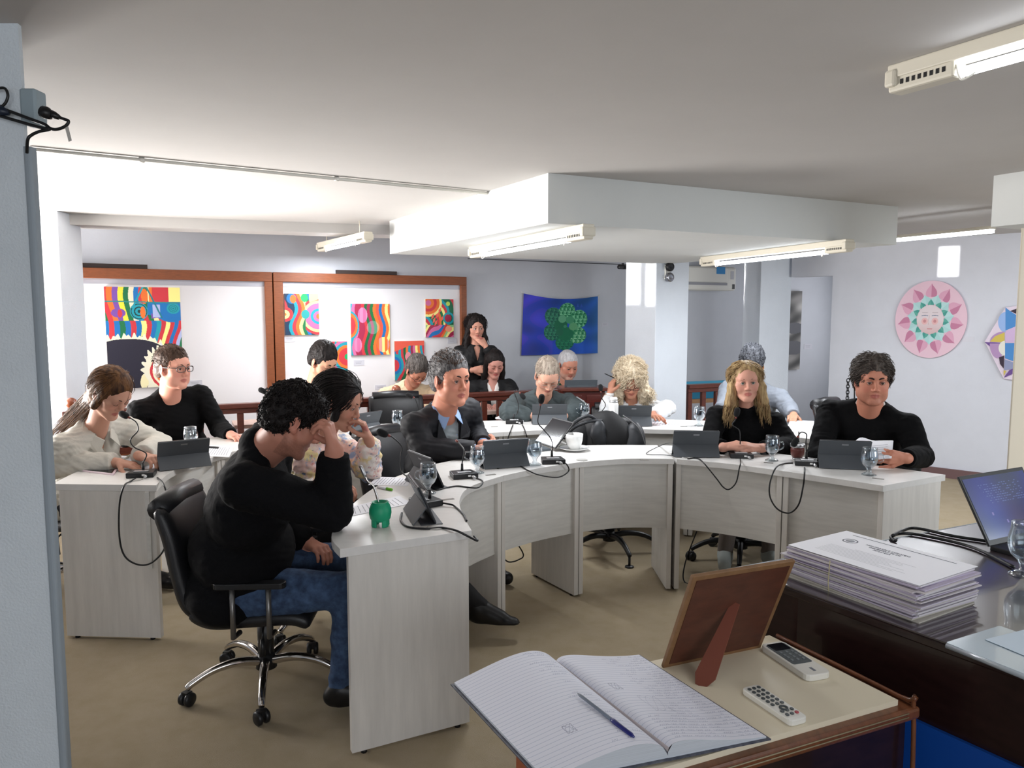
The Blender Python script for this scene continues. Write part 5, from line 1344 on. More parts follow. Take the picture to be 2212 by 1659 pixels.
for a_ in ((.40, .32, .12, .16, (60, 146, 112), (18, 92, 78)), (.39, .60, .12, .15, (54, 144, 110), (16, 92, 78)), (.56, .78, .12, .15, (36, 140, 100), (14, 104, 80)),
           (.58, .22, .11, .15, L_, D_), (.735, .37, .115, .165, L_, D_), (.72, .66, .115, .15, (140, 210, 160), D_)): facets(*a_)
for (cx, cy, rx, c_) in ((.50, .47, .09, (24, 114, 80)), (.57, .63, .1, (20, 120, 84)), (.52, .36, .055, (104, 184, 140)), (.62, .38, .055, (72, 160, 116)), (.665, .50, .055, (100, 176, 124)), (.49, .60, .05, (30, 112, 84))):
    over(img, ((X - cx) / rx) ** 2 + ((Y - cy) / (rx * 1.25)) ** 2 < 1, c_)
over(img, ((X - .56) / .022) ** 2 + ((Y - .495) / .026) ** 2 < 1, (64, 150, 112))
for (cx, cy) in ((.87, .28), (.72, .12), (.77, .13)): over(img, (np.abs(X - cx) < (Y - cy + .04) * .25) & (Y < cy + .03) & (Y > cy - .04), (44, 90, 190))
a = wallpt(1131, 634, 0.02); b = wallpt(1291, 648, 0.02); c = wallpt(1122, 768, 0.02); wv = (b - a).dot(UX); hv = a.z - c.z
t = thing('painted_cloth', 'deep blue painted cloth with a green flower of faceted discs pinned on the back wall', 'painting', V(a.x, a.y, a.z - hv))
def sag(u, v): return np.stack([WN.x * (.02 * np.sin(u * 9) * (1 - v) + .004) - .03 * (1 - v) * UX.x * (1 - u), WN.y * (.02 * np.sin(u * 9) * (1 - v) + .004) - .03 * (1 - v) * UX.y * (1 - u), -0.045 * np.sin(PI * u) * v - 0.05 * u * v * 0 - .02 * u * v + .0 * v], -1)
image_panel('cloth', img, (0, 0, 0), UX, V(0, 0, 1), wv, hv, M_PAINT, t, (0, 0, 0), sag)
for (q_, z_) in ((0, hv), (wv, hv - .02)): MB().tube([UX * q_ + V(0, 0, z_), UX * (q_ + (.03 if q_ else -.03)) + V(0, 0, z_ + .018)], .003, 6).build('corner_string', M_WPL, t)
# round mandala and hexagonal picture on the right wall
RD2 = Vector((R1.x + 0.5 - 3.42, R1.y - 0.448 - 8.165, 0)).normalized(); RN2 = V(RD2.y, -RD2.x, 0)
if RN2.y > 0: RN2 = -RN2
def rwall(px, py, off=0.0):
    d = _ray(px, py); o = V(3.42, 8.165, 0) + RN2 * off
    # solve (d*t - o) . RN2 = 0
    t_ = o.dot(RN2) / (d[0] * RN2.x + d[1] * RN2.y); return V(d[0] * t_, d[1] * t_, CAMH + d[2] * t_)
Rr = Matrix((RD2, -RN2, V(0, 0, 1))).transposed()
c = rwall(2009, 690, 0.03); l = rwall(1932, 690, 0.03); r = rwall(2087, 690, 0.03); tp = rwall(2009, 607, .03); bt = rwall(2009, 774, .03)
rad_x = (r - l).dot(RD2) / 2; rad_z = (tp.z - bt.z) / 2; rad = (rad_x + rad_z) / 2
t = thing('round_mandala', 'round pink and green painted flower mandala with a sleepy face on the right wall', 'painting', c, 0)
def disc_px(name, rx, rz, m, o0, th):
    mb = MB(); n = 64; vs = []
    for q in (0, th):
        for k in range(n): vs.append(RD2 * (rx * math.cos(2 * PI * k / n)) + V(0, 0, rz * math.sin(2 * PI * k / n)) + RN2 * (o0 + q))
    mb.add(vs, [tuple(range(n))[::-1], tuple(range(n, 2 * n))] + [(k, (k + 1) % n, n + (k + 1) % n, n + k) for k in range(n)], False)
    return mb.build(name, m, t)
disc_px('board', rad_x, rad_z, mat('pink_board', (224, 190, 204), .6), -0.025, 0.02)
def petals(name, n, r0, r1, wd_, m1, m2, rot=0.0, o0=0.0):
    for k in range(n):
        a = rot + 2 * PI * k / n; mb = MB(); mb2 = MB(); S = 8; L1 = []; L2 = []; MID = []
        for i in range(S + 1):
            u = i / S; rr = r0 + (r1 - r0) * u; w_ = wd_ * (math.sin(PI * min(1, u * .62 + .30)) if u < 1 else 0) * (1 - u ** 3)
            for L__, s in ((L1, -1), (L2, 1), (MID, 0)):
                x = rr * math.cos(a) - s * w_ * math.sin(a); z = rr * math.sin(a) + s * w_ * math.cos(a)
                L__.append(RD2 * x * rad_x + V(0, 0, z * rad_z) + RN2 * (o0))
        for i in range(S):
            mb.quad(L1[i], L1[i + 1], MID[i + 1], MID[i]); mb2.quad(MID[i], MID[i + 1], L2[i + 1], L2[i])
        o = mb.build(name, m1, t); mb2.build(name + '_half', m2, o)
petals('pink_petal', 11, .58, .93, .16, mat('petal_rose', (190, 122, 152), .6), mat('petal_light', (214, 160, 184), .6), PI / 2, -0.004)
petals('mint_petal', 11, .40, .66, .16, mat('mint', (168, 208, 208), .6), mat('mint2', (178, 214, 214), .6), PI / 2 + PI / 11, -0.003)
petals('green_petal', 11, .34, .53, .085, mat('sea_green', (66, 150, 140), .6), mat('sea_green2', (86, 164, 150), .6), PI / 2, -0.002)
W_ = H_ = 90; X, Y = grid(W_, H_); img = np.zeros((H_, W_, 3)); img[:] = (216, 204, 208)
img += (np.array((206, 170, 170)) - img) * (np.clip((Y - .5) * 1.6, 0, 1)[..., None])
for cx in (.30, .68): 
    over(img, np.hypot(X - cx, Y - .56) < .12, (222, 176, 176)); over(img, np.hypot(X - cx, Y - .56) < .055, (196, 134, 138))
    over(img, (np.abs(Y - .36 - 1.2 * (X - cx) ** 2) < .014) & (np.abs(X - cx) < .12), (120, 128, 150)); over(img, (np.abs(Y - .27 + .9 * (X - cx) ** 2) < .01) & (np.abs(X - cx) < .11), (186, 172, 178))
over(img, (np.abs(X - .47 - .03 * np.sin(Y * 8)) < .008) & (Y > .35) & (Y < .68), (200, 168, 166)); over(img, (np.abs(Y - .83 + .6 * (X - .5) ** 2) < .014) & (np.abs(X - .5) < .1), (198, 128, 130))
fr_ = 0.375
n = 40; vs = [RN2 * 0.0]; 
mb = MB()
# face disc as a coloured grid clipped to the circle
ii, jj = np.meshgrid(np.arange(H_), np.arange(W_), indexing='ij'); keep = np.hypot((jj + .5) / W_ - .5, (ii + .5) / H_ - .5) < .5
P0 = -RD2 * rad_x * fr_ + V(0, 0, -rad_z * fr_) - RN2 * .0005
ka = np.argwhere(keep); vv = []; cc3 = []
for (i, j) in ka:
    for (a, b) in ((0, 1), (1, 1), (1, 0), (0, 0)):
        p = P0 + RD2 * (rad_x * fr_ * 2 * (j + a) / W_) + V(0, 0, rad_z * fr_ * 2 * (1 - (i + b) / H_)); vv.append(p)
    cc3.append(img[i, j])
cc3 = np.repeat(((np.array(cc3) / 255 + .055) / 1.055) ** 2.4, 4, 0); cc3 = np.concatenate([cc3, np.ones((len(cc3), 1))], 1)
fast_mesh('painted_face', np.array([tuple(v) for v in vv]), np.arange(len(vv)).reshape(-1, 4), M_PAINT, False, t, (0, 0, 0), cc3, 'CORNER')
# hexagon picture
c = rwall(2212, 742, .03)
t = thing('hexagonal_picture', 'hexagonal geometric painting in blue, violet and yellow at the right edge', 'painting', c)
cornA = [rwall(2127, 738, .03), rwall(2172, 664, .03), rwall(2270, 652, .03), rwall(2330, 742, .03), rwall(2270, 832, .03), rwall(2168, 818, .03)]
mb = MB(); vs = [p - c - RN2 * .02 for p in cornA] + [p - c for p in cornA]
mb.add(vs, [tuple(range(6))[::-1], tuple(range(6, 12))] + [(k, (k + 1) % 6, 6 + (k + 1) % 6, 6 + k) for k in range(6)], False); mb.build('board', mat('hex_board', (222, 208, 222), .6), t)
def hexpoly(P, col, nm='colour_field', k=[0]):
    k[0] += 1
    mb = MB(); mb.add([rwall(x, y, .031 + .0005 * k[0]) - c for x, y in P], [tuple(range(len(P)))], False); mb.build(nm, mat('hex_%d_%d_%d' % col, col, .6), t)
arcp = lambda cx, cy, rx, ry, a0, a1, n=14: [(cx + rx * math.cos(math.radians(a0 + (a1 - a0) * i / n)), cy - ry * math.sin(math.radians(a0 + (a1 - a0) * i / n))) for i in range(n + 1)]
BL, LBL, VI, DV, YE, DK, PK = (72, 136, 200), (148, 178, 226), (176, 142, 184), (104, 72, 140), (206, 184, 84), (52, 38, 56), (206, 178, 214)
hexpoly(arcp(2172, 696, 16, 22, 90, 270), LBL); hexpoly([(2172, 664), (2182, 672), (2198, 682), (2194, 705), (2172, 714)], BL); hexpoly([(2182, 672), (2200, 665), (2200, 680)], DK)
hexpoly(arcp(2170, 740, 32, 24, 90, 180) + [(2170, 740)], VI); hexpoly([(2138, 738), (2150, 726), (2170, 718), (2170, 740)], YE); hexpoly([(2172, 716), (2194, 706), (2194, 740), (2172, 740)], PK)
hexpoly([(2127, 739), (2170, 741), (2158, 752), (2140, 750)], DV); hexpoly(arcp(2156, 742, 18, 32, 180, 290) + [(2170, 742)], VI); hexpoly([(2171, 741), (2195, 741), (2194, 782), (2171, 774)], BL)
hexpoly(arcp(2171, 752, 14, 16, 90, 270), (226, 224, 214)); hexpoly([(2158, 772), (2169, 768), (2168, 796), (2160, 786)], DK); hexpoly([(2170, 776), (2193, 784), (2192, 796), (2169, 800)], (142, 148, 180))
hexpoly([(2168, 816), (2180, 800), (2192, 794), (2192, 806)], DV); hexpoly([(2168, 800), (2174, 801), (2168, 812)], YE); hexpoly([(2196, 690), (2240, 690), (2240, 800), (2196, 800)], PK)
tcp = [rwall(2079, 727, .001), rwall(2104, 739, .001)]
tc = thing('caption_card', 'caption card between the round mandala and the hexagonal picture', 'label', tcp[0], 0, 'caption cards beside the artworks')
w_ = (tcp[1] - tcp[0]).dot(RD2); h_ = tcp[0].z - tcp[1].z
MB().box(RD2 * w_ / 2 - V(0, 0, h_ / 2), (w_, .004, h_), Rr).build('card', M_CARD, tc)
# tall grey painting beyond the opening
W_, H_ = 40, 150; X, Y = grid(W_, H_); v = 118 + 46 * np.sin(X * 5 + Y * 9 + 2 * np.sin(Y * 13)) + 20 * np.sin(Y * 31 + X * 8)
img = np.stack([v * 1.0, v * .98, v * .96], -1)
for (cy, r_) in ((.47, .07), (.72, .09)): over(img, np.hypot((X - .7) / .45, (Y - cy) / r_) < 1, (84, 84, 90))
ap = wallpt(1690, 628, .05)
painting('tall narrow grey abstract painting seen through the opening', 1680, 628, 1727, 800, img, 0.0, 0.04)
# sunlit patches: tight daylight beams from the far window openings
def patch(name, center, normal, along, w_, h_, e_, dist=1.6, dirn=None):
    n = Vector(dirn if dirn is not None else normal).normalized()
    d = bpy.data.lights.new(name, 'AREA'); d.shape = 'RECTANGLE'; d.size = w_; d.size_y = h_; d.spread = math.radians(2.0); d.energy = e_; d.color = (1.0, .97, .93)
    o = bpy.data.objects.new(name, d); COL.objects.link(o)
    z = n; x = Vector(along).normalized(); x = (x - z * x.dot(z)).normalized(); y = z.cross(x)
    M = Matrix((x, y, z)).transposed().to_4x4(); M.translation = Vector(center) + n * dist; o.matrix_world = M
cL = V(1.375, 7.3, 0)
def onleft(px, py):  # on the left face of the centre column
    d = _ray(px, py); nrm_ = V(-0.878, -0.479, 0); t_ = cL.dot(nrm_) / (d[0] * nrm_.x + d[1] * nrm_.y); return V(d[0] * t_, d[1] * t_, CAMH + d[2] * t_)
NL = V(-0.878, -0.479, 0)
a, b, c_ = onleft(1351, 570), onleft(1383, 570), onleft(1367, 655)
pw = 0.0
wA = (b - a).length; hA = a.z - c_.z
patch('sun_shaft', V((a.x + b.x) / 2, (a.y + b.y) / 2, a.z - hA / 2), NL, DA, wA, hA, .8, 2.4)
a, b = onleft(1397, 570), onleft(1415, 570); wA = (b - a).length
patch('sun_shaft', V((a.x + b.x) / 2, (a.y + b.y) / 2, a.z - hA / 2), NL, DA, wA, hA, .45, 2.4)
c2L = V(2.70, 8.3, 0)
def onleft2(px, py):
    d = _ray(px, py); t_ = c2L.dot(NL) / (d[0] * NL.x + d[1] * NL.y); return V(d[0] * t_, d[1] * t_, CAMH + d[2] * t_)
a, b, c_ = onleft2(1604, 566), onleft2(1636, 566), onleft2(1620, 617)
patch('sun_shaft', V((a.x + b.x) / 2, (a.y + b.y) / 2, (a.z + c_.z) / 2), NL, DA, (b - a).length, a.z - c_.z, .35, 1.5)
a, b, c_ = rwall(2029, 534), rwall(2073, 534), rwall(2050, 597)
patch('sun_shaft', V((a.x + b.x) / 2, (a.y + b.y) / 2, (a.z + c_.z) / 2), RN2, RD2, (b - a).length, a.z - c_.z, .4, 1.2)
# ================================================================== PEOPLE
A3 = lambda v: np.array([v[0], v[1], v[2]], dtype=np.float64)
class Field:
    "signed distance field sampled on a rectilinear grid, finer around chosen points"
    def __init__(s, lo, hi, h, fines=()):
        s.ax = []
        for k in range(3):
            x = lo[k]; xs = [x]
            while x < hi[k]:
                st = h
                for (c, r, hf) in fines:
                    if abs(x - c[k]) < r: st = min(st, hf)
                x += st; xs.append(x)
            s.ax.append(np.array(xs, dtype=np.float32))
        s.A = np.full([len(a) for a in s.ax], 0.15, dtype=np.float32)
    def sl(s, lo, hi):
        return tuple(slice(max(0, int(np.searchsorted(s.ax[k], lo[k])) - 1), int(np.searchsorted(s.ax[k], hi[k])) + 1) for k in range(3))
    def loc(s, q): return s.ax[0][q[0]][:, None, None], s.ax[1][q[1]][None, :, None], s.ax[2][q[2]][None, None, :]
    def put(s, q, d, k, op):
        c = s.A[q]; d = d.astype(np.float32)
        if op == 'u':
            r = np.minimum(c, d)
            if k: r -= np.maximum(k - np.abs(c - d), 0) ** 2 / (4 * k)
        elif op == 's':
            r = np.maximum(c, -d)
            if k: r += np.maximum(k - np.abs(c + d), 0) ** 2 / (4 * k)
        else: r = np.maximum(c, d)
        s.A[q] = r
    def cap(s, a, b, ra, rb=None, k=0.015, op='u', m=0.045):
        rb = ra if rb is None else rb
        a, b = A3(a), A3(b); R = max(ra, rb) + m
        q = s.sl(np.minimum(a, b) - R, np.maximum(a, b) + R)
        x, y, z = s.loc(q)
        if x.size * y.size * z.size == 0: return s
        d = b - a; L = max(1e-9, d @ d)
        px, py, pz = x - a[0], y - a[1], z - a[2]
        h = np.clip((px * d[0] + py * d[1] + pz * d[2]) / L, 0, 1)
        dist = np.sqrt((px - h * d[0]) ** 2 + (py - h * d[1]) ** 2 + (pz - h * d[2]) ** 2) - (ra + (rb - ra) * h)
        s.put(q, dist, k, op); return s
    def cone(s, a, b, ra, rb, k=0.008, op='u', m=0.045):
        "flat-ended cone"
        a, b = A3(a), A3(b); R = max(ra, rb) + m
        q = s.sl(np.minimum(a, b) - R, np.maximum(a, b) + R); x, y, z = s.loc(q)
        d = b - a; Ln = math.sqrt(d @ d); d = d / Ln
        px, py, pz = x - a[0], y - a[1], z - a[2]
        t = px * d[0] + py * d[1] + pz * d[2]
        rad = np.sqrt(np.maximum(px ** 2 + py ** 2 + pz ** 2 - t ** 2, 0))
        h = np.clip(t / Ln, 0, 1)
        s.put(q, np.maximum(rad - (ra + (rb - ra) * h), np.maximum(-t, t - Ln)), k, op); return s
    def ell(s, c, R, r, k=0.015, op='u', m=0.045):
        c = A3(c); r = np.array(r, dtype=float); R = np.array(R); e = np.abs(R) @ r + m
        q = s.sl(c - e, c + e); x, y, z = s.loc(q)
        px, py, pz = x - c[0], y - c[1], z - c[2]
        k0 = 0; k1 = 0
        for i in range(3):
            u = px * R[0, i] + py * R[1, i] + pz * R[2, i]
            k0 = k0 + (u / r[i]) ** 2; k1 = k1 + (u / r[i] ** 2) ** 2
        k0 = np.sqrt(k0); k1 = np.sqrt(k1)
        s.put(q, k0 * (k0 - 1) / np.maximum(k1, 1e-6), k, op); return s
    def plane(s, p, n, lo=None, hi=None):
        n = A3(n); n = n / math.sqrt(n @ n)
        q = s.sl(s_lo(s) if lo is None else lo, s_hi(s) if hi is None else hi); x, y, z = s.loc(q)
        s.put(q, (x - p[0]) * n[0] + (y - p[1]) * n[1] + (z - p[2]) * n[2], 0, 'i'); return s
    def mesh(s):
        A = s.A; A[0] = A[-1] = 1; A[:, 0] = A[:, -1] = 1; A[:, :, 0] = A[:, :, -1] = 1
        I = A < 0; n = I.shape
        cnt = np.zeros((n[0] - 1, n[1] - 1, n[2] - 1), dtype=np.int8)
        for i in (0, 1):
            for j in (0, 1):
                for k in (0, 1): cnt += I[i:n[0] - 1 + i, j:n[1] - 1 + j, k:n[2] - 1 + k]
        c = np.argwhere((cnt > 0) & (cnt < 8)); idx = np.full(cnt.shape, -1, dtype=np.int32); idx[c[:, 0], c[:, 1], c[:, 2]] = np.arange(len(c))
        acc = np.zeros((len(c), 3)); w_ = np.zeros(len(c))
        X = s.ax
        for ax in range(3):
            o1, o2 = [(1, 2), (0, 2), (0, 1)][ax]
            for a in (0, 1):
                for b in (0, 1):
                    p = c.copy(); p[:, o1] += a; p[:, o2] += b; r = p.copy(); r[:, ax] += 1
                    va = A[p[:, 0], p[:, 1], p[:, 2]]; vb = A[r[:, 0], r[:, 1], r[:, 2]]
                    m = (va < 0) != (vb < 0); t = np.where(m, va / np.where(m, va - vb, 1), 0)
                    pos = np.stack([X[0][p[:, 0]], X[1][p[:, 1]], X[2][p[:, 2]]], 1).astype(float)
                    pos[:, ax] += t * (X[ax][r[:, ax]] - X[ax][p[:, ax]])
                    acc += pos * m[:, None]; w_ += m
        V_ = acc / w_[:, None]
        F_ = []
        for ax in range(3):
            o1, o2 = [(1, 2), (2, 0), (0, 1)][ax]
            sa = [slice(None)] * 3; sb = [slice(None)] * 3; sa[ax] = slice(0, -1); sb[ax] = slice(1, None)
            a, b = I[tuple(sa)], I[tuple(sb)]; e = np.argwhere(a != b)
            e = e[(e[:, o1] > 0) & (e[:, o2] > 0) & (e[:, o1] < n[o1] - 1) & (e[:, o2] < n[o2] - 1)]
            ins = I[e[:, 0], e[:, 1], e[:, 2]]
            def g(d1, d2):
                p = e.copy(); p[:, o1] += d1; p[:, o2] += d2; return idx[p[:, 0], p[:, 1], p[:, 2]]
            q = np.stack([g(-1, -1), g(0, -1), g(0, 0), g(-1, 0)], 1); q[~ins] = q[~ins][:, ::-1]
            F_.append(q)
        F_ = np.concatenate(F_); F_ = F_[(F_ >= 0).all(1)]
        return V_, F_
def s_lo(s): return [a[0] for a in s.ax]
def s_hi(s): return [a[-1] for a in s.ax]
def normals(V_, F_):
    a, b, c, d = V_[F_[:, 0]], V_[F_[:, 1]], V_[F_[:, 2]], V_[F_[:, 3]]
    n = np.cross(c - a, d - b); N = np.zeros_like(V_)
    for i in range(4): np.add.at(N, F_[:, i], n)
    return N / np.maximum(np.linalg.norm(N, axis=1), 1e-12)[:, None]
def relax(V_, F_, it=1, f=0.5):
    for _ in range(it):
        S = np.zeros_like(V_); c = np.zeros(len(V_))
        for i in range(4):
            j = F_[:, (i + 1) % 4]; k = F_[:, i - 1]
            np.add.at(S, F_[:, i], V_[j] + V_[k]); np.add.at(c, F_[:, i], 2)
        V_ = V_ * (1 - f) + f * S / np.maximum(c, 1)[:, None]
    return V_
def sn(P, f, seed=0, st=(1, 1, 1)):
    "cheap smooth noise in about -1..1"
    r = np.random.RandomState(seed); Q = P * np.array(st) * f; o = 0
    W = np.stack([np.sin(Q @ r.normal(size=3) * .9 + r.rand() * 6) for _ in range(3)], 1) * .8
    Q = Q + W
    for i in range(5): o = o + np.sin(Q @ (r.normal(size=3) * (0.8 + .35 * i)) + r.rand() * 6) / 5 ** .5
    return o * .75
def basis(yaw, pitch=0.0, roll=0.0):
    "columns: right hand side, forward, up; yaw 0 looks at the camera, positive turns to the picture's right; pitch looks down"
    y, p, r = math.radians(yaw), math.radians(pitch), math.radians(roll)
    f = Vector((math.sin(y) * math.cos(p), -math.cos(y) * math.cos(p), -math.sin(p)))
    x = f.cross(Vector((0, 0, 1))).normalized(); u = x.cross(f)
    q = Matrix.Rotation(r, 3, f); x = q @ x; u = q @ u
    return np.array([list(x), list(f), list(u)]).T
def hand(F, W, d, n, mirror=1, curl=(.35, .35, .35, .35), thumb=None, s=1.0, spread=0.0, tcurl=.25):
    "W wrist, d finger direction, n palm normal (the way the fingers close)"
    W = Vector(W); d = Vector(d).normalized(); n = Vector(n); n = (n - d * n.dot(d)).normalized(); t = d.cross(n) * mirror
    tips = []
    F.cap(W - d * .02 * s, W + d * .03 * s, .0245 * s, .022 * s, .012)
    offs = (.029, .010, -.010, -.028); lens = (.072, .080, .074, .058)
    for i in range(4):
        o = t * offs[i] * s
        k0 = W + d * .088 * s + o - n * (.003 if i in (1, 2) else 0) * s - d * (.008 if i == 3 else 0) * s
        F.cap(W + d * .02 * s + o * .62, k0, .0150 * s, .0125 * s, .010)
        p = k0; cur = (d + t * spread * offs[i] * 12).normalized(); c = curl[i] if isinstance(curl[i], (tuple, list)) else (curl[i], curl[i] * 1.1, curl[i] * .7)
        r = .0102 if i < 3 else .009
        for j, fr in enumerate((.45, .30, .25)):
            ax = cur.cross(n).normalized() if j == 0 else ax
            cur = (Matrix.Rotation(c[j], 3, ax) @ cur).normalized()
            e = p + cur * lens[i] * fr * s * (1.05 if j else 1)
            F.cap(p, e, r * (1 - .07 * j) * s, r * (.93 - .08 * j) * s, .004); p = e
        tips.append(p)
    tb = W + d * .022 * s + t * .022 * s
    td = (t * .62 + d * .66 + n * .42).normalized() if thumb is None else (t * thumb[0] + d * thumb[1] + n * thumb[2]).normalized()
    p = tb; ax = td.cross(d + n * .5)
    ax = ax.normalized() if ax.length > 1e-3 else n
    for j, L in enumerate((.046, .034, .028)):
        e = p + td * L * s; F.cap(p, e, (.0160, .0115, .0105)[j] * s, (.0120, .0110, .0090)[j] * s, .007)
        p = e; td = (Matrix.Rotation(tcurl, 3, ax) @ td).normalized()
    return tips
def head_prims(F, H, B, s, P):
    g = lambda x, y, z: A3(H) + B @ (np.array((x, y, z)) * s)
    fem = P.get('fem', False); jw = P.get('jaw', 1.0) * (0.92 if fem else 1.0)
    E = lambda c, r, k=.012, op='u', R=None: F.ell(g(*c), B if R is None else R, [q * s for q in r], k * s, op)
    C = lambda a, b, ra, rb=None, k=.010, op='u': F.cap(g(*a), g(*b), ra * s, (rb or ra) * s, k * s, op)
    E((0, -.018, .040), (.076, .096, .084)); E((0, .030, .030), (.066, .062, .062), .02)
    E((0, .028, -.038), (.057 * jw, .058, .080), .02)
    for q in (-1, 1):
        C((q * .056 * jw, -.006, -.040), (q * .050 * jw, .006, -.066), .017, .016, .02)
        C((q * .050 * jw, .006, -.068), (q * .016, .066, -.101), .016, .016, .022)
        E((q * .040, .050, -.030), (.026, .026, .028), .02)
        E((q * .052, .046, -.010), (.018, .020, .014), .015)
        if P.get('fat', 0): E((q * .045, .030, -.070), (.028 * P['fat'], .035, .03), .025)
    E((0, .070, -.101), (.020, .015, .017), .016)
    C((-.034, .074, .026), (.034, .074, .026), .013, k=.016)
    # sockets
    for q in (-1, 1): E((q * .031, .094, .004), (.020, .016, .012), .012, 's')
    # nose
    nl = P.get('nose', 1.0)
    C((0, .079, .018), (0, .083 + .018 * nl, -.026), .0076, .0092, .010); E((0, .084 + .017 * nl, -.031), (.0110, .0100, .0098), .008)
    for q in (-1, 1): E((q * .0125, .090, -.035), (.0085, .0115, .0085), .006)
    # mouth
    C((-.020, .0735, -.062), (0, .0810, -.0595), .0056, .0062, .007); C((.020, .0735, -.062), (0, .0810, -.0595), .0056, .0062, .007)
    C((-.016, .0735, -.0715), (0, .0790, -.073), .0056, .0070, .007); C((.016, .0735, -.0715), (0, .0790, -.073), .0056, .0070, .007)
    C((-.025, .0795, -.0662), (0, .0882, -.0660), .0014, .0018, .003, 's'); C((.025, .0795, -.0662), (0, .0882, -.0660), .0014, .0018, .003, 's')
    # lids
    op = P.get('eye', 0.6)
    for q in (-1, 1):
        F.ell(g(q * .031, .0745, .004), B, [.0150 * s, .0140 * s, .0135 * s], .004 * s)
        if op > .15: F.ell(g(q * .031, .0885, .003 - .0015 * (1 - op)), B, [.0125 * s, .0085 * s, .0058 * op * s], .0012 * s, 's')
    # ears
    for q in (-1, 1):
        ez = np.array([[1, 0, 0], [0, 1, 0], [0, 0, 1.]]); a = -.22
        Re = B @ np.array([[math.cos(q * .35), -math.sin(q * .35), 0], [math.sin(q * .35), math.cos(q * .35), 0], [0, 0, 1.]]).T
        E((q * .079, -.012, -.004), (.0075, .0185, .0315), .006, R=Re); E((q * .0765, .000, -.028), (.007, .010, .011), .006)
        E((q * .087, -.008, -.002), (.006, .0095, .0185), .005, 's', R=Re)
    return g
def limb(F, J, P, inf, k=.02, sleeve=None, both=(0, 1)):
    for i in both:
        S_, E_, W_ = J['sh'][i], J['el'][i], J['wr'][i]; b = P['arm']
        F.cap(S_, E_, (.050 + .4 * inf) * b + inf * .6, (.040) * b + inf, k); 
        if sleeve is None: F.cap(E_, W_, .041 * b + inf, .0255 * b + inf * .6, k)
        else:
            q = sleeve; e = E_.lerp(W_, q)
            F.cap(E_, E_.lerp(W_, q * .8), .041 * b + inf, (.030 * b + inf), k); F.cone(E_.lerp(W_, q * .35), e, .036 * b + inf, .0285 * b + inf * P.get('cuff', .75), k=.006)
def torso(F, J, P, inf, k=.03, low=True, trap=True):
    B, U = J['B'], J['U']; S_, Fw = B[:, 0], B[:, 1]; w = P['build']; N, PL = A3(J['N']), A3(J['PL']); D = N - PL; L = np.linalg.norm(D)
    Rt = J['RT']; sw = P['sw']
    fem = P.get('fem', False)
    at = lambda q, f=0.0: PL + D * q + Rt[:, 1] * f
    if low: F.ell(at(.04), Rt, (.168 * w + inf, .118 * w + inf, .115 + inf), k)
    F.ell(at(.30, .012 * P.get('belly', 0)), Rt, ((.135 if fem else .148) * w + inf, (.100 + .03 * P.get('belly', 0)) * w + inf, .15 + inf), k)
    F.ell(at(.62, .005), Rt, (.150 * (sw / .19) * (w * .5 + .5) + inf, .108 * w + inf, .17 + inf), k)
    F.ell(at(.80, -.01), Rt, (.155 * (sw / .19) + inf, .095 + inf, .10 + inf), k)
    if fem:
        for q in (-1, 1): F.ell(at(.60, .085) + Rt[:, 0] * q * .07, Rt, (.062 + inf * .6, .055 + inf * .6, .062 + inf * .6), .03)
    sh = [A3(x) for x in J['sh']]
    for x in sh: F.cap(x * .55 + N * .45 - Rt[:, 2] * .035, x - Rt[:, 2] * .006, .050 + inf, .052 + inf, .03)
    if trap:
        for x in sh: F.cap(N + Rt[:, 2] * .022 - Rt[:, 1] * .022, x * .8 + N * .2 - Rt[:, 2] * .0, .040 + inf, .036 + inf, .03)
def legs(F, J, P, inf, k=.025, lower=True):
    for i in (0, 1):
        F.cap(J['hip'][i], J['kn'][i], .080 * P['build'] + inf, .056 + inf, k)
        if lower: F.cap(J['kn'][i], J['an'][i], .056 + inf, .036 + inf, k)
SKIN = mat('skin', (255, 255, 255), 0.5, attr='tint', spec=0.35, bump=0.05, bscale=900, sss=0.06)
M_EYE = mat('eyeball', (255, 255, 255), 0.12, attr='tint', spec=.6)
def hairmat(name, rgb, rgb2=None, rough=.55): return mat(name, rgb, rough, rgb2=rgb2, nscale=45, stretch=(1, 1, .25), bump=.6, bscale=260, bdist=.003, spec=.2)
M_SHOE = mat('shoe_black', (20, 19, 20), .4)
def eye_mesh(c, B, r, gaze, iris, parent, off):
    v = []; f = []; col = []; seg = 16; rings = 12
    g = Vector(gaze).normalized(); x = g.orthogonal().normalized(); y = g.cross(x)
    for i in range(rings + 1):
        a = PI * i / rings
        a = a * .5 if i < 0 else a
        for k in range(seg):
            b = 2 * PI * k / seg; v.append(Vector(c) + (g * math.cos(a) + (x * math.cos(b) + y * math.sin(b)) * math.sin(a)) * r)
            col.append((.008, .008, .008, 1) if a < .24 else (lin(iris) + (1,) if a < .55 else (.62, .58, .56, 1)))
    for i in range(rings):
        for k in range(seg): l = (k + 1) % seg; f.append((i * seg + k, (i + 1) * seg + k, (i + 1) * seg + l, i * seg + l))
    fast_mesh('eye', np.array([tuple(q) for q in v]), np.array(f), M_EYE, True, parent, off, col)
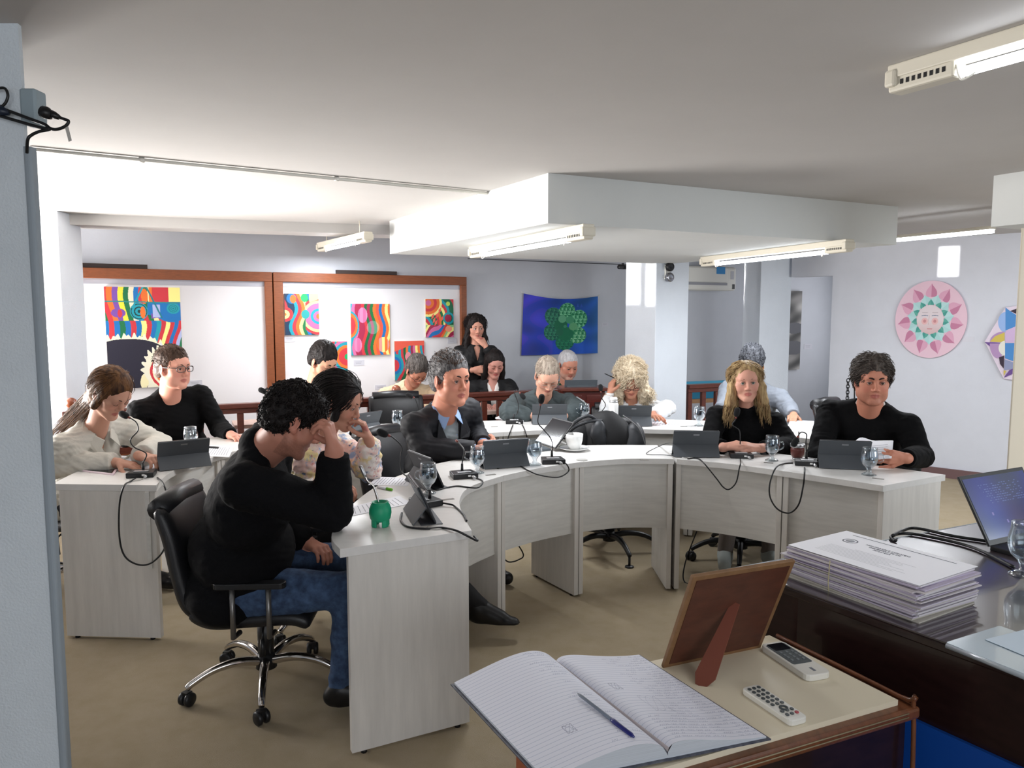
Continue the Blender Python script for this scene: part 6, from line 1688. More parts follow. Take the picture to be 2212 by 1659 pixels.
def locks(name, starts, flow, length, r, m, parent, off, seg=5, wob=0.0, curl=0.0, seed=1, cr=.008, cl=.03):
    "hair locks as thin tapering tubes; flow(p) gives the direction at p"
    R_ = random.Random(seed); v = []; f = []
    for p0 in starts:
        p = Vector(p0); L = length * (.7 + .6 * R_.random()); n = max(4, int(L / .012)) if not curl else max(8, int(L / .006)); st = L / n
        pts = []; ph = R_.random() * 6.28; side = None
        for i in range(n + 1):
            d = Vector(flow(p)).normalized(); pts.append(p.copy()); 
            jit = Vector((R_.gauss(0, wob), R_.gauss(0, wob), R_.gauss(0, wob)))
            p = p + (d + jit).normalized() * st
        if curl:
            q = []
            for i, a in enumerate(pts):
                d = (pts[min(i + 1, n)] - pts[max(i - 1, 0)]).normalized(); s1 = d.orthogonal().normalized(); s2 = d.cross(s1)
                an = ph + i * st / cl * 6.28; amp = cr * min(1, i / 4); q.append(a + (s1 * math.cos(an) + s2 * math.sin(an)) * amp)
            pts = q
        o = len(v); up = Vector((0, 0, 1)); rr0 = r * (.7 + .6 * R_.random())
        m_ = len(pts); sides = 4
        for i, a in enumerate(pts):
            d = (pts[min(i + 1, m_ - 1)] - pts[max(i - 1, 0)])
            d = d.normalized() if d.length > 1e-9 else Vector((0, 0, -1))
            s1 = d.cross(up); s1 = s1.normalized() if s1.length > 1e-4 else d.orthogonal().normalized(); s2 = d.cross(s1)
            rr = rr0 * (1 - (i / (m_ - 1)) ** 3) + .0003
            for k in range(sides): b = 2 * PI * k / sides; v.append(a + (s1 * math.cos(b) + s2 * math.sin(b)) * rr)
        for i in range(m_ - 1):
            for k in range(sides): l = (k + 1) % sides; f.append((o + i * sides + k, o + (i + 1) * sides + k, o + (i + 1) * sides + l, o + i * sides + l))
    if not v: return None
    return fast_mesh(name, np.array([tuple(q) for q in v]), np.array(f), m, True, parent, off)
def hair(P, H, B, s, t, off):
    """cap of hair carved back from the face, displaced, plus loose locks.
    style keys: m material, th thickness, line forehead height, amp, freq, nape, side, extra(F, g), locks dicts"""
    st = P['hair']; th = st.get('th', .012)
    g = lambda x, y, z: A3(H) + B @ (np.array((x, y, z)) * s)
    ext = st.get('ext', .16)
    lo = A3(H) - ext * 1.15; hi = A3(H) + ext * 1.15
    if 'lo' in st: lo = np.minimum(lo, np.minimum(A3(st['lo']), A3(st['hi']))); hi = np.maximum(hi, np.maximum(A3(st['hi']), A3(st['lo'])))
    F = Field(lo, hi, st.get('h', .0048))
    top = st.get('top', 0.0)
    F.ell(g(0, -.020, .044 + top * .5), B, [(.078 + th) * s, (.098 + th) * s, (.084 + th + top) * s], .01)
    F.ell(g(0, -.060, -.010), B, [(.068 + th) * s, (.052 + th) * s, (.070 + th * .5) * s], .03 * s)
    if 'extra' in st: st['extra'](F, g, s)
    fl = st.get('line', .075)   # forehead hairline height
    F.ell(g(0, .100, fl - .105), B, [.072 * s * st.get('fw', 1), st.get('fd', .062) * s, .105 * s], .010 * s, 's')
    if st.get('short', True):
        F.ell(g(0, .050, -.060), B, [.2 * s, .062 * s, .066 * s], .01 * s, 's')       # in front of and below the ears
        for q in (-1, 1): F.ell(g(q * .088, -.006, -.010), B, [.024 * s, .022 * s, .036 * s], .006 * s, 's')
        F.ell(g(0, -.030, -.155 + st.get('nape', .0)), B, [.2 * s, .2 * s, .095 * s], .012 * s, 's')
    if 'carve' in st: st['carve'](F, g, s)
    if (F.A < 0).sum() > 50:
        V_, F_ = F.mesh(); V_ = relax(V_, F_, 1)
        L_ = (V_ - A3(H)) @ B; N_ = normals(V_, F_)
        am = st.get('amp', .004); fr = st.get('freq', 90)
        V_ = V_ + N_ * (am * sn(L_ * np.array(st.get('dir', (1, .35, .35))), fr, 3) + am * .5 * sn(L_ * np.array(st.get('dir', (1, .35, .35))), fr * 2.3, 4))[:, None]
        ho = fast_mesh('hair', V_, F_, st['m'], True, t, off)
    else: ho = None; V_, N_ = np.zeros((0, 3)), None
    # loose locks start on the hair surface
    for lk in st.get('locks', []):
        r_ = np.random.RandomState(lk.get('seed', 2)); 
        Lc = (V_ - A3(H)) @ B / s
        sel = np.where(lk['where'](Lc))[0]
        if len(sel) == 0: continue
        sel = sel[r_.randint(0, len(sel), lk['n'])]
        cen = A3(H)
        def flow(p, lk=lk):
            l = (np.array(p) - cen) @ B / s; d = np.array(lk['flow'](l), dtype=float); d = d / (np.linalg.norm(d) + 1e-9)
            c0 = l - np.array((0, -.02, .03)); rn = np.linalg.norm(c0); c0 = c0 / (rn + 1e-9)
            if lk.get('tan', True) and rn < .17 and l[2] > -.10:
                d = d - c0 * (d @ c0); d = d / (np.linalg.norm(d) + 1e-9) + c0 * lk.get('lift', .06)
            return Vector(B @ d)
        o = locks('hair_locks', [tuple(x) for x in V_[sel] - N_[sel] * .002], flow, lk['len'] * s, lk.get('r', .0018), lk.get('m', st['m']), t, off, wob=lk.get('wob', .12), curl=lk.get('curl', 0), cr=lk.get('cr', .006), cl=lk.get('cl', .03), seed=lk.get('seed', 2))
        if o is not None and ho is not None: pass
    return ho
def tube_np(pts, r, seg=6):
    return MB().tube(pts, r, seg)
CB = [None]
def person(key, label, **P):
    P.setdefault('hs', 1.0); P.setdefault('build', 1.0); P.setdefault('arm', 1.0); P.setdefault('sw', .19); P.setdefault('tone', (196, 148, 126)); P.setdefault('stand', False)
    H = Vector(P['H']); s = P['hs']; va = math.degrees(math.atan2(H.x, H.y)); hr_ = list(P['hr']) + [0, 0]; hb = basis(hr_[0] - va, hr_[1], hr_[2]); CB[0] = hb; P['by'] = P['by'] - va; N = Vector(P['N']); PL = Vector(P['PL'])
    if P.get('skip'): return
    bb = basis(P['by']); up = (N - PL).normalized()
    x = Vector(bb[:, 0]); x = (x - up * x.dot(up)).normalized(); y = up.cross(x)
    RT = np.array([list(x), list(y), list(up)]).T
    dr = P.get('drop', (0, 0))
    sh = [N + x * P['sw'] - up * (.045 + dr[0]) + y * P.get('shf', 0), N - x * P['sw'] - up * (.045 + dr[1]) + y * P.get('shf', 0)]
    fw = Vector(bb[:, 1])
    hip = [PL + Vector(bb[:, 0]) * .09, PL - Vector(bb[:, 0]) * .09]
    kn = P.get('kn') or [h + fw * .40 + V(0, 0, -.0) for h in hip]
    an = P.get('an') or [k + fw * .02 + V(0, 0, -k.z + .09) for k in kn]
    if P['stand']: kn = [h + V(0, 0, -.43) for h in hip]; an = [h + V(0, 0, -h.z + .08) for h in hip]
    J = dict(B=bb, U=np.array([0, 0, 1.]), RT=RT, N=N, PL=PL, sh=sh, el=[Vector(e) for e in P['el']], wr=[Vector(e) for e in P['wr']], hip=hip, kn=[Vector(k) for k in kn], an=[Vector(k) for k in an])
    base = V(PL.x, PL.y, 0)
    t = thing('person', label, 'person', base); off = tuple(base)
    # ---------- body: one continuous surface
    allp = [H, N, PL] + sh + J['el'] + J['wr'] + hip + J['kn'] + J['an']
    lo = np.min([A3(p) for p in allp], 0) - .19; hi = np.max([A3(p) for p in allp], 0) + .19
    lo[2] = max(lo[2], 0.0)
    hf = P.get('res', .0034); hd = P.get('hres', .0038)
    fines = [(A3(H), .125 * s, hf)]
    hands_ = P.get('hands', [None, None])
    for i in (0, 1):
        if hands_[i]: fines.append((A3(J['wr'][i] + Vector(hands_[i]['d']).normalized() * .07), .10, hd))
    F = Field(lo, hi, .011, fines)
    torso(F, J, P, 0.0); limb(F, J, P, 0.0); legs(F, J, P, 0.0)
    nr = P.get('neck', .056) * (0.86 if P.get('fem') else 1)
    nk = A3(H) + hb @ (np.array((0, -.025, -.055)) * s)
    F.cap(A3(N) - RT[:, 2] * .02, nk, nr * 1.12, nr, .025)
    F.cap(A3(N) + RT[:, 1] * .02, A3(H) + hb @ (np.array((0, .012, -.080)) * s), nr * .85, nr * .7, .025)
    g = head_prims(F, H, hb, s, P)
    for i in (0, 1):
        hd_ = hands_[i]
        if hd_:
            a = dict(hd_); d = a.pop('d'); n = a.pop('n'); a.pop('skipfine', None)
            hand(F, J['wr'][i], d, n, mirror=(-1 if i == 0 else 1) * a.pop('flip', 1), s=a.pop('s', 1.0) * P.get('hsz', 1.0), **a)
    for i in (0, 1):   # feet
        fd_ = Vector(P.get('footdir', [fw, fw])[i]).normalized(); F.cap(J['an'][i] - V(0, 0, .03), V(J['an'][i].x, J['an'][i].y, J['an'][i].z - .045) + V(fd_.x, fd_.y, 0) * .11, .032, .024, .02)
    V_, F_ = F.mesh(); V_ = relax(V_, F_, 1, .35)
    Lc = (V_ - A3(H)) @ hb / s
    col = np.tile(np.array(lin(P['tone'])), (len(V_), 1))
    def tint(mask, rgb, k):
        nonlocal col
        m = np.clip(mask, 0, 1)[:, None] * k; col = col * (1 - m) + np.array(lin(rgb)) * m
    X_, Y_, Z_ = Lc[:, 0], Lc[:, 1], Lc[:, 2]
    face = (np.abs(X_) < .1) & (Y_ > 0) & (np.abs(Z_) < .13)
    lip = 1 - ((X_ / .025) ** 2 + ((Z_ + .0665) / .0125) ** 2); tint((lip * 3) * (Y_ > .06) * face, P.get('lips', (160, 84, 80)), .75)
    tint((1 - (((np.abs(X_) - .042) / .026) ** 2 + ((Z_ + .03) / .024) ** 2)) * face, (196, 112, 98), P.get('cheek', .22))
    tint((1 - ((X_ / .016) ** 2 + ((Z_ + .032) / .016) ** 2)) * (Y_ > .09) * face, (196, 116, 100), .25)
    tint((1 - (((np.abs(X_) - .031) / .024) ** 2 + ((Z_ - .004) / .017) ** 2)) * face * (Y_ > .06), (120, 78, 68), P.get('socket', .35))
    tint((np.abs(X_) > .066) * (np.abs(Z_) < .04) * (Y_ < .03) * (np.abs(X_) < .1) * 1.0, (200, 120, 104), .3)
    if P.get('beard'):
        bm = np.clip((-.045 - Z_) / .02, 0, 1) * (Y_ > -.02) * (np.abs(X_) < .085) * (Z_ > -.13) * (1 - np.clip(lip * 4 + .6, 0, 1) * (Y_ > .06))
        tint(bm * (.75 + .25 * sn(Lc, 400, 5)), P['beard'][0], P['beard'][1])
    if P.get('scalp'): tint(np.clip((Z_ - .045) / .03, 0, 1) * (Y_ < .085) * (np.abs(X_) < .1), P['scalp'][0], P['scalp'][1])
    col = np.concatenate([col, np.ones((len(col), 1))], 1)
    fast_mesh('body', V_, F_, SKIN, True, t, off, col)
    # ---------- eyes, brows
    if P.get('eye', .6) > .15:
        gz = hb @ np.array(P.get('gaze', (0, 1, -.05)))
        for q in (-1, 1): eye_mesh(g(q * .031, .0762, .003), hb, .0122 * s, gz, P.get('iris', (74, 48, 34)), t, off)
    else:
        for q in (-1, 1): MB().tube([Vector(g(q * .031 + u * .013, .0885 - .006 * u * u, -.0035 - .003 * (1 - u * u))) for u in (-1, -.5, 0, .5, 1)], .0012 * s, 6).build('eyelashes', P.get('browm', M_BLACK), t, world=True)
    bm_ = P.get('browm') or P['hair']['m']
    for q in (-1, 1):
        pts = [Vector(g(q * x_, y_, z_)) for x_, y_, z_ in ((.012, .0895, .0235), (.024, .0900, .0275), (.036, .0855, .0285), (.049, .0745, .0225))]
        MB().tube(smooth_path(pts, 4), [(.0042 - .0026 * k / 12) * s * P.get('brow', 1.0) for k in range(13)], 6).build('eyebrow', bm_, t, world=True)
    if P.get('eye', .6) > .15:
        for q in (-1, 1):
            MB().tube([Vector(g(q * .031 + u * .0135, .0895 - .007 * u * u, .003 + .0052 * P.get('eye', .6) * (1 - u * u) + .0008)) for u in (-1, -.5, 0, .5, 1)], .0011 * s, 6).build('upper_lashes', P.get('lashm', M_BLACK), t, world=True)
    hair(P, H, hb, s, t, off)
    # ---------- clothes
    for gi, G in enumerate(P['wear']):
        kind = G['kind']
        if kind == 'top':
            inf = G.get('inf', .014)
            F = Field(lo - .03, hi + .03, G.get('h', .0095), [(A3(J['wr'][i]), .07, .006) for i in (0, 1)] if G.get('h', .0095) > .007 else [])
            P2_ = dict(P); P2_['cuff'] = G.get('cuff', .75)
            torso(F, J, P2_, inf, .03, low=True); limb(F, J, P2_, inf * G.get('sl', 1.0), .02, G.get('sleeve', .93))
            if G.get('puff'):
                for i in (0, 1): F.cap(J['el'][i].lerp(J['wr'][i], .1), J['el'][i].lerp(J['wr'][i], .75), .05 + G['puff'], .036 + G['puff'], .02)
            if 'hem' in G: F.plane(PL + up * G['hem'], -up)
            if 'extra' in G: G['extra'](F, J, P)
            # neck opening
            nd = (Vector(nk) - N).normalized()
            if G.get('high'): F.cap(A3(N) + RT[:, 1] * .012, A3(N) + A3(nd) * G['high'] + RT[:, 1] * .014, nr + .022, nr + .018, .02); F.cone(A3(N) + A3(nd) * (G['high']), A3(N) + A3(nd) * (G['high'] + .08), nr + .05, nr + .05, .003, 's')
            else:
                oc = G.get('oc', .004)
                F.cone(A3(N) + A3(nd) * (G.get('open', .030) + .034), A3(N) + A3(nd) * .20, nr + .05 + inf, nr + .08, .006, 's')
                F.cone(A3(N) + A3(nd) * (G.get('open', .03) + .004) + RT[:, 1] * .010, A3(N) + A3(nd) * .20 + RT[:, 1] * .012, nr + oc, nr + oc + .012, .004, 's')
            if G.get('v'):   # open front wedge: (top half width, depth below the neck)
                wv, dv_ = G['v']; c0_ = A3(N) + RT[:, 1] * .13 + RT[:, 2] * .05
                for q in np.linspace(0, 1, 12):
                    p_ = A3(N) + RT[:, 1] * (.075 + .06 * q) - RT[:, 2] * (dv_ * q - .02); r_ = wv * (1 - q) + .004
                    F.ell(p_, RT, (r_, .07, dv_ / 10), .008, 's')
            V_, F_ = F.mesh(); V_ = relax(V_, F_, 2, .5); N_ = normals(V_, F_)
            am = G.get('fold', .004)
            D_ = np.minimum.reduce([np.linalg.norm(V_ - A3(p), axis=1) for p in J['el'] + J['sh']])
            mk = .55 + .9 * np.exp(-(D_ / .10) ** 2)
            V_ = V_ + N_ * (am * mk * (sn(V_, 22, 11 + gi, (1, 1, 1.6)) + .6 * sn(V_, 48, 12 + gi, (1, 1, 1.3))))[:, None]
            go = fast_mesh(G.get('name', 'sweater'), V_, F_, G['m'], True, t, off)
            if G.get('ribx'):   # ribbed collar ring
                c_ = A3(N) + A3(nd) * (G.get('open', .03) + .002); rr = nr + .011 + inf * .35
                xx = RT[:, 0]; yy = RT[:, 1] - A3(nd) * (RT[:, 1] @ A3(nd)); yy = yy / np.linalg.norm(yy)
                pts = [Vector(c_ + xx * rr * 1.08 * math.cos(a) + yy * (rr * 1.12 * math.sin(a) + .012) - A3(nd) * .020 * (1 + math.sin(a)) * .5) for a in [2 * PI * k / 28 for k in range(28)]]
                MB().tube(pts, .0075, 8, closed=True).build('collar', G.get('ribm', G['m']), go, world=False, loc=None) if 0 else None
                o_ = MB().tube(pts, .0075, 8, closed=True); o_.v = [(a[0] - off[0], a[1] - off[1], a[2] - off[2]) for a in o_.v]; o_.build('collar', G.get('ribm', G['m']), go)
        elif kind == 'pants':
            F = Field(lo - .03, hi + .03, .011)
            P2_ = dict(P); F.ell(A3(PL) + np.array((0, 0, .03)), RT, (.172 * P['build'], .125 * P['build'], .12), .03); legs(F, J, P2_, .012)
            V_, F_ = F.mesh(); V_ = relax(V_, F_, 2); N_ = normals(V_, F_); V_ = V_ + N_ * (.004 * sn(V_, 30, 21))[:, None]
            fast_mesh('trousers', V_, F_, G['m'], True, t, off)
        elif kind == 'shoes':
            for i in (0, 1):
                f2 = Vector(P.get('footdir', [fw, fw])[i]).normalized(); a_ = J['an'][i]
                F = Field(A3(a_) - .24, A3(a_) + .24, .008)
                p0 = V(a_.x, a_.y, a_.z - .01)
                lowz = a_.z - .075
                F.cap(p0, p0 - V(0, 0, .03), .042, .042, .02); F.cap(V(a_.x, a_.y, lowz + .037) - f2 * .03, V(a_.x, a_.y, lowz + .036) + f2 * .17, .042, .038, .02)
                F.cap(V(a_.x, a_.y, lowz + .07), V(a_.x, a_.y, lowz + .052) + f2 * .10, .046, .040, .02)
                if G.get('boot'): F.cap(p0, p0.lerp(J['kn'][i], .35), .045, .052, .02)
                F.plane(V(0, 0, lowz), V(0, 0, -1))
                V_, F_ = F.mesh(); fast_mesh(G.get('name', 'shoe'), relax(V_, F_, 1), F_, G['m'], True, t, off)
    if P.get('glasses'):
        gm = P['glasses']; mb = MB()
        z0 = gm.get('dz', .002); y0 = .103; w_, h_ = gm.get('w', .026), gm.get('hh', .016)
        r_ = gm.get('r', .0016)
        fr_o = None
        mbf = MB()
        for q in (-1, 1):
            pts = []
            for k in range(20):
                a = 2 * PI * k / 20; cx = math.copysign(abs(math.cos(a)) ** .6, math.cos(a)) * w_; cz = math.copysign(abs(math.sin(a)) ** .6, math.sin(a)) * h_
                pts.append(Vector(g(q * .033 + cx, y0 - .004 * (abs(q * .033 + cx) / .06) ** 2 * 3, z0 + cz)))
            mbf.tube(pts, r_ * s, 6, closed=True)
            mbf.tube([Vector(g(q * .060, y0 - .012, z0 + h_ * .5)), Vector(g(q * .080, .06, z0 + h_ * .5)), Vector(g(q * .084, .005, z0 + .006))], r_ * s * 1.1, 6)
        mbf.tube([Vector(g(-.008, y0, z0 + .003)), Vector(g(0, y0 + .003, z0 + .006)), Vector(g(.008, y0, z0 + .003))], r_ * s, 6)
        mbf.build('glasses', gm.get('m', M_BLACK), t, world=True)
    if P.get('parts'): P['parts'](t, J, g, hb, off, s)
    return t
# ------------------------------------------------------------------ the people in the hall
def knit(name, rgb, **k): return mat(name, rgb, k.pop('rough', .9), bump=.5, bscale=350, sheen=.0, spec=.2, noise=.08, nscale=12, **k)
K_BLACK = knit('black_knit', (7, 7, 9)); K_NAVY = knit('dark_knit', (9, 9, 12)); K_CHAR = knit('charcoal_knit', (30, 30, 34))
M_JEANS = mat('blue_jeans', (44, 62, 92), .85, noise=.25, nscale=30, rgb2=(62, 84, 116)); M_DTRS = mat('dark_trousers', (30, 30, 34), .85)
H_BLACK = hairmat('hair_black', (22, 19, 19), (38, 32, 31)); H_BROWN = hairmat('hair_brown', (58, 42, 34), (82, 62, 50)); H_GREYB = hairmat('hair_grey_brown', (92, 86, 82), (60, 54, 52))
H_DARK = hairmat('hair_dark_brown', (44, 30, 26), (66, 44, 36)); H_SILV = hairmat('hair_silver', (128, 126, 126), (70, 68, 70)); H_WHITE = hairmat('hair_white', (206, 204, 206), (176, 174, 176))
H_BLOND = hairmat('hair_blond', (186, 160, 116), (126, 98, 68), .5); H_CURL = hairmat('hair_pale_blond', (236, 222, 198), (204, 184, 154), .55); H_THIN = hairmat('hair_thin_grey', (170, 158, 144), (130, 116, 104))
Z_D = ZT
def tuft(x, n=400, ln=.03, r=.0016, seed=2, where=None, flow=None, m=None, curl=0, cr=.006, cl=.03, wob=.25, lift=.06):
    d = dict(n=n, len=ln, r=r, seed=seed, where=where or (lambda L: L[:, 2] > .02), lift=lift, flow=flow or (lambda l: (l[0] * 2, -.3 + l[1] * 2, .1 + l[2])), wob=wob, curl=curl, cr=cr, cl=cl)
    if m: d['m'] = m
    return d
short_flow = lambda l: (l[0] * 4, .6 + l[1], .25 - l[2] * 2)
def want(k): return True
# 1 near man: elbow on the desk, hand at the brow
if want(1):
    H_ = ony(638, 910, 2.86)
    wr = ony(722, 972, 2.80)
    person(1, 'man in a black sweater and jeans in the foreground, head bowed, fingertips at his brow', H=H_, hr=(97, 30, 0), hs=1.06, N=ony(566, 972, 2.92), PL=ony(497, 1262, 3.12), by=82, sw=.205, build=1.36, arm=1.36, belly=1.3, neck=.064,
           el=[ony(718, 1102, 2.86), V(-1.08, 3.30, .72)], wr=[wr, V(-.90, 3.28, .60)], kn=[V(-.66, 2.99, .50), V(-.46, 3.42, .52)], an=[V(-.70, 2.97, .10), V(-.46, 3.42, .10)], footdir=[V(1, 0, 0), V(1, 0, 0)],
           hands=[dict(d=(-.22, .02, .97), n=(-.95, .10, -.1), curl=((.95, .35, .2), (1.0, .8, .5), (1.05, .9, .5), (1.0, .9, .5)), thumb=(.25, .35, .9), s=1.05), dict(d=(.6, -.5, -.02), n=(0, 0, -1), curl=(.6, .6, .6, .6))],
           tone=(186, 128, 108), cheek=.3, eye=.1, beard=((70, 46, 40), .45), browm=H_BLACK, brow=1.2, res=.0030, hres=.0030, drop=(-.01, .02),
           hair=dict(m=H_BLACK, th=.013, line=.080, fd=.050, amp=.006, freq=110, dir=(1, 1, 1), nape=-.005, locks=[tuft(0, 1500, .03, .0020, 5, where=lambda L: (L[:, 2] > -.06), flow=lambda l: (.2, l[1] * 5 + .4, -.4), curl=1, cr=.005, cl=.026, wob=.3, lift=.12)]),
           wear=[dict(kind='top', name='sweater', m=K_NAVY, inf=.022, fold=.0035, sleeve=.92, cuff=.8, open=.040), dict(kind='pants', m=M_JEANS), dict(kind='shoes', m=M_SHOE)])
# 2 woman in floral blouse
FLORAL = mat('floral_blouse', (236, 222, 214), .7, bump=.15, bscale=200)
def _floral():
    nt = FLORAL.node_tree; n = nt.nodes; L = nt.links; b = n['Principled BSDF']; tc = n.new('ShaderNodeTexCoord')
    def nz(sc_, off_): 
        mp = n.new('ShaderNodeMapping'); mp.inputs['Location'].default_value = off_; L.new(tc.outputs['Object'], mp.inputs[0])
        t_ = n.new('ShaderNodeTexNoise'); t_.inputs['Scale'].default_value = sc_; t_.inputs['Detail'].default_value = 5; t_.inputs['Roughness'].default_value = .65; L.new(mp.outputs[0], t_.inputs['Vector']); return t_.outputs[0]
    cur = None
    for (c, sc_, off_, lo_, hi_) in (((234, 196, 186), 7, (0, 0, 0), .46, .54), ((236, 214, 156), 9, (5, 2, 1), .53, .60), ((150, 172, 204), 12, (2, 7, 3), .54, .62), ((96, 110, 140), 26, (9, 1, 4), .60, .66), ((196, 120, 116), 24, (1, 8, 8), .62, .67)):
        mr = n.new('ShaderNodeMapRange'); mr.inputs[1].default_value = lo_; mr.inputs[2].default_value = hi_; L.new(nz(sc_, off_), mr.inputs[0])
        mx = n.new('ShaderNodeMix'); mx.data_type = 'RGBA'; L.new(mr.outputs[0], mx.inputs[0])
        if cur is None: mx.inputs[6].default_value = lin((240, 230, 222)) + (1,)
        else: L.new(cur, mx.inputs[6])
        mx.inputs[7].default_value = lin(c) + (1,); cur = mx.outputs[2]
    L.new(cur, b.inputs['Base Color'])
_floral()
if want(2):
    def extra2(F, g, s):
        F.cap(g(0, -.08, .02), g(.01, -.115, -.10), .062 * s, .055 * s, .03); F.cap(g(0, -.10, -.08), g(0, -.12, -.22), .05, .035, .03)
        F.cap(g(.055, .02, .06), g(.070, .028, -.06), .026 * s, .018 * s, .02)
    wr = ony(797, 950, 3.62)
    def parts2(t, J, g, hb, off, s):
        w0 = J['wr'][1]; d = (J['wr'][1] - J['el'][1]).normalized(); c = w0 - d * .02
        x = d.orthogonal().normalized(); y = d.cross(x)
        MB().tube([c + (x * math.cos(a) + y * math.sin(a)) * .029 for a in [2 * PI * k / 20 for k in range(20)]], .0016, 6, closed=True).build('red_bracelet', mat('red_thread', (150, 40, 40), .6), t, world=True)
        MB().tube([w0 - d * .085, w0 - d * .050], [.042, .040], 18).build('dark_cuff', K_BLACK, t, world=True)
    person(2, 'woman in a pastel floral blouse resting her hand against her mouth', H=ony(733, 868, 3.62), hr=(66, 20, 0), hs=1.06, N=ony(690, 950, 3.70), PL=ony(655, 1160, 3.82), by=70, sw=.165, fem=True, build=.98, arm=.9,
           el=[V(-1.0, 3.62, .80), V(-.735, 3.80, .835)], wr=[V(-.84, 3.46, .825), wr], kn=[V(-.50, 3.68, .5), V(-.42, 3.90, .50)], an=[V(-.16, 3.66, .16), V(-.40, 4.0, .10)], footdir=[V(.95, -.1, -.25), V(1, 0, 0)],
           hands=[dict(d=(.6, -.2, 0), n=(0, 0, -1), curl=(.6, .6, .6, .6)), dict(d=(-.30, -.05, .95), n=(-.9, -.1, -.35), curl=((.7, .5, .3), (.75, .6, .4), (.7, .8, .5), (.75, .9, .5)), thumb=(.2, .6, .8), s=.92)],
           tone=(190, 136, 114), eye=.35, gaze=(0, 1, -.35), browm=H_DARK, cheek=.25, res=.0030, hres=.0032, lips=(150, 76, 72),
           hair=dict(m=H_BLACK, th=.012, line=.082, fd=.050, short=False, amp=.0022, freq=120, dir=(1, 1, .2), extra=extra2, ext=.22, h=.005, carve=lambda F, g, s: (F.ell(g(-.09, .03, -.07), CB[0], [.045, .06, .07], .01, 's'), F.ell(g(.0, .085, -.06), CB[0], [.058, .05, .09], .01, 's')),
                     locks=[tuft(0, 500, .14, .0014, 4, where=lambda L: (L[:, 2] > .02) & (L[:, 1] < .09), flow=lambda l: (l[0] * .6, -.5 - l[1] * 3, -.6 - (.1 if l[2] < .06 else -.2)), wob=.05)]),
           wear=[dict(kind='top', name='blouse', m=FLORAL, inf=.024, puff=.022, fold=.008, sleeve=.66, cuff=1.2, open=.012, v=(.035, .08)), dict(kind='pants', m=mat('black_trousers', (22, 21, 24), .8)), dict(kind='shoes', m=M_SHOE, boot=1, name='boot')], parts=parts2)
# 3 long-haired woman in pale overshirt
def shirt_bits(t, J, g, hb, off, s, m, P, pockets=True, nd=None, op=.03, buttons=True, w=1.0, up_=0.0):
    N = A3(J['N']); RT = J['RT']
    hx_, fy, uz = RT[:, 0], RT[:, 1], RT[:, 2]
    mb = MB()
    for q in (-1, 1):
        base = N + uz * (.055 + up_) - fy * .06
        a0 = N + uz * (.050 + up_) - fy * .045 + hx_ * q * .045 * w; a1 = N + uz * (.048 + up_) + hx_ * q * .082 * w; a2 = N + uz * (.012 + up_) + fy * .085 * w + hx_ * q * .022
        b0 = a0 + hx_ * q * .03 - uz * .028 - fy * .02; b1 = a1 + hx_ * q * .03 - uz * .035; b2 = N - uz * (.045 - up_) + fy * .115 * w + hx_ * q * .070
        for (i, j, k, l) in ((a0, a1, b1, b0), (a1, a2, b2, b1)):
            top = [Vector(p) for p in (i, j, k, l)]; n_ = Vector(hx_ * q * .6 + fy * .5).normalized() * .006
            low = [p - n_ for p in top]; vs = top + low
            mb.add(vs, [(0, 1, 2, 3), (7, 6, 5, 4), (0, 4, 5, 1), (1, 5, 6, 2), (2, 6, 7, 3), (3, 7, 4, 0)], False)
    mb.v = [(a[0] - off[0], a[1] - off[1], a[2] - off[2]) for a in mb.v]
    mb.build('collar', m, t, bevel=.002)
M_OVER = mat('pale_overshirt', (198, 194, 184), .85, noise=.06, nscale=9, bump=.3, bscale=260)
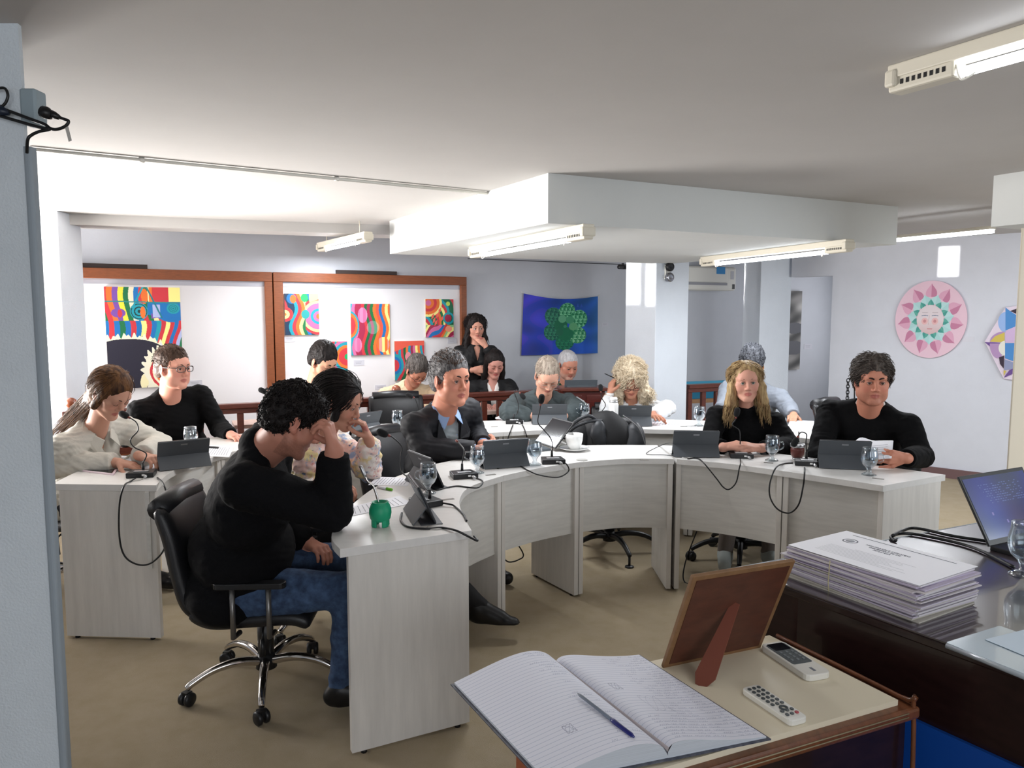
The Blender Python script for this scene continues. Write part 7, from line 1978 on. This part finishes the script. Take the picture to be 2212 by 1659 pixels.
if want(3):
    hbx = basis(48, 38, 0)
    def extra3(F, g, s):
        F.cap(ony(226, 845, 4.10), ony(180, 886, 4.22), .070, .052, .03); F.cap(ony(180, 886, 4.22), ony(134, 925, 4.30), .052, .020, .03); F.cap(ony(215, 868, 4.12), ony(175, 903, 4.24), .05, .035, .03)
        F.cap(g(.060, .02, .05), g(.066, .0, -.07), .022 * s, .022 * s, .02); F.cap(g(-.06, .01, .05), g(-.066, -.03, -.06), .02 * s, .02 * s, .02)
    def parts3(t, J, g, hb, off, s):
        shirt_bits(t, J, g, hb, off, s, M_OVER, None, w=1.12, up_=.004)
        RT = J['RT']; N = A3(J['N'])
        for q in (-1, 1):
            c = Vector(N + RT[:, 0] * q * .095 - RT[:, 2] * .155 + RT[:, 1] * .158)
            Rm = Matrix((RT[:, 0], RT[:, 1], RT[:, 2])).transposed()
            MB().box(c, (.125, .010, .045), Rm @ Matrix.Rotation(q * -.28, 3, 'Z') @ Matrix.Rotation(-.12, 3, 'X')).build('pocket_flap', M_OVER, t, world=True, bevel=.004)
    person(3, 'long-haired woman in a pale grey overshirt looking down at her papers at the left end', H=ony(240, 850, 4.05), hr=(40, 36, 0), hs=1.06, N=ony(205, 932, 4.16), PL=V(-2.57, 4.36, .52), by=48, sw=.175, fem=True, build=1.0, arm=1.02,
           el=[V(-2.52, 4.02, .80), V(-2.08, 4.42, .84)], wr=[ony(255, 1000, 4.0), ony(304, 985, 4.02)], tone=(200, 150, 128), eye=.1, browm=H_DARK, cheek=.25, lips=(170, 86, 84), res=.0032,
           hands=[dict(d=(.85, -.1, -.1), n=(0, 0, -1), curl=(.3, .35, .4, .4)), dict(d=(.9, -.35, -.08), n=(-.1, .1, -1), curl=(.55, .6, .65, .7), thumb=(.5, .6, .5), s=1.0)],
           hair=dict(m=hairmat('hair_long_brown', (52, 34, 27), (112, 76, 44)), th=.010, line=.084, fd=.052, short=False, amp=.0018, freq=120, dir=(1, .4, .4), extra=extra3, lo=ony(100, 940, 4.40), hi=ony(300, 780, 3.85), h=.0056,
                     carve=lambda F, g, s: (F.ell(g(0, .085, -.055), CB[0], [.058, .052, .09], .01, 's'),),
                     locks=[tuft(0, 900, .15, .0013, 4, where=lambda L: (L[:, 1] < .03), flow=lambda l: CB[0].T @ np.array((-.78, .25, -.62)), wob=.03, lift=.02)]),
           wear=[dict(kind='top', name='overshirt', m=M_OVER, inf=.030, fold=.0065, sleeve=.95, cuff=1.0, open=.018, v=(.030, .10)), dict(kind='pants', m=M_DTRS), dict(kind='shoes', m=M_SHOE)], parts=parts3)
# 4 man with glasses
if want(4):
    person(4, 'man with grey-framed glasses and a black sweater gazing to the right at the left desks', H=ony(375, 795, 5.02), hr=(42, 3, 0), hs=1.12, N=ony(366, 858, 5.10), PL=V(-2.34, 5.28, .52), by=22, sw=.205, build=1.25, arm=1.15, belly=1, neck=.062, fat=1.1, jaw=1.08,
           el=[V(-2.62, 5.10, .78), V(-2.02, 5.20, .82)], wr=[V(-2.35, 4.90, .80), V(-1.86, 4.98, .81)], hands=[dict(d=(.8, -.4, 0), n=(0, 0, -1)), dict(d=(.6, -.6, 0), n=(0, 0, -1))],
           tone=(212, 152, 132), eye=.7, cheek=.35, browm=H_BROWN, glasses=dict(m=mat('grey_frame', (70, 64, 62), .3), r=.0024, w=.027, hh=.0165),
           hair=dict(m=H_BROWN, th=.006, line=.066, fd=.058, amp=.0025, freq=110, top=.006, locks=[tuft(0, 500, .035, .0014, 5, flow=lambda l: (l[0] * 2 + .4, .5, -.15 + (1.2 if l[1] > .05 else 0)))]),
           wear=[dict(kind='top', name='sweater', m=K_BLACK, inf=.018, fold=.004, rib=1, open=.024), dict(kind='pants', m=M_DTRS), dict(kind='shoes', m=M_SHOE)])
# 5 young man behind the floral woman
if want(5):
    person(5, 'young man with short dark hair and a black shirt looking down behind the floral woman', H=ony(698, 782, 5.80), hr=(42, 28, 0), hs=1.08, N=ony(672, 848, 5.90), PL=V(-1.62, 5.94, .54), by=35, sw=.19, build=1.0,
           el=[V(-1.85, 5.75, .80), V(-1.35, 5.82, .84)], wr=[V(-1.55, 5.55, .82), V(-1.30, 5.52, .82)], hands=[dict(d=(.6, -.7, 0), n=(0, 0, -1)), dict(d=(.1, -1, 0), n=(0, 0, -1))],
           tone=(204, 152, 124), eye=.1, browm=H_BLACK, brow=1.3, cheek=.15, res=.0040,
           hair=dict(m=H_BLACK, th=.009, line=.072, fd=.058, amp=.003, freq=120, top=.014, nape=.006, locks=[tuft(0, 500, .022, .0016, 5, flow=lambda l: (l[0] * 3, .5, .8))]),
           wear=[dict(kind='top', name='shirt', m=K_BLACK, inf=.014, rib=1, open=.02), dict(kind='pants', m=M_DTRS), dict(kind='shoes', m=M_SHOE)])
# 6 man in beige sweater
M_BEIGE = knit('beige_knit', (205, 184, 154))
if want(6):
    person(6, 'man in a beige sweater and glasses bent over writing beyond the railing', H=ony(900, 802, 7.0), hr=(28, 42, 0), hs=1.10, N=ony(884, 838, 7.10), PL=V(-1.02, 7.30, .54), by=8, sw=.205, build=1.1, arm=1.1, drop=(.03, .02),
           el=[V(-1.24, 6.98, .80), V(-.64, 7.02, .82)], wr=[V(-1.02, 6.84, .745), V(-.80, 6.84, .745)], hands=[dict(d=(.7, -.5, 0), n=(0, 0, -1), curl=(.6, .6, .6, .6)), dict(d=(-.5, -.6, 0), n=(0, 0, -1))],
           tone=(176, 120, 98), eye=.1, browm=H_DARK, beard=((110, 90, 84), .35), glasses=dict(m=M_BLACK, r=.0016, w=.022, hh=.011, dz=-.010), res=.0044, hres=.005,
           hair=dict(m=H_GREYB, th=.010, line=.080, fd=.050, amp=.004, freq=120, top=.008, locks=[tuft(0, 500, .03, .0018, 5, flow=lambda l: (l[0] * 3, -.4, .4))]),
           wear=[dict(kind='top', name='sweater', m=M_BEIGE, inf=.022, fold=.006, rib=1, open=.024), dict(kind='pants', m=M_DTRS), dict(kind='shoes', m=M_SHOE)])
# 7 man in dark suit jacket
M_SUIT = mat('navy_suit', (16, 17, 24), .7, noise=.05, nscale=20, bump=.2, bscale=600); M_LBLUE = mat('light_blue_shirt', (140, 166, 206), .7, bump=.1, bscale=400); M_GREYK = knit('grey_vest', (140, 148, 152))
if want(7):
    def parts7(t, J, g, hb, off, s):
        shirt_bits(t, J, g, hb, off, s, M_LBLUE, None, w=.98, up_=.006)
        RT = J['RT']; N = A3(J['N'])
        for q in (-1, 1):   # lapels
            P_ = [N + RT[:, 0] * q * .088 + RT[:, 1] * .070 + RT[:, 2] * .01, N + RT[:, 0] * q * .128 + RT[:, 1] * .128 - RT[:, 2] * .09, N + RT[:, 0] * q * .105 + RT[:, 1] * .150 - RT[:, 2] * .115, N + RT[:, 0] * q * .018 + RT[:, 1] * .170 - RT[:, 2] * .30, N + RT[:, 0] * q * .045 + RT[:, 1] * .140 - RT[:, 2] * .12]
            vs = [Vector(p) for p in P_] + [Vector(p) - Vector(RT[:, 1]) * .008 for p in P_]; n = 5
            mb = MB().add(vs, [tuple(range(n)), tuple(range(2 * n - 1, n - 1, -1))] + [(i, n + i, n + (i + 1) % n, (i + 1) % n) for i in range(n)], False)
            mb.v = [(a[0] - off[0], a[1] - off[1], a[2] - off[2]) for a in mb.v]; mb.build('lapel', M_SUIT, t, bevel=.002)
    person(7, 'grey-haired man in a dark suit jacket and light blue shirt, hands clasped', H=ony(974, 821, 4.42), hr=(38, 2, 0), hs=1.21, N=ony(958, 890, 4.50), PL=V(-.52, 4.72, .53), by=42, sw=.205, build=1.18, arm=1.12, belly=1, neck=.068, fat=1.1, jaw=1.07,
           el=[V(-.50, 4.32, .835), V(-.24, 4.76, .86)], wr=[ony(1034, 972, 4.30), ony(1046, 960, 4.44)],
           hands=[dict(d=(.80, .45, .25), n=(.2, .5, .4), curl=(.55, .6, .65, .7), thumb=(.5, .6, .4), s=1.0), dict(d=(.75, -.35, .05), n=(-.2, -.6, -.6), curl=(.5, .55, .6, .6), thumb=(.4, .7, .5), s=1.0)],
           tone=(202, 138, 114), eye=.65, cheek=.35, browm=H_DARK, brow=1.2, gaze=(.15, 1, -.05), res=.0032,
           hair=dict(m=H_SILV, th=.007, line=.068, fd=.058, amp=.003, freq=120, top=.010, locks=[tuft(0, 900, .030, .0014, 5, flow=lambda l: (l[0] * 3, .6, .25 + (1 if l[1] > .04 else -.4))), tuft(0, 350, .03, .0016, 8, where=lambda L: (L[:, 2] > .09), m=H_BROWN, flow=lambda l: (.3, .8, .4))]),
           wear=[dict(kind='top', name='grey_vest', m=M_GREYK, inf=.010, open=.0, sleeve=.6), dict(kind='top', name='shirt_cuffs', m=M_LBLUE, inf=.005, sleeve=.95, open=.050), dict(kind='top', name='suit_jacket', m=M_SUIT, inf=.024, fold=.004, sleeve=.93, cuff=1.0, v=(.075, .40), open=.010), dict(kind='pants', m=M_DTRS), dict(kind='shoes', m=M_SHOE)], parts=parts7)
# 8 standing woman
M_BLAZ = mat('black_blazer', (11, 11, 14), .75)
def long_extra(w0=.075, l=.30, back=.07, wave=0.0):
    def f(F, g, s):
        for q in (-1, 1):
            F.cap(g(q * .066, -.005, .04), g(q * w0, .0, -.10), .030 * s, .030 * s, .02); F.cap(g(q * w0, 0, -.10), g(q * (w0 + .01), .02, -l + .04), .032, .022, .02)
        F.cap(g(0, -.07, .02), g(0, -back - .02, -.12), .075 * s, .070 * s, .03); F.cap(g(0, -back - .02, -.12), g(0, -back - .01, -l + .05), .068, .05, .03)
    return f
if want(8):
    person(8, 'woman with long wavy black hair standing against the back wall, hand at her mouth', H=ony(1028, 708, 7.62), hr=(14, 8, 0), hs=1.0, N=ony(1028, 752, 7.66), PL=V(-.38, 7.70, .93), by=10, sw=.17, fem=True, build=.95, arm=.95, stand=True,
           el=[V(-.60, 7.56, 1.06), ony(1070, 785, 7.45)], wr=[V(-.38, 7.42, 1.06), ony(1049, 748, 7.42)], hands=[dict(d=(.9, -.1, .1), n=(0, .9, 0)), dict(d=(-.50, .08, .82), n=(-.3, .5, -.3), curl=(.8, .9, .9, .9), thumb=(.2, .8, .3), s=.95)],
           tone=(196, 142, 122), eye=.7, gaze=(-.5, 1, .0), browm=H_BLACK, res=.0044, hres=.0044,
           hair=dict(m=H_BLACK, th=.016, line=.080, fd=.048, short=False, extra=long_extra(.090, .26), lo=ony(1028, 708, 7.62) - V(.17, .17, .32), hi=ony(1028, 708, 7.62) + V(.17, .17, .16), h=.006, amp=.004, freq=60, dir=(1, 1, .7),
                     carve=lambda F, g, s: F.ell(g(0, .085, -.05), CB[0], [.054, .055, .10], .01, 's'),
                     locks=[tuft(0, 500, .16, .0022, 4, where=lambda L: (L[:, 2] > -.12) & (L[:, 1] < .02), flow=lambda l: (l[0] * 1.5, -.2, -1), wob=.08, curl=1, cr=.006, cl=.07)]),
           wear=[dict(kind='top', name='black_coat', m=M_BLAZ, inf=.020, fold=.005, open=.02, v=(.03, .12)), dict(kind='pants', m=M_DTRS), dict(kind='shoes', m=M_SHOE)])
# 9 seated woman, black blazer, white blouse
M_WBL = mat('white_blouse', (226, 222, 218), .7)
if want(9):
    person(9, 'seated woman with long straight black hair, black blazer and white blouse looking down', H=ony(1068, 786, 7.42), hr=(16, 24, 0), hs=1.08, N=ony(1062, 828, 7.48), PL=V(-.22, 7.60, .54), by=12, sw=.18, fem=True, build=1.08, arm=1.05,
           el=[V(-.46, 7.36, .80), V(.02, 7.42, .80)], wr=[V(-.28, 7.18, .745), V(-.10, 7.20, .745)], hands=[dict(d=(.5, -.6, 0), n=(0, 0, -1)), dict(d=(-.4, -.6, 0), n=(0, 0, -1))],
           tone=(200, 144, 130), eye=.1, browm=H_BLACK, lips=(170, 70, 74), res=.0042, hres=.005, cheek=.35,
           hair=dict(m=H_BLACK, th=.008, line=.078, fd=.052, short=False, extra=long_extra(.082, .30), lo=ony(1068, 786, 7.42) - V(.16, .2, .34), hi=ony(1068, 786, 7.42) + V(.16, .16, .16), h=.006, amp=.0015, freq=90, dir=(1, 1, .2),
                     carve=lambda F, g, s: F.ell(g(0, .085, -.05), CB[0], [.060, .055, .10], .01, 's')),
           wear=[dict(kind='top', name='white_blouse', m=M_WBL, inf=.010, open=.0, sleeve=.6, v=(.03, .07)), dict(kind='top', name='blazer', m=M_BLAZ, inf=.024, fold=.004, v=(.060, .34), open=.010), dict(kind='pants', m=M_DTRS), dict(kind='shoes', m=M_SHOE)],
           parts=lambda t, J, g, hb, off, s: MB().rbox(Vector(A3(J['N']) + J['RT'][:, 1] * .165 - J['RT'][:, 2] * .22), (.09, .02, .05), .01).build('black_bow', M_BLACK, t, world=True))
# 10 man in grey zip fleece
M_FLEE = knit('grey_fleece', (74, 82, 84))
if want(10):
    def parts10(t, J, g, hb, off, s):
        shirt_bits(t, J, g, hb, off, s, M_FLEE, None, w=1.05, up_=.012)
        a, b = J['sh'][1], J['el'][1]; d = (b - a).normalized(); c = a.lerp(b, .62)
        o = Vector(J['RT'][:, 0]) * -1; n_ = (V(.45, -.9, .1) - d * V(.45, -.9, .1).dot(d)).normalized(); x = d.cross(n_)
        Rm = Matrix((x, d, n_)).transposed()
        MB().rbox(c + n_ * .086, (.045, .16, .01), .02, Rm).build('sleeve_pocket', mat('grey_patch', (142, 148, 150), .5), t, world=True)
        MB().rbox(c + n_ * .092, (.008, .11, .004), .003, Rm).build('pocket_zip', M_WHITE2, t, world=True)
    person(10, 'balding man in a dark grey zip fleece bowed over his tablet', H=ony(1182, 812, 5.92), hr=(12, 40, 0), hs=1.14, N=ony(1174, 862, 6.08), PL=V(.22, 6.36, .55), by=8, sw=.205, build=1.15, arm=1.15, drop=(.01, .01), neck=.060,
           el=[V(-.02, 5.88, .85), V(.52, 5.90, .85)], wr=[ony(1145, 898, 5.82), V(.40, 5.74, .84)], hands=[dict(d=(.9, -.15, -.05), n=(0, .1, -1), curl=(.35, .35, .4, .4)), dict(d=(-.8, -.3, 0), n=(0, 0, -1))],
           tone=(206, 156, 134), eye=.1, browm=H_THIN, cheek=.3, glasses=dict(m=mat('thin_wire', (150, 140, 130), .3), r=.0010, w=.024, hh=.013, dz=-.006), res=.0036,
           hair=dict(m=H_THIN, th=.0035, line=.060, fd=.062, fw=.9, amp=.0012, freq=120, top=-.0,
                     locks=[tuft(0, 450, .035, .0011, 5, where=lambda L: (L[:, 2] > .03), flow=lambda l: (l[0] * 3, -.4, .55), wob=.2), tuft(0, 500, .025, .0012, 6, where=lambda L: (np.abs(L[:, 0]) > .05), flow=lambda l: (l[0] * 2, -.5, -.7))]),
           wear=[dict(kind='top', name='black_undershirt', m=K_BLACK, inf=.012, open=.055, sleeve=.5, fold=0), dict(kind='top', name='zip_fleece', m=M_FLEE, inf=.030, fold=.007, v=(.045, .15), open=.030), dict(kind='pants', m=M_DTRS), dict(kind='shoes', m=M_SHOE)], parts=parts10)
# 11 white-haired man, green sweater
M_GRNK = knit('dark_green_knit', (32, 66, 52))
if want(11):
    person(11, 'white-haired man in a dark green sweater seated below the blue cloth', H=ony(1227, 789, 7.70), hr=(26, 22, 0), hs=1.14, N=ony(1224, 835, 7.78), PL=V(.56, 7.95, .54), by=12, sw=.20, build=1.15, arm=1.1, neck=.060, fat=.9,
           el=[V(.30, 7.60, .82), V(.80, 7.62, .82)], wr=[V(.46, 7.50, .745), V(.66, 7.50, .745)], hands=[dict(d=(.5, -.6, 0), n=(0, 0, -1)), dict(d=(-.4, -.6, 0), n=(0, 0, -1))],
           tone=(200, 138, 116), eye=.2, browm=H_THIN, beard=((190, 170, 160), .5), cheek=.4, res=.0044, hres=.005,
           hair=dict(m=H_WHITE, th=.005, line=.070, fd=.056, amp=.0015, freq=120, locks=[tuft(0, 400, .02, .0014, 5)]),
           wear=[dict(kind='top', name='green_sweater', m=M_GRNK, inf=.020, open=.014, v=(.03, .07)), dict(kind='pants', m=M_DTRS), dict(kind='shoes', m=M_SHOE)],
           parts=lambda t, J, g, hb, off, s: shirt_bits(t, J, g, hb, off, s, M_GRNK, None, w=.95, up_=.004))
# 12 woman with curly blonde hair
M_WSH = mat('white_shirt', (222, 224, 226), .75, bump=.2, bscale=150, noise=.03, nscale=8)
if want(12):
    Hc = ony(1362, 822, 6.02); hb12 = basis(8, 32, 4)
    def extra12(F, g, s):
        for q in (-1, 1):
            F.cap(g(q * .07, -.01, .03), g(q * .095, .01, -.09), .045 * s, .045 * s, .03); F.cap(g(q * .095, .01, -.09), g(q * .085, .03, -.17), .042, .03, .03)
        F.cap(g(0, -.08, .02), g(0, -.10, -.14), .085, .07, .04)
    person(12, 'woman with big curly blonde hair and a white shirt, head propped on her hand', H=Hc, hr=(8, 32, 4), hs=1.06, N=ony(1366, 872, 6.14), PL=V(.98, 6.34, .55), by=5, sw=.18, fem=True, build=1.05, arm=.95, drop=(0, 0),
           el=[ony(1306, 905, 5.93), V(1.24, 6.02, .86)], wr=[ony(1318, 850, 5.98), ony(1408, 896, 5.72)], hands=[dict(d=(.15, .1, .95), n=(.8, .4, -.2), curl=(.5, .55, .6, .65), s=.95), dict(d=(.25, -.9, -.06), n=(0, 0, -1), curl=(.12, .1, .12, .15), spread=.3, s=.98)],
           tone=(184, 128, 104), eye=.1, browm=H_DARK, res=.0036, hres=.0036, glasses=dict(m=M_BLACK, r=.0018, w=.022, hh=.010, dz=-.012),
           hair=dict(m=H_CURL, th=.026, line=.086, fd=.046, short=False, top=.012, amp=.008, freq=90, dir=(1, 1, 1), extra=extra12, lo=Hc - V(.2, .2, .27), hi=Hc + V(.2, .2, .18), h=.0065,
                     carve=lambda F, g, s: F.ell(g(0, .105, -.055), CB[0], [.050, .065, .10], .01, 's'),
                     locks=[tuft(0, 3400, .08, .0016, 4, where=lambda L: (L[:, 2] > -.19) & ~((np.abs(L[:, 0]) < .045) & (L[:, 1] > .06) & (L[:, 2] < .05)), flow=lambda l: (l[0] * 4, -.1 + l[1] * 3, -.7 + (.8 if l[2] > .09 else 0)), wob=.1, curl=1, cr=.0075, cl=.032, lift=.16)]),
           wear=[dict(kind='top', name='white_shirt', m=M_WSH, inf=.024, fold=.0045, sleeve=.88, v=(.035, .12), open=.016), dict(kind='pants', m=M_DTRS), dict(kind='shoes', m=M_SHOE)],
           parts=lambda t, J, g, hb, off, s: (shirt_bits(t, J, g, hb, off, s, M_WSH, None, w=1.05), MB().tube([J['wr'][0] - V(0, 0, .018), J['wr'][0] + V(0, 0, .004)], .031, 14).build('white_wristband', M_WHITE2, t, world=True)))
    pw_ = ony(1318, 812, 5.98)
    t = thing('pen', 'slim dark pen held up in the curly blonde woman\'s raised hand', 'pen', pw_)
    MB().tube([V(-.045, -.01, .02), V(.05, .0, -.025)], .0035, 8).build('barrel', M_BLACK, t)
# 13 man in grey suit behind the blonde woman
M_GSUIT = mat('light_grey_suit', (128, 134, 144), .75, noise=.05, nscale=30)
if want(13):
    person(13, 'man with curly grey hair and a light grey suit partly hidden behind the blonde woman', H=ony(1624, 790, 6.22), hr=(6, 26, 0), hs=1.10, N=ony(1630, 838, 6.34), PL=V(2.02, 6.46, .55), by=-5, sw=.205, build=1.1, arm=1.1, shf=.02,
           el=[V(1.72, 6.12, .84), V(2.26, 6.16, .84)], wr=[V(1.86, 5.86, .82), V(2.20, 5.88, .82)], hands=[dict(d=(.4, -.7, 0), n=(0, 0, -1)), dict(d=(-.4, -.8, 0), n=(0, 0, -1))],
           tone=(186, 134, 108), eye=.1, browm=H_DARK, glasses=dict(m=mat('amber_frame', (150, 110, 50), .3), r=.0018), res=.0042, hres=.0046, beard=((90, 70, 60), .3),
           hair=dict(m=hairmat('hair_curly_grey', (56, 58, 64), (104, 106, 112)), th=.012, line=.070, fd=.052, top=.020, amp=.005, freq=110, dir=(1, 1, 1),
                     locks=[tuft(0, 1100, .028, .0020, 5, where=lambda L: L[:, 2] > .03, flow=lambda l: (l[0] * 5, l[1] * 4, .3 + l[2] * 2), curl=1, cr=.006, cl=.022, wob=.3)]),
           wear=[dict(kind='top', name='dark_shirt', m=M_BLAZ, inf=.010, open=.02, sleeve=.6), dict(kind='top', name='suit_jacket', m=M_GSUIT, inf=.024, fold=.004, v=(.055, .34), open=.012), dict(kind='pants', m=M_DTRS), dict(kind='shoes', m=M_SHOE)])
# 14 blonde woman in black turtleneck
if want(14):
    Hb = ony(1611, 826, 4.72)
    def extra14(F, g, s):
        for q in (-1, 1):
            F.cap(g(q * .062, .0, .06), g(q * .082, .005, -.03), .028 * s, .030 * s, .02); F.cap(g(q * .082, .005, -.03), g(q * .100, .015, -.125), .032, .034, .02)
        F.cap(g(0, -.07, .02), g(0, -.085, -.12), .075, .07, .03)
    person(14, 'blonde woman in a black turtleneck with folded hands at the inner ring', H=Hb, hr=(9, 0, 3), hs=1.0, N=ony(1612, 893, 4.80), PL=V(1.50, 4.96, .54), by=0, sw=.175, fem=True, build=1.0, arm=.98,
           el=[ony(1530, 962, 4.66), ony(1706, 962, 4.66)], wr=[ony(1566, 966, 4.40), ony(1640, 968, 4.40)],
           hands=[dict(d=(.85, -.05, .22), n=(.1, .25, -.9), curl=(.28, .3, .32, .35), thumb=(.3, .8, .2), s=.95), dict(d=(-.85, -.12, .20), n=(-.1, .25, -.9), curl=(.35, .38, .4, .42), thumb=(.3, .8, .2), s=.95)],
           tone=(206, 152, 132), eye=.75, gaze=(-.02, 1, .0), iris=(70, 84, 70), browm=H_BROWN, brow=.7, lips=(178, 92, 88), res=.0030, hres=.0032, cheek=.3,
           hair=dict(m=H_BLOND, th=.009, line=.098, fd=.056, short=False, extra=extra14, lo=Hb - V(.2, .2, .22), hi=Hb + V(.2, .2, .15), h=.0052, amp=.003, freq=80, dir=(1, 1, .35),
                     carve=lambda F, g, s: F.ell(g(0, .085, -.05), CB[0], [.058, .055, .105], .01, 's'),
                     locks=[tuft(0, 1700, .12, .0015, 4, where=lambda L: (L[:, 2] > -.15) & (L[:, 1] < .055), flow=lambda l: (np.sign(l[0]) * (1.0 if l[2] > .05 else .12), -.15, -.5 if l[2] > .05 else -1.0), wob=.05, curl=1, cr=.004, cl=.085)]),
           wear=[dict(kind='top', name='turtleneck_sweater', m=K_BLACK, inf=.018, fold=.0035, high=.075, sleeve=.86, cuff=.9), dict(kind='pants', m=mat('grey_trousers', (120, 110, 104), .85)), dict(kind='shoes', m=mat('pale_sneaker', (176, 182, 178), .6), name='sneaker')],
           kn=[V(1.36, 4.62, .50), V(1.62, 4.62, .50)], an=[V(1.36, 4.72, .10), V(1.64, 4.72, .10)], footdir=[V(-.3, -1, 0), V(0, -1, 0)])
# 15 reading man
if want(15):
    hb15 = basis(13, 6, 0)
    person(15, 'man with wavy brown hair and a black sweater holding up papers at the right end', H=ony(1884, 822, 4.42), hr=(13, 6, 0), hs=1.12, N=ony(1880, 884, 4.50), PL=V(2.14, 4.70, .54), by=-12, sw=.215, build=1.2, arm=1.15, belly=.6, neck=.066, jaw=1.1, fat=.8, drop=(.045, .0),
           el=[ony(1768, 985, 4.45), ony(1988, 985, 4.30)], wr=[ony(1842, 990, 4.22), ony(1955, 990, 4.04)],
           hands=[dict(d=(.6, -.5, .2), n=(.3, .5, -.3), curl=(.5, .5, .5, .5)), dict(d=(-.85, -.15, .10), n=(-.1, .85, .1), curl=(.5, .55, .6, .65), thumb=(.55, .75, .1), s=1.02)],
           tone=(196, 132, 108), eye=.6, gaze=(.0, 1, -.1), browm=H_DARK, brow=1.5, cheek=.35, beard=((120, 80, 68), .3), res=.0030, hres=.0032, socket=.5, nose=1.1,
           hair=dict(m=hairmat('hair_wavy_brown', (52, 44, 40), (92, 84, 78)), th=.010, line=.072, fd=.054, top=.006, amp=.005, freq=70, dir=(1, 1, .8), nape=-.02,
                     extra=lambda F, g, s: [F.cap(g(q * .074, -.005, .05), g(q * .080, -.022, -.03), .018, .014, .02) for q in (-1, 1)],
                     locks=[tuft(0, 700, .055, .0018, 9, where=lambda L: (np.abs(L[:, 0]) > .055) & (L[:, 2] < .06) & (L[:, 1] < .05), flow=lambda l: (np.sign(l[0]) * .25, -.25, -1), wob=.12, curl=1, cr=.006, cl=.045, lift=.2), tuft(0, 800, .06, .0018, 4, where=lambda L: (L[:, 2] > -.05), flow=lambda l: (np.sign(l[0]) * .9 if l[2] > .04 else 0, -.45, -.5), wob=.10, curl=1, cr=.0045, cl=.05, lift=.10)]),
           wear=[dict(kind='top', name='undershirt', m=M_WBL, inf=.014, open=.030, oc=.002, sleeve=.5, fold=0), dict(kind='top', name='sweater', m=K_BLACK, inf=.020, fold=.0035, rib=1, open=.030, oc=.012, sleeve=.93), dict(kind='pants', m=M_DTRS), dict(kind='shoes', m=M_SHOE)])
    # papers in his hand
    a, b, c_, d = ony(1843, 962, 4.10), ony(1930, 952, 4.06), ony(1926, 990, 4.0), ony(1846, 1000, 4.02)
    ppr = thing('held_papers', 'folded sheets held up by the reading man at the right end', 'paper', a)
    for k in range(3):
        mb = MB(); n = 12; vs = []
        for i in range(n + 1):
            u = i / n; bend = V(0, .05 * math.sin(PI * u) * (.4 + k * .3), .020 * math.sin(PI * min(1, u * 1.6)) * (1 - u) * k)
            vs += [a.lerp(b, u) + bend + V(0, .004 * k, 0) - a, d.lerp(c_, u) + bend * .6 + V(0, .004 * k, 0) - a]
        mb.add(vs, [(2 * i, 2 * i + 1, 2 * i + 3, 2 * i + 2) for i in range(n)], True)
        o = mb.build('sheet', M_PAPER, ppr); md = o.modifiers.new('thick', 'SOLIDIFY'); md.thickness = .0008
        if k == 0:
            mb = MB()
            for i in range(6):
                q = .2 + .12 * i; l_ = a.lerp(d, q); r_ = b.lerp(c_, q); s_ = l_.lerp(r_, .45); e_ = l_.lerp(r_, .88)
                mb.quad(s_ + V(0, .018, -.0008) - a, e_ + V(0, .006, -.0008) - a, e_ + V(0, .006, .0008) - a, s_ + V(0, .018, .0008) - a)
            mb.build('printed_lines', mat('printed_ink'), o)
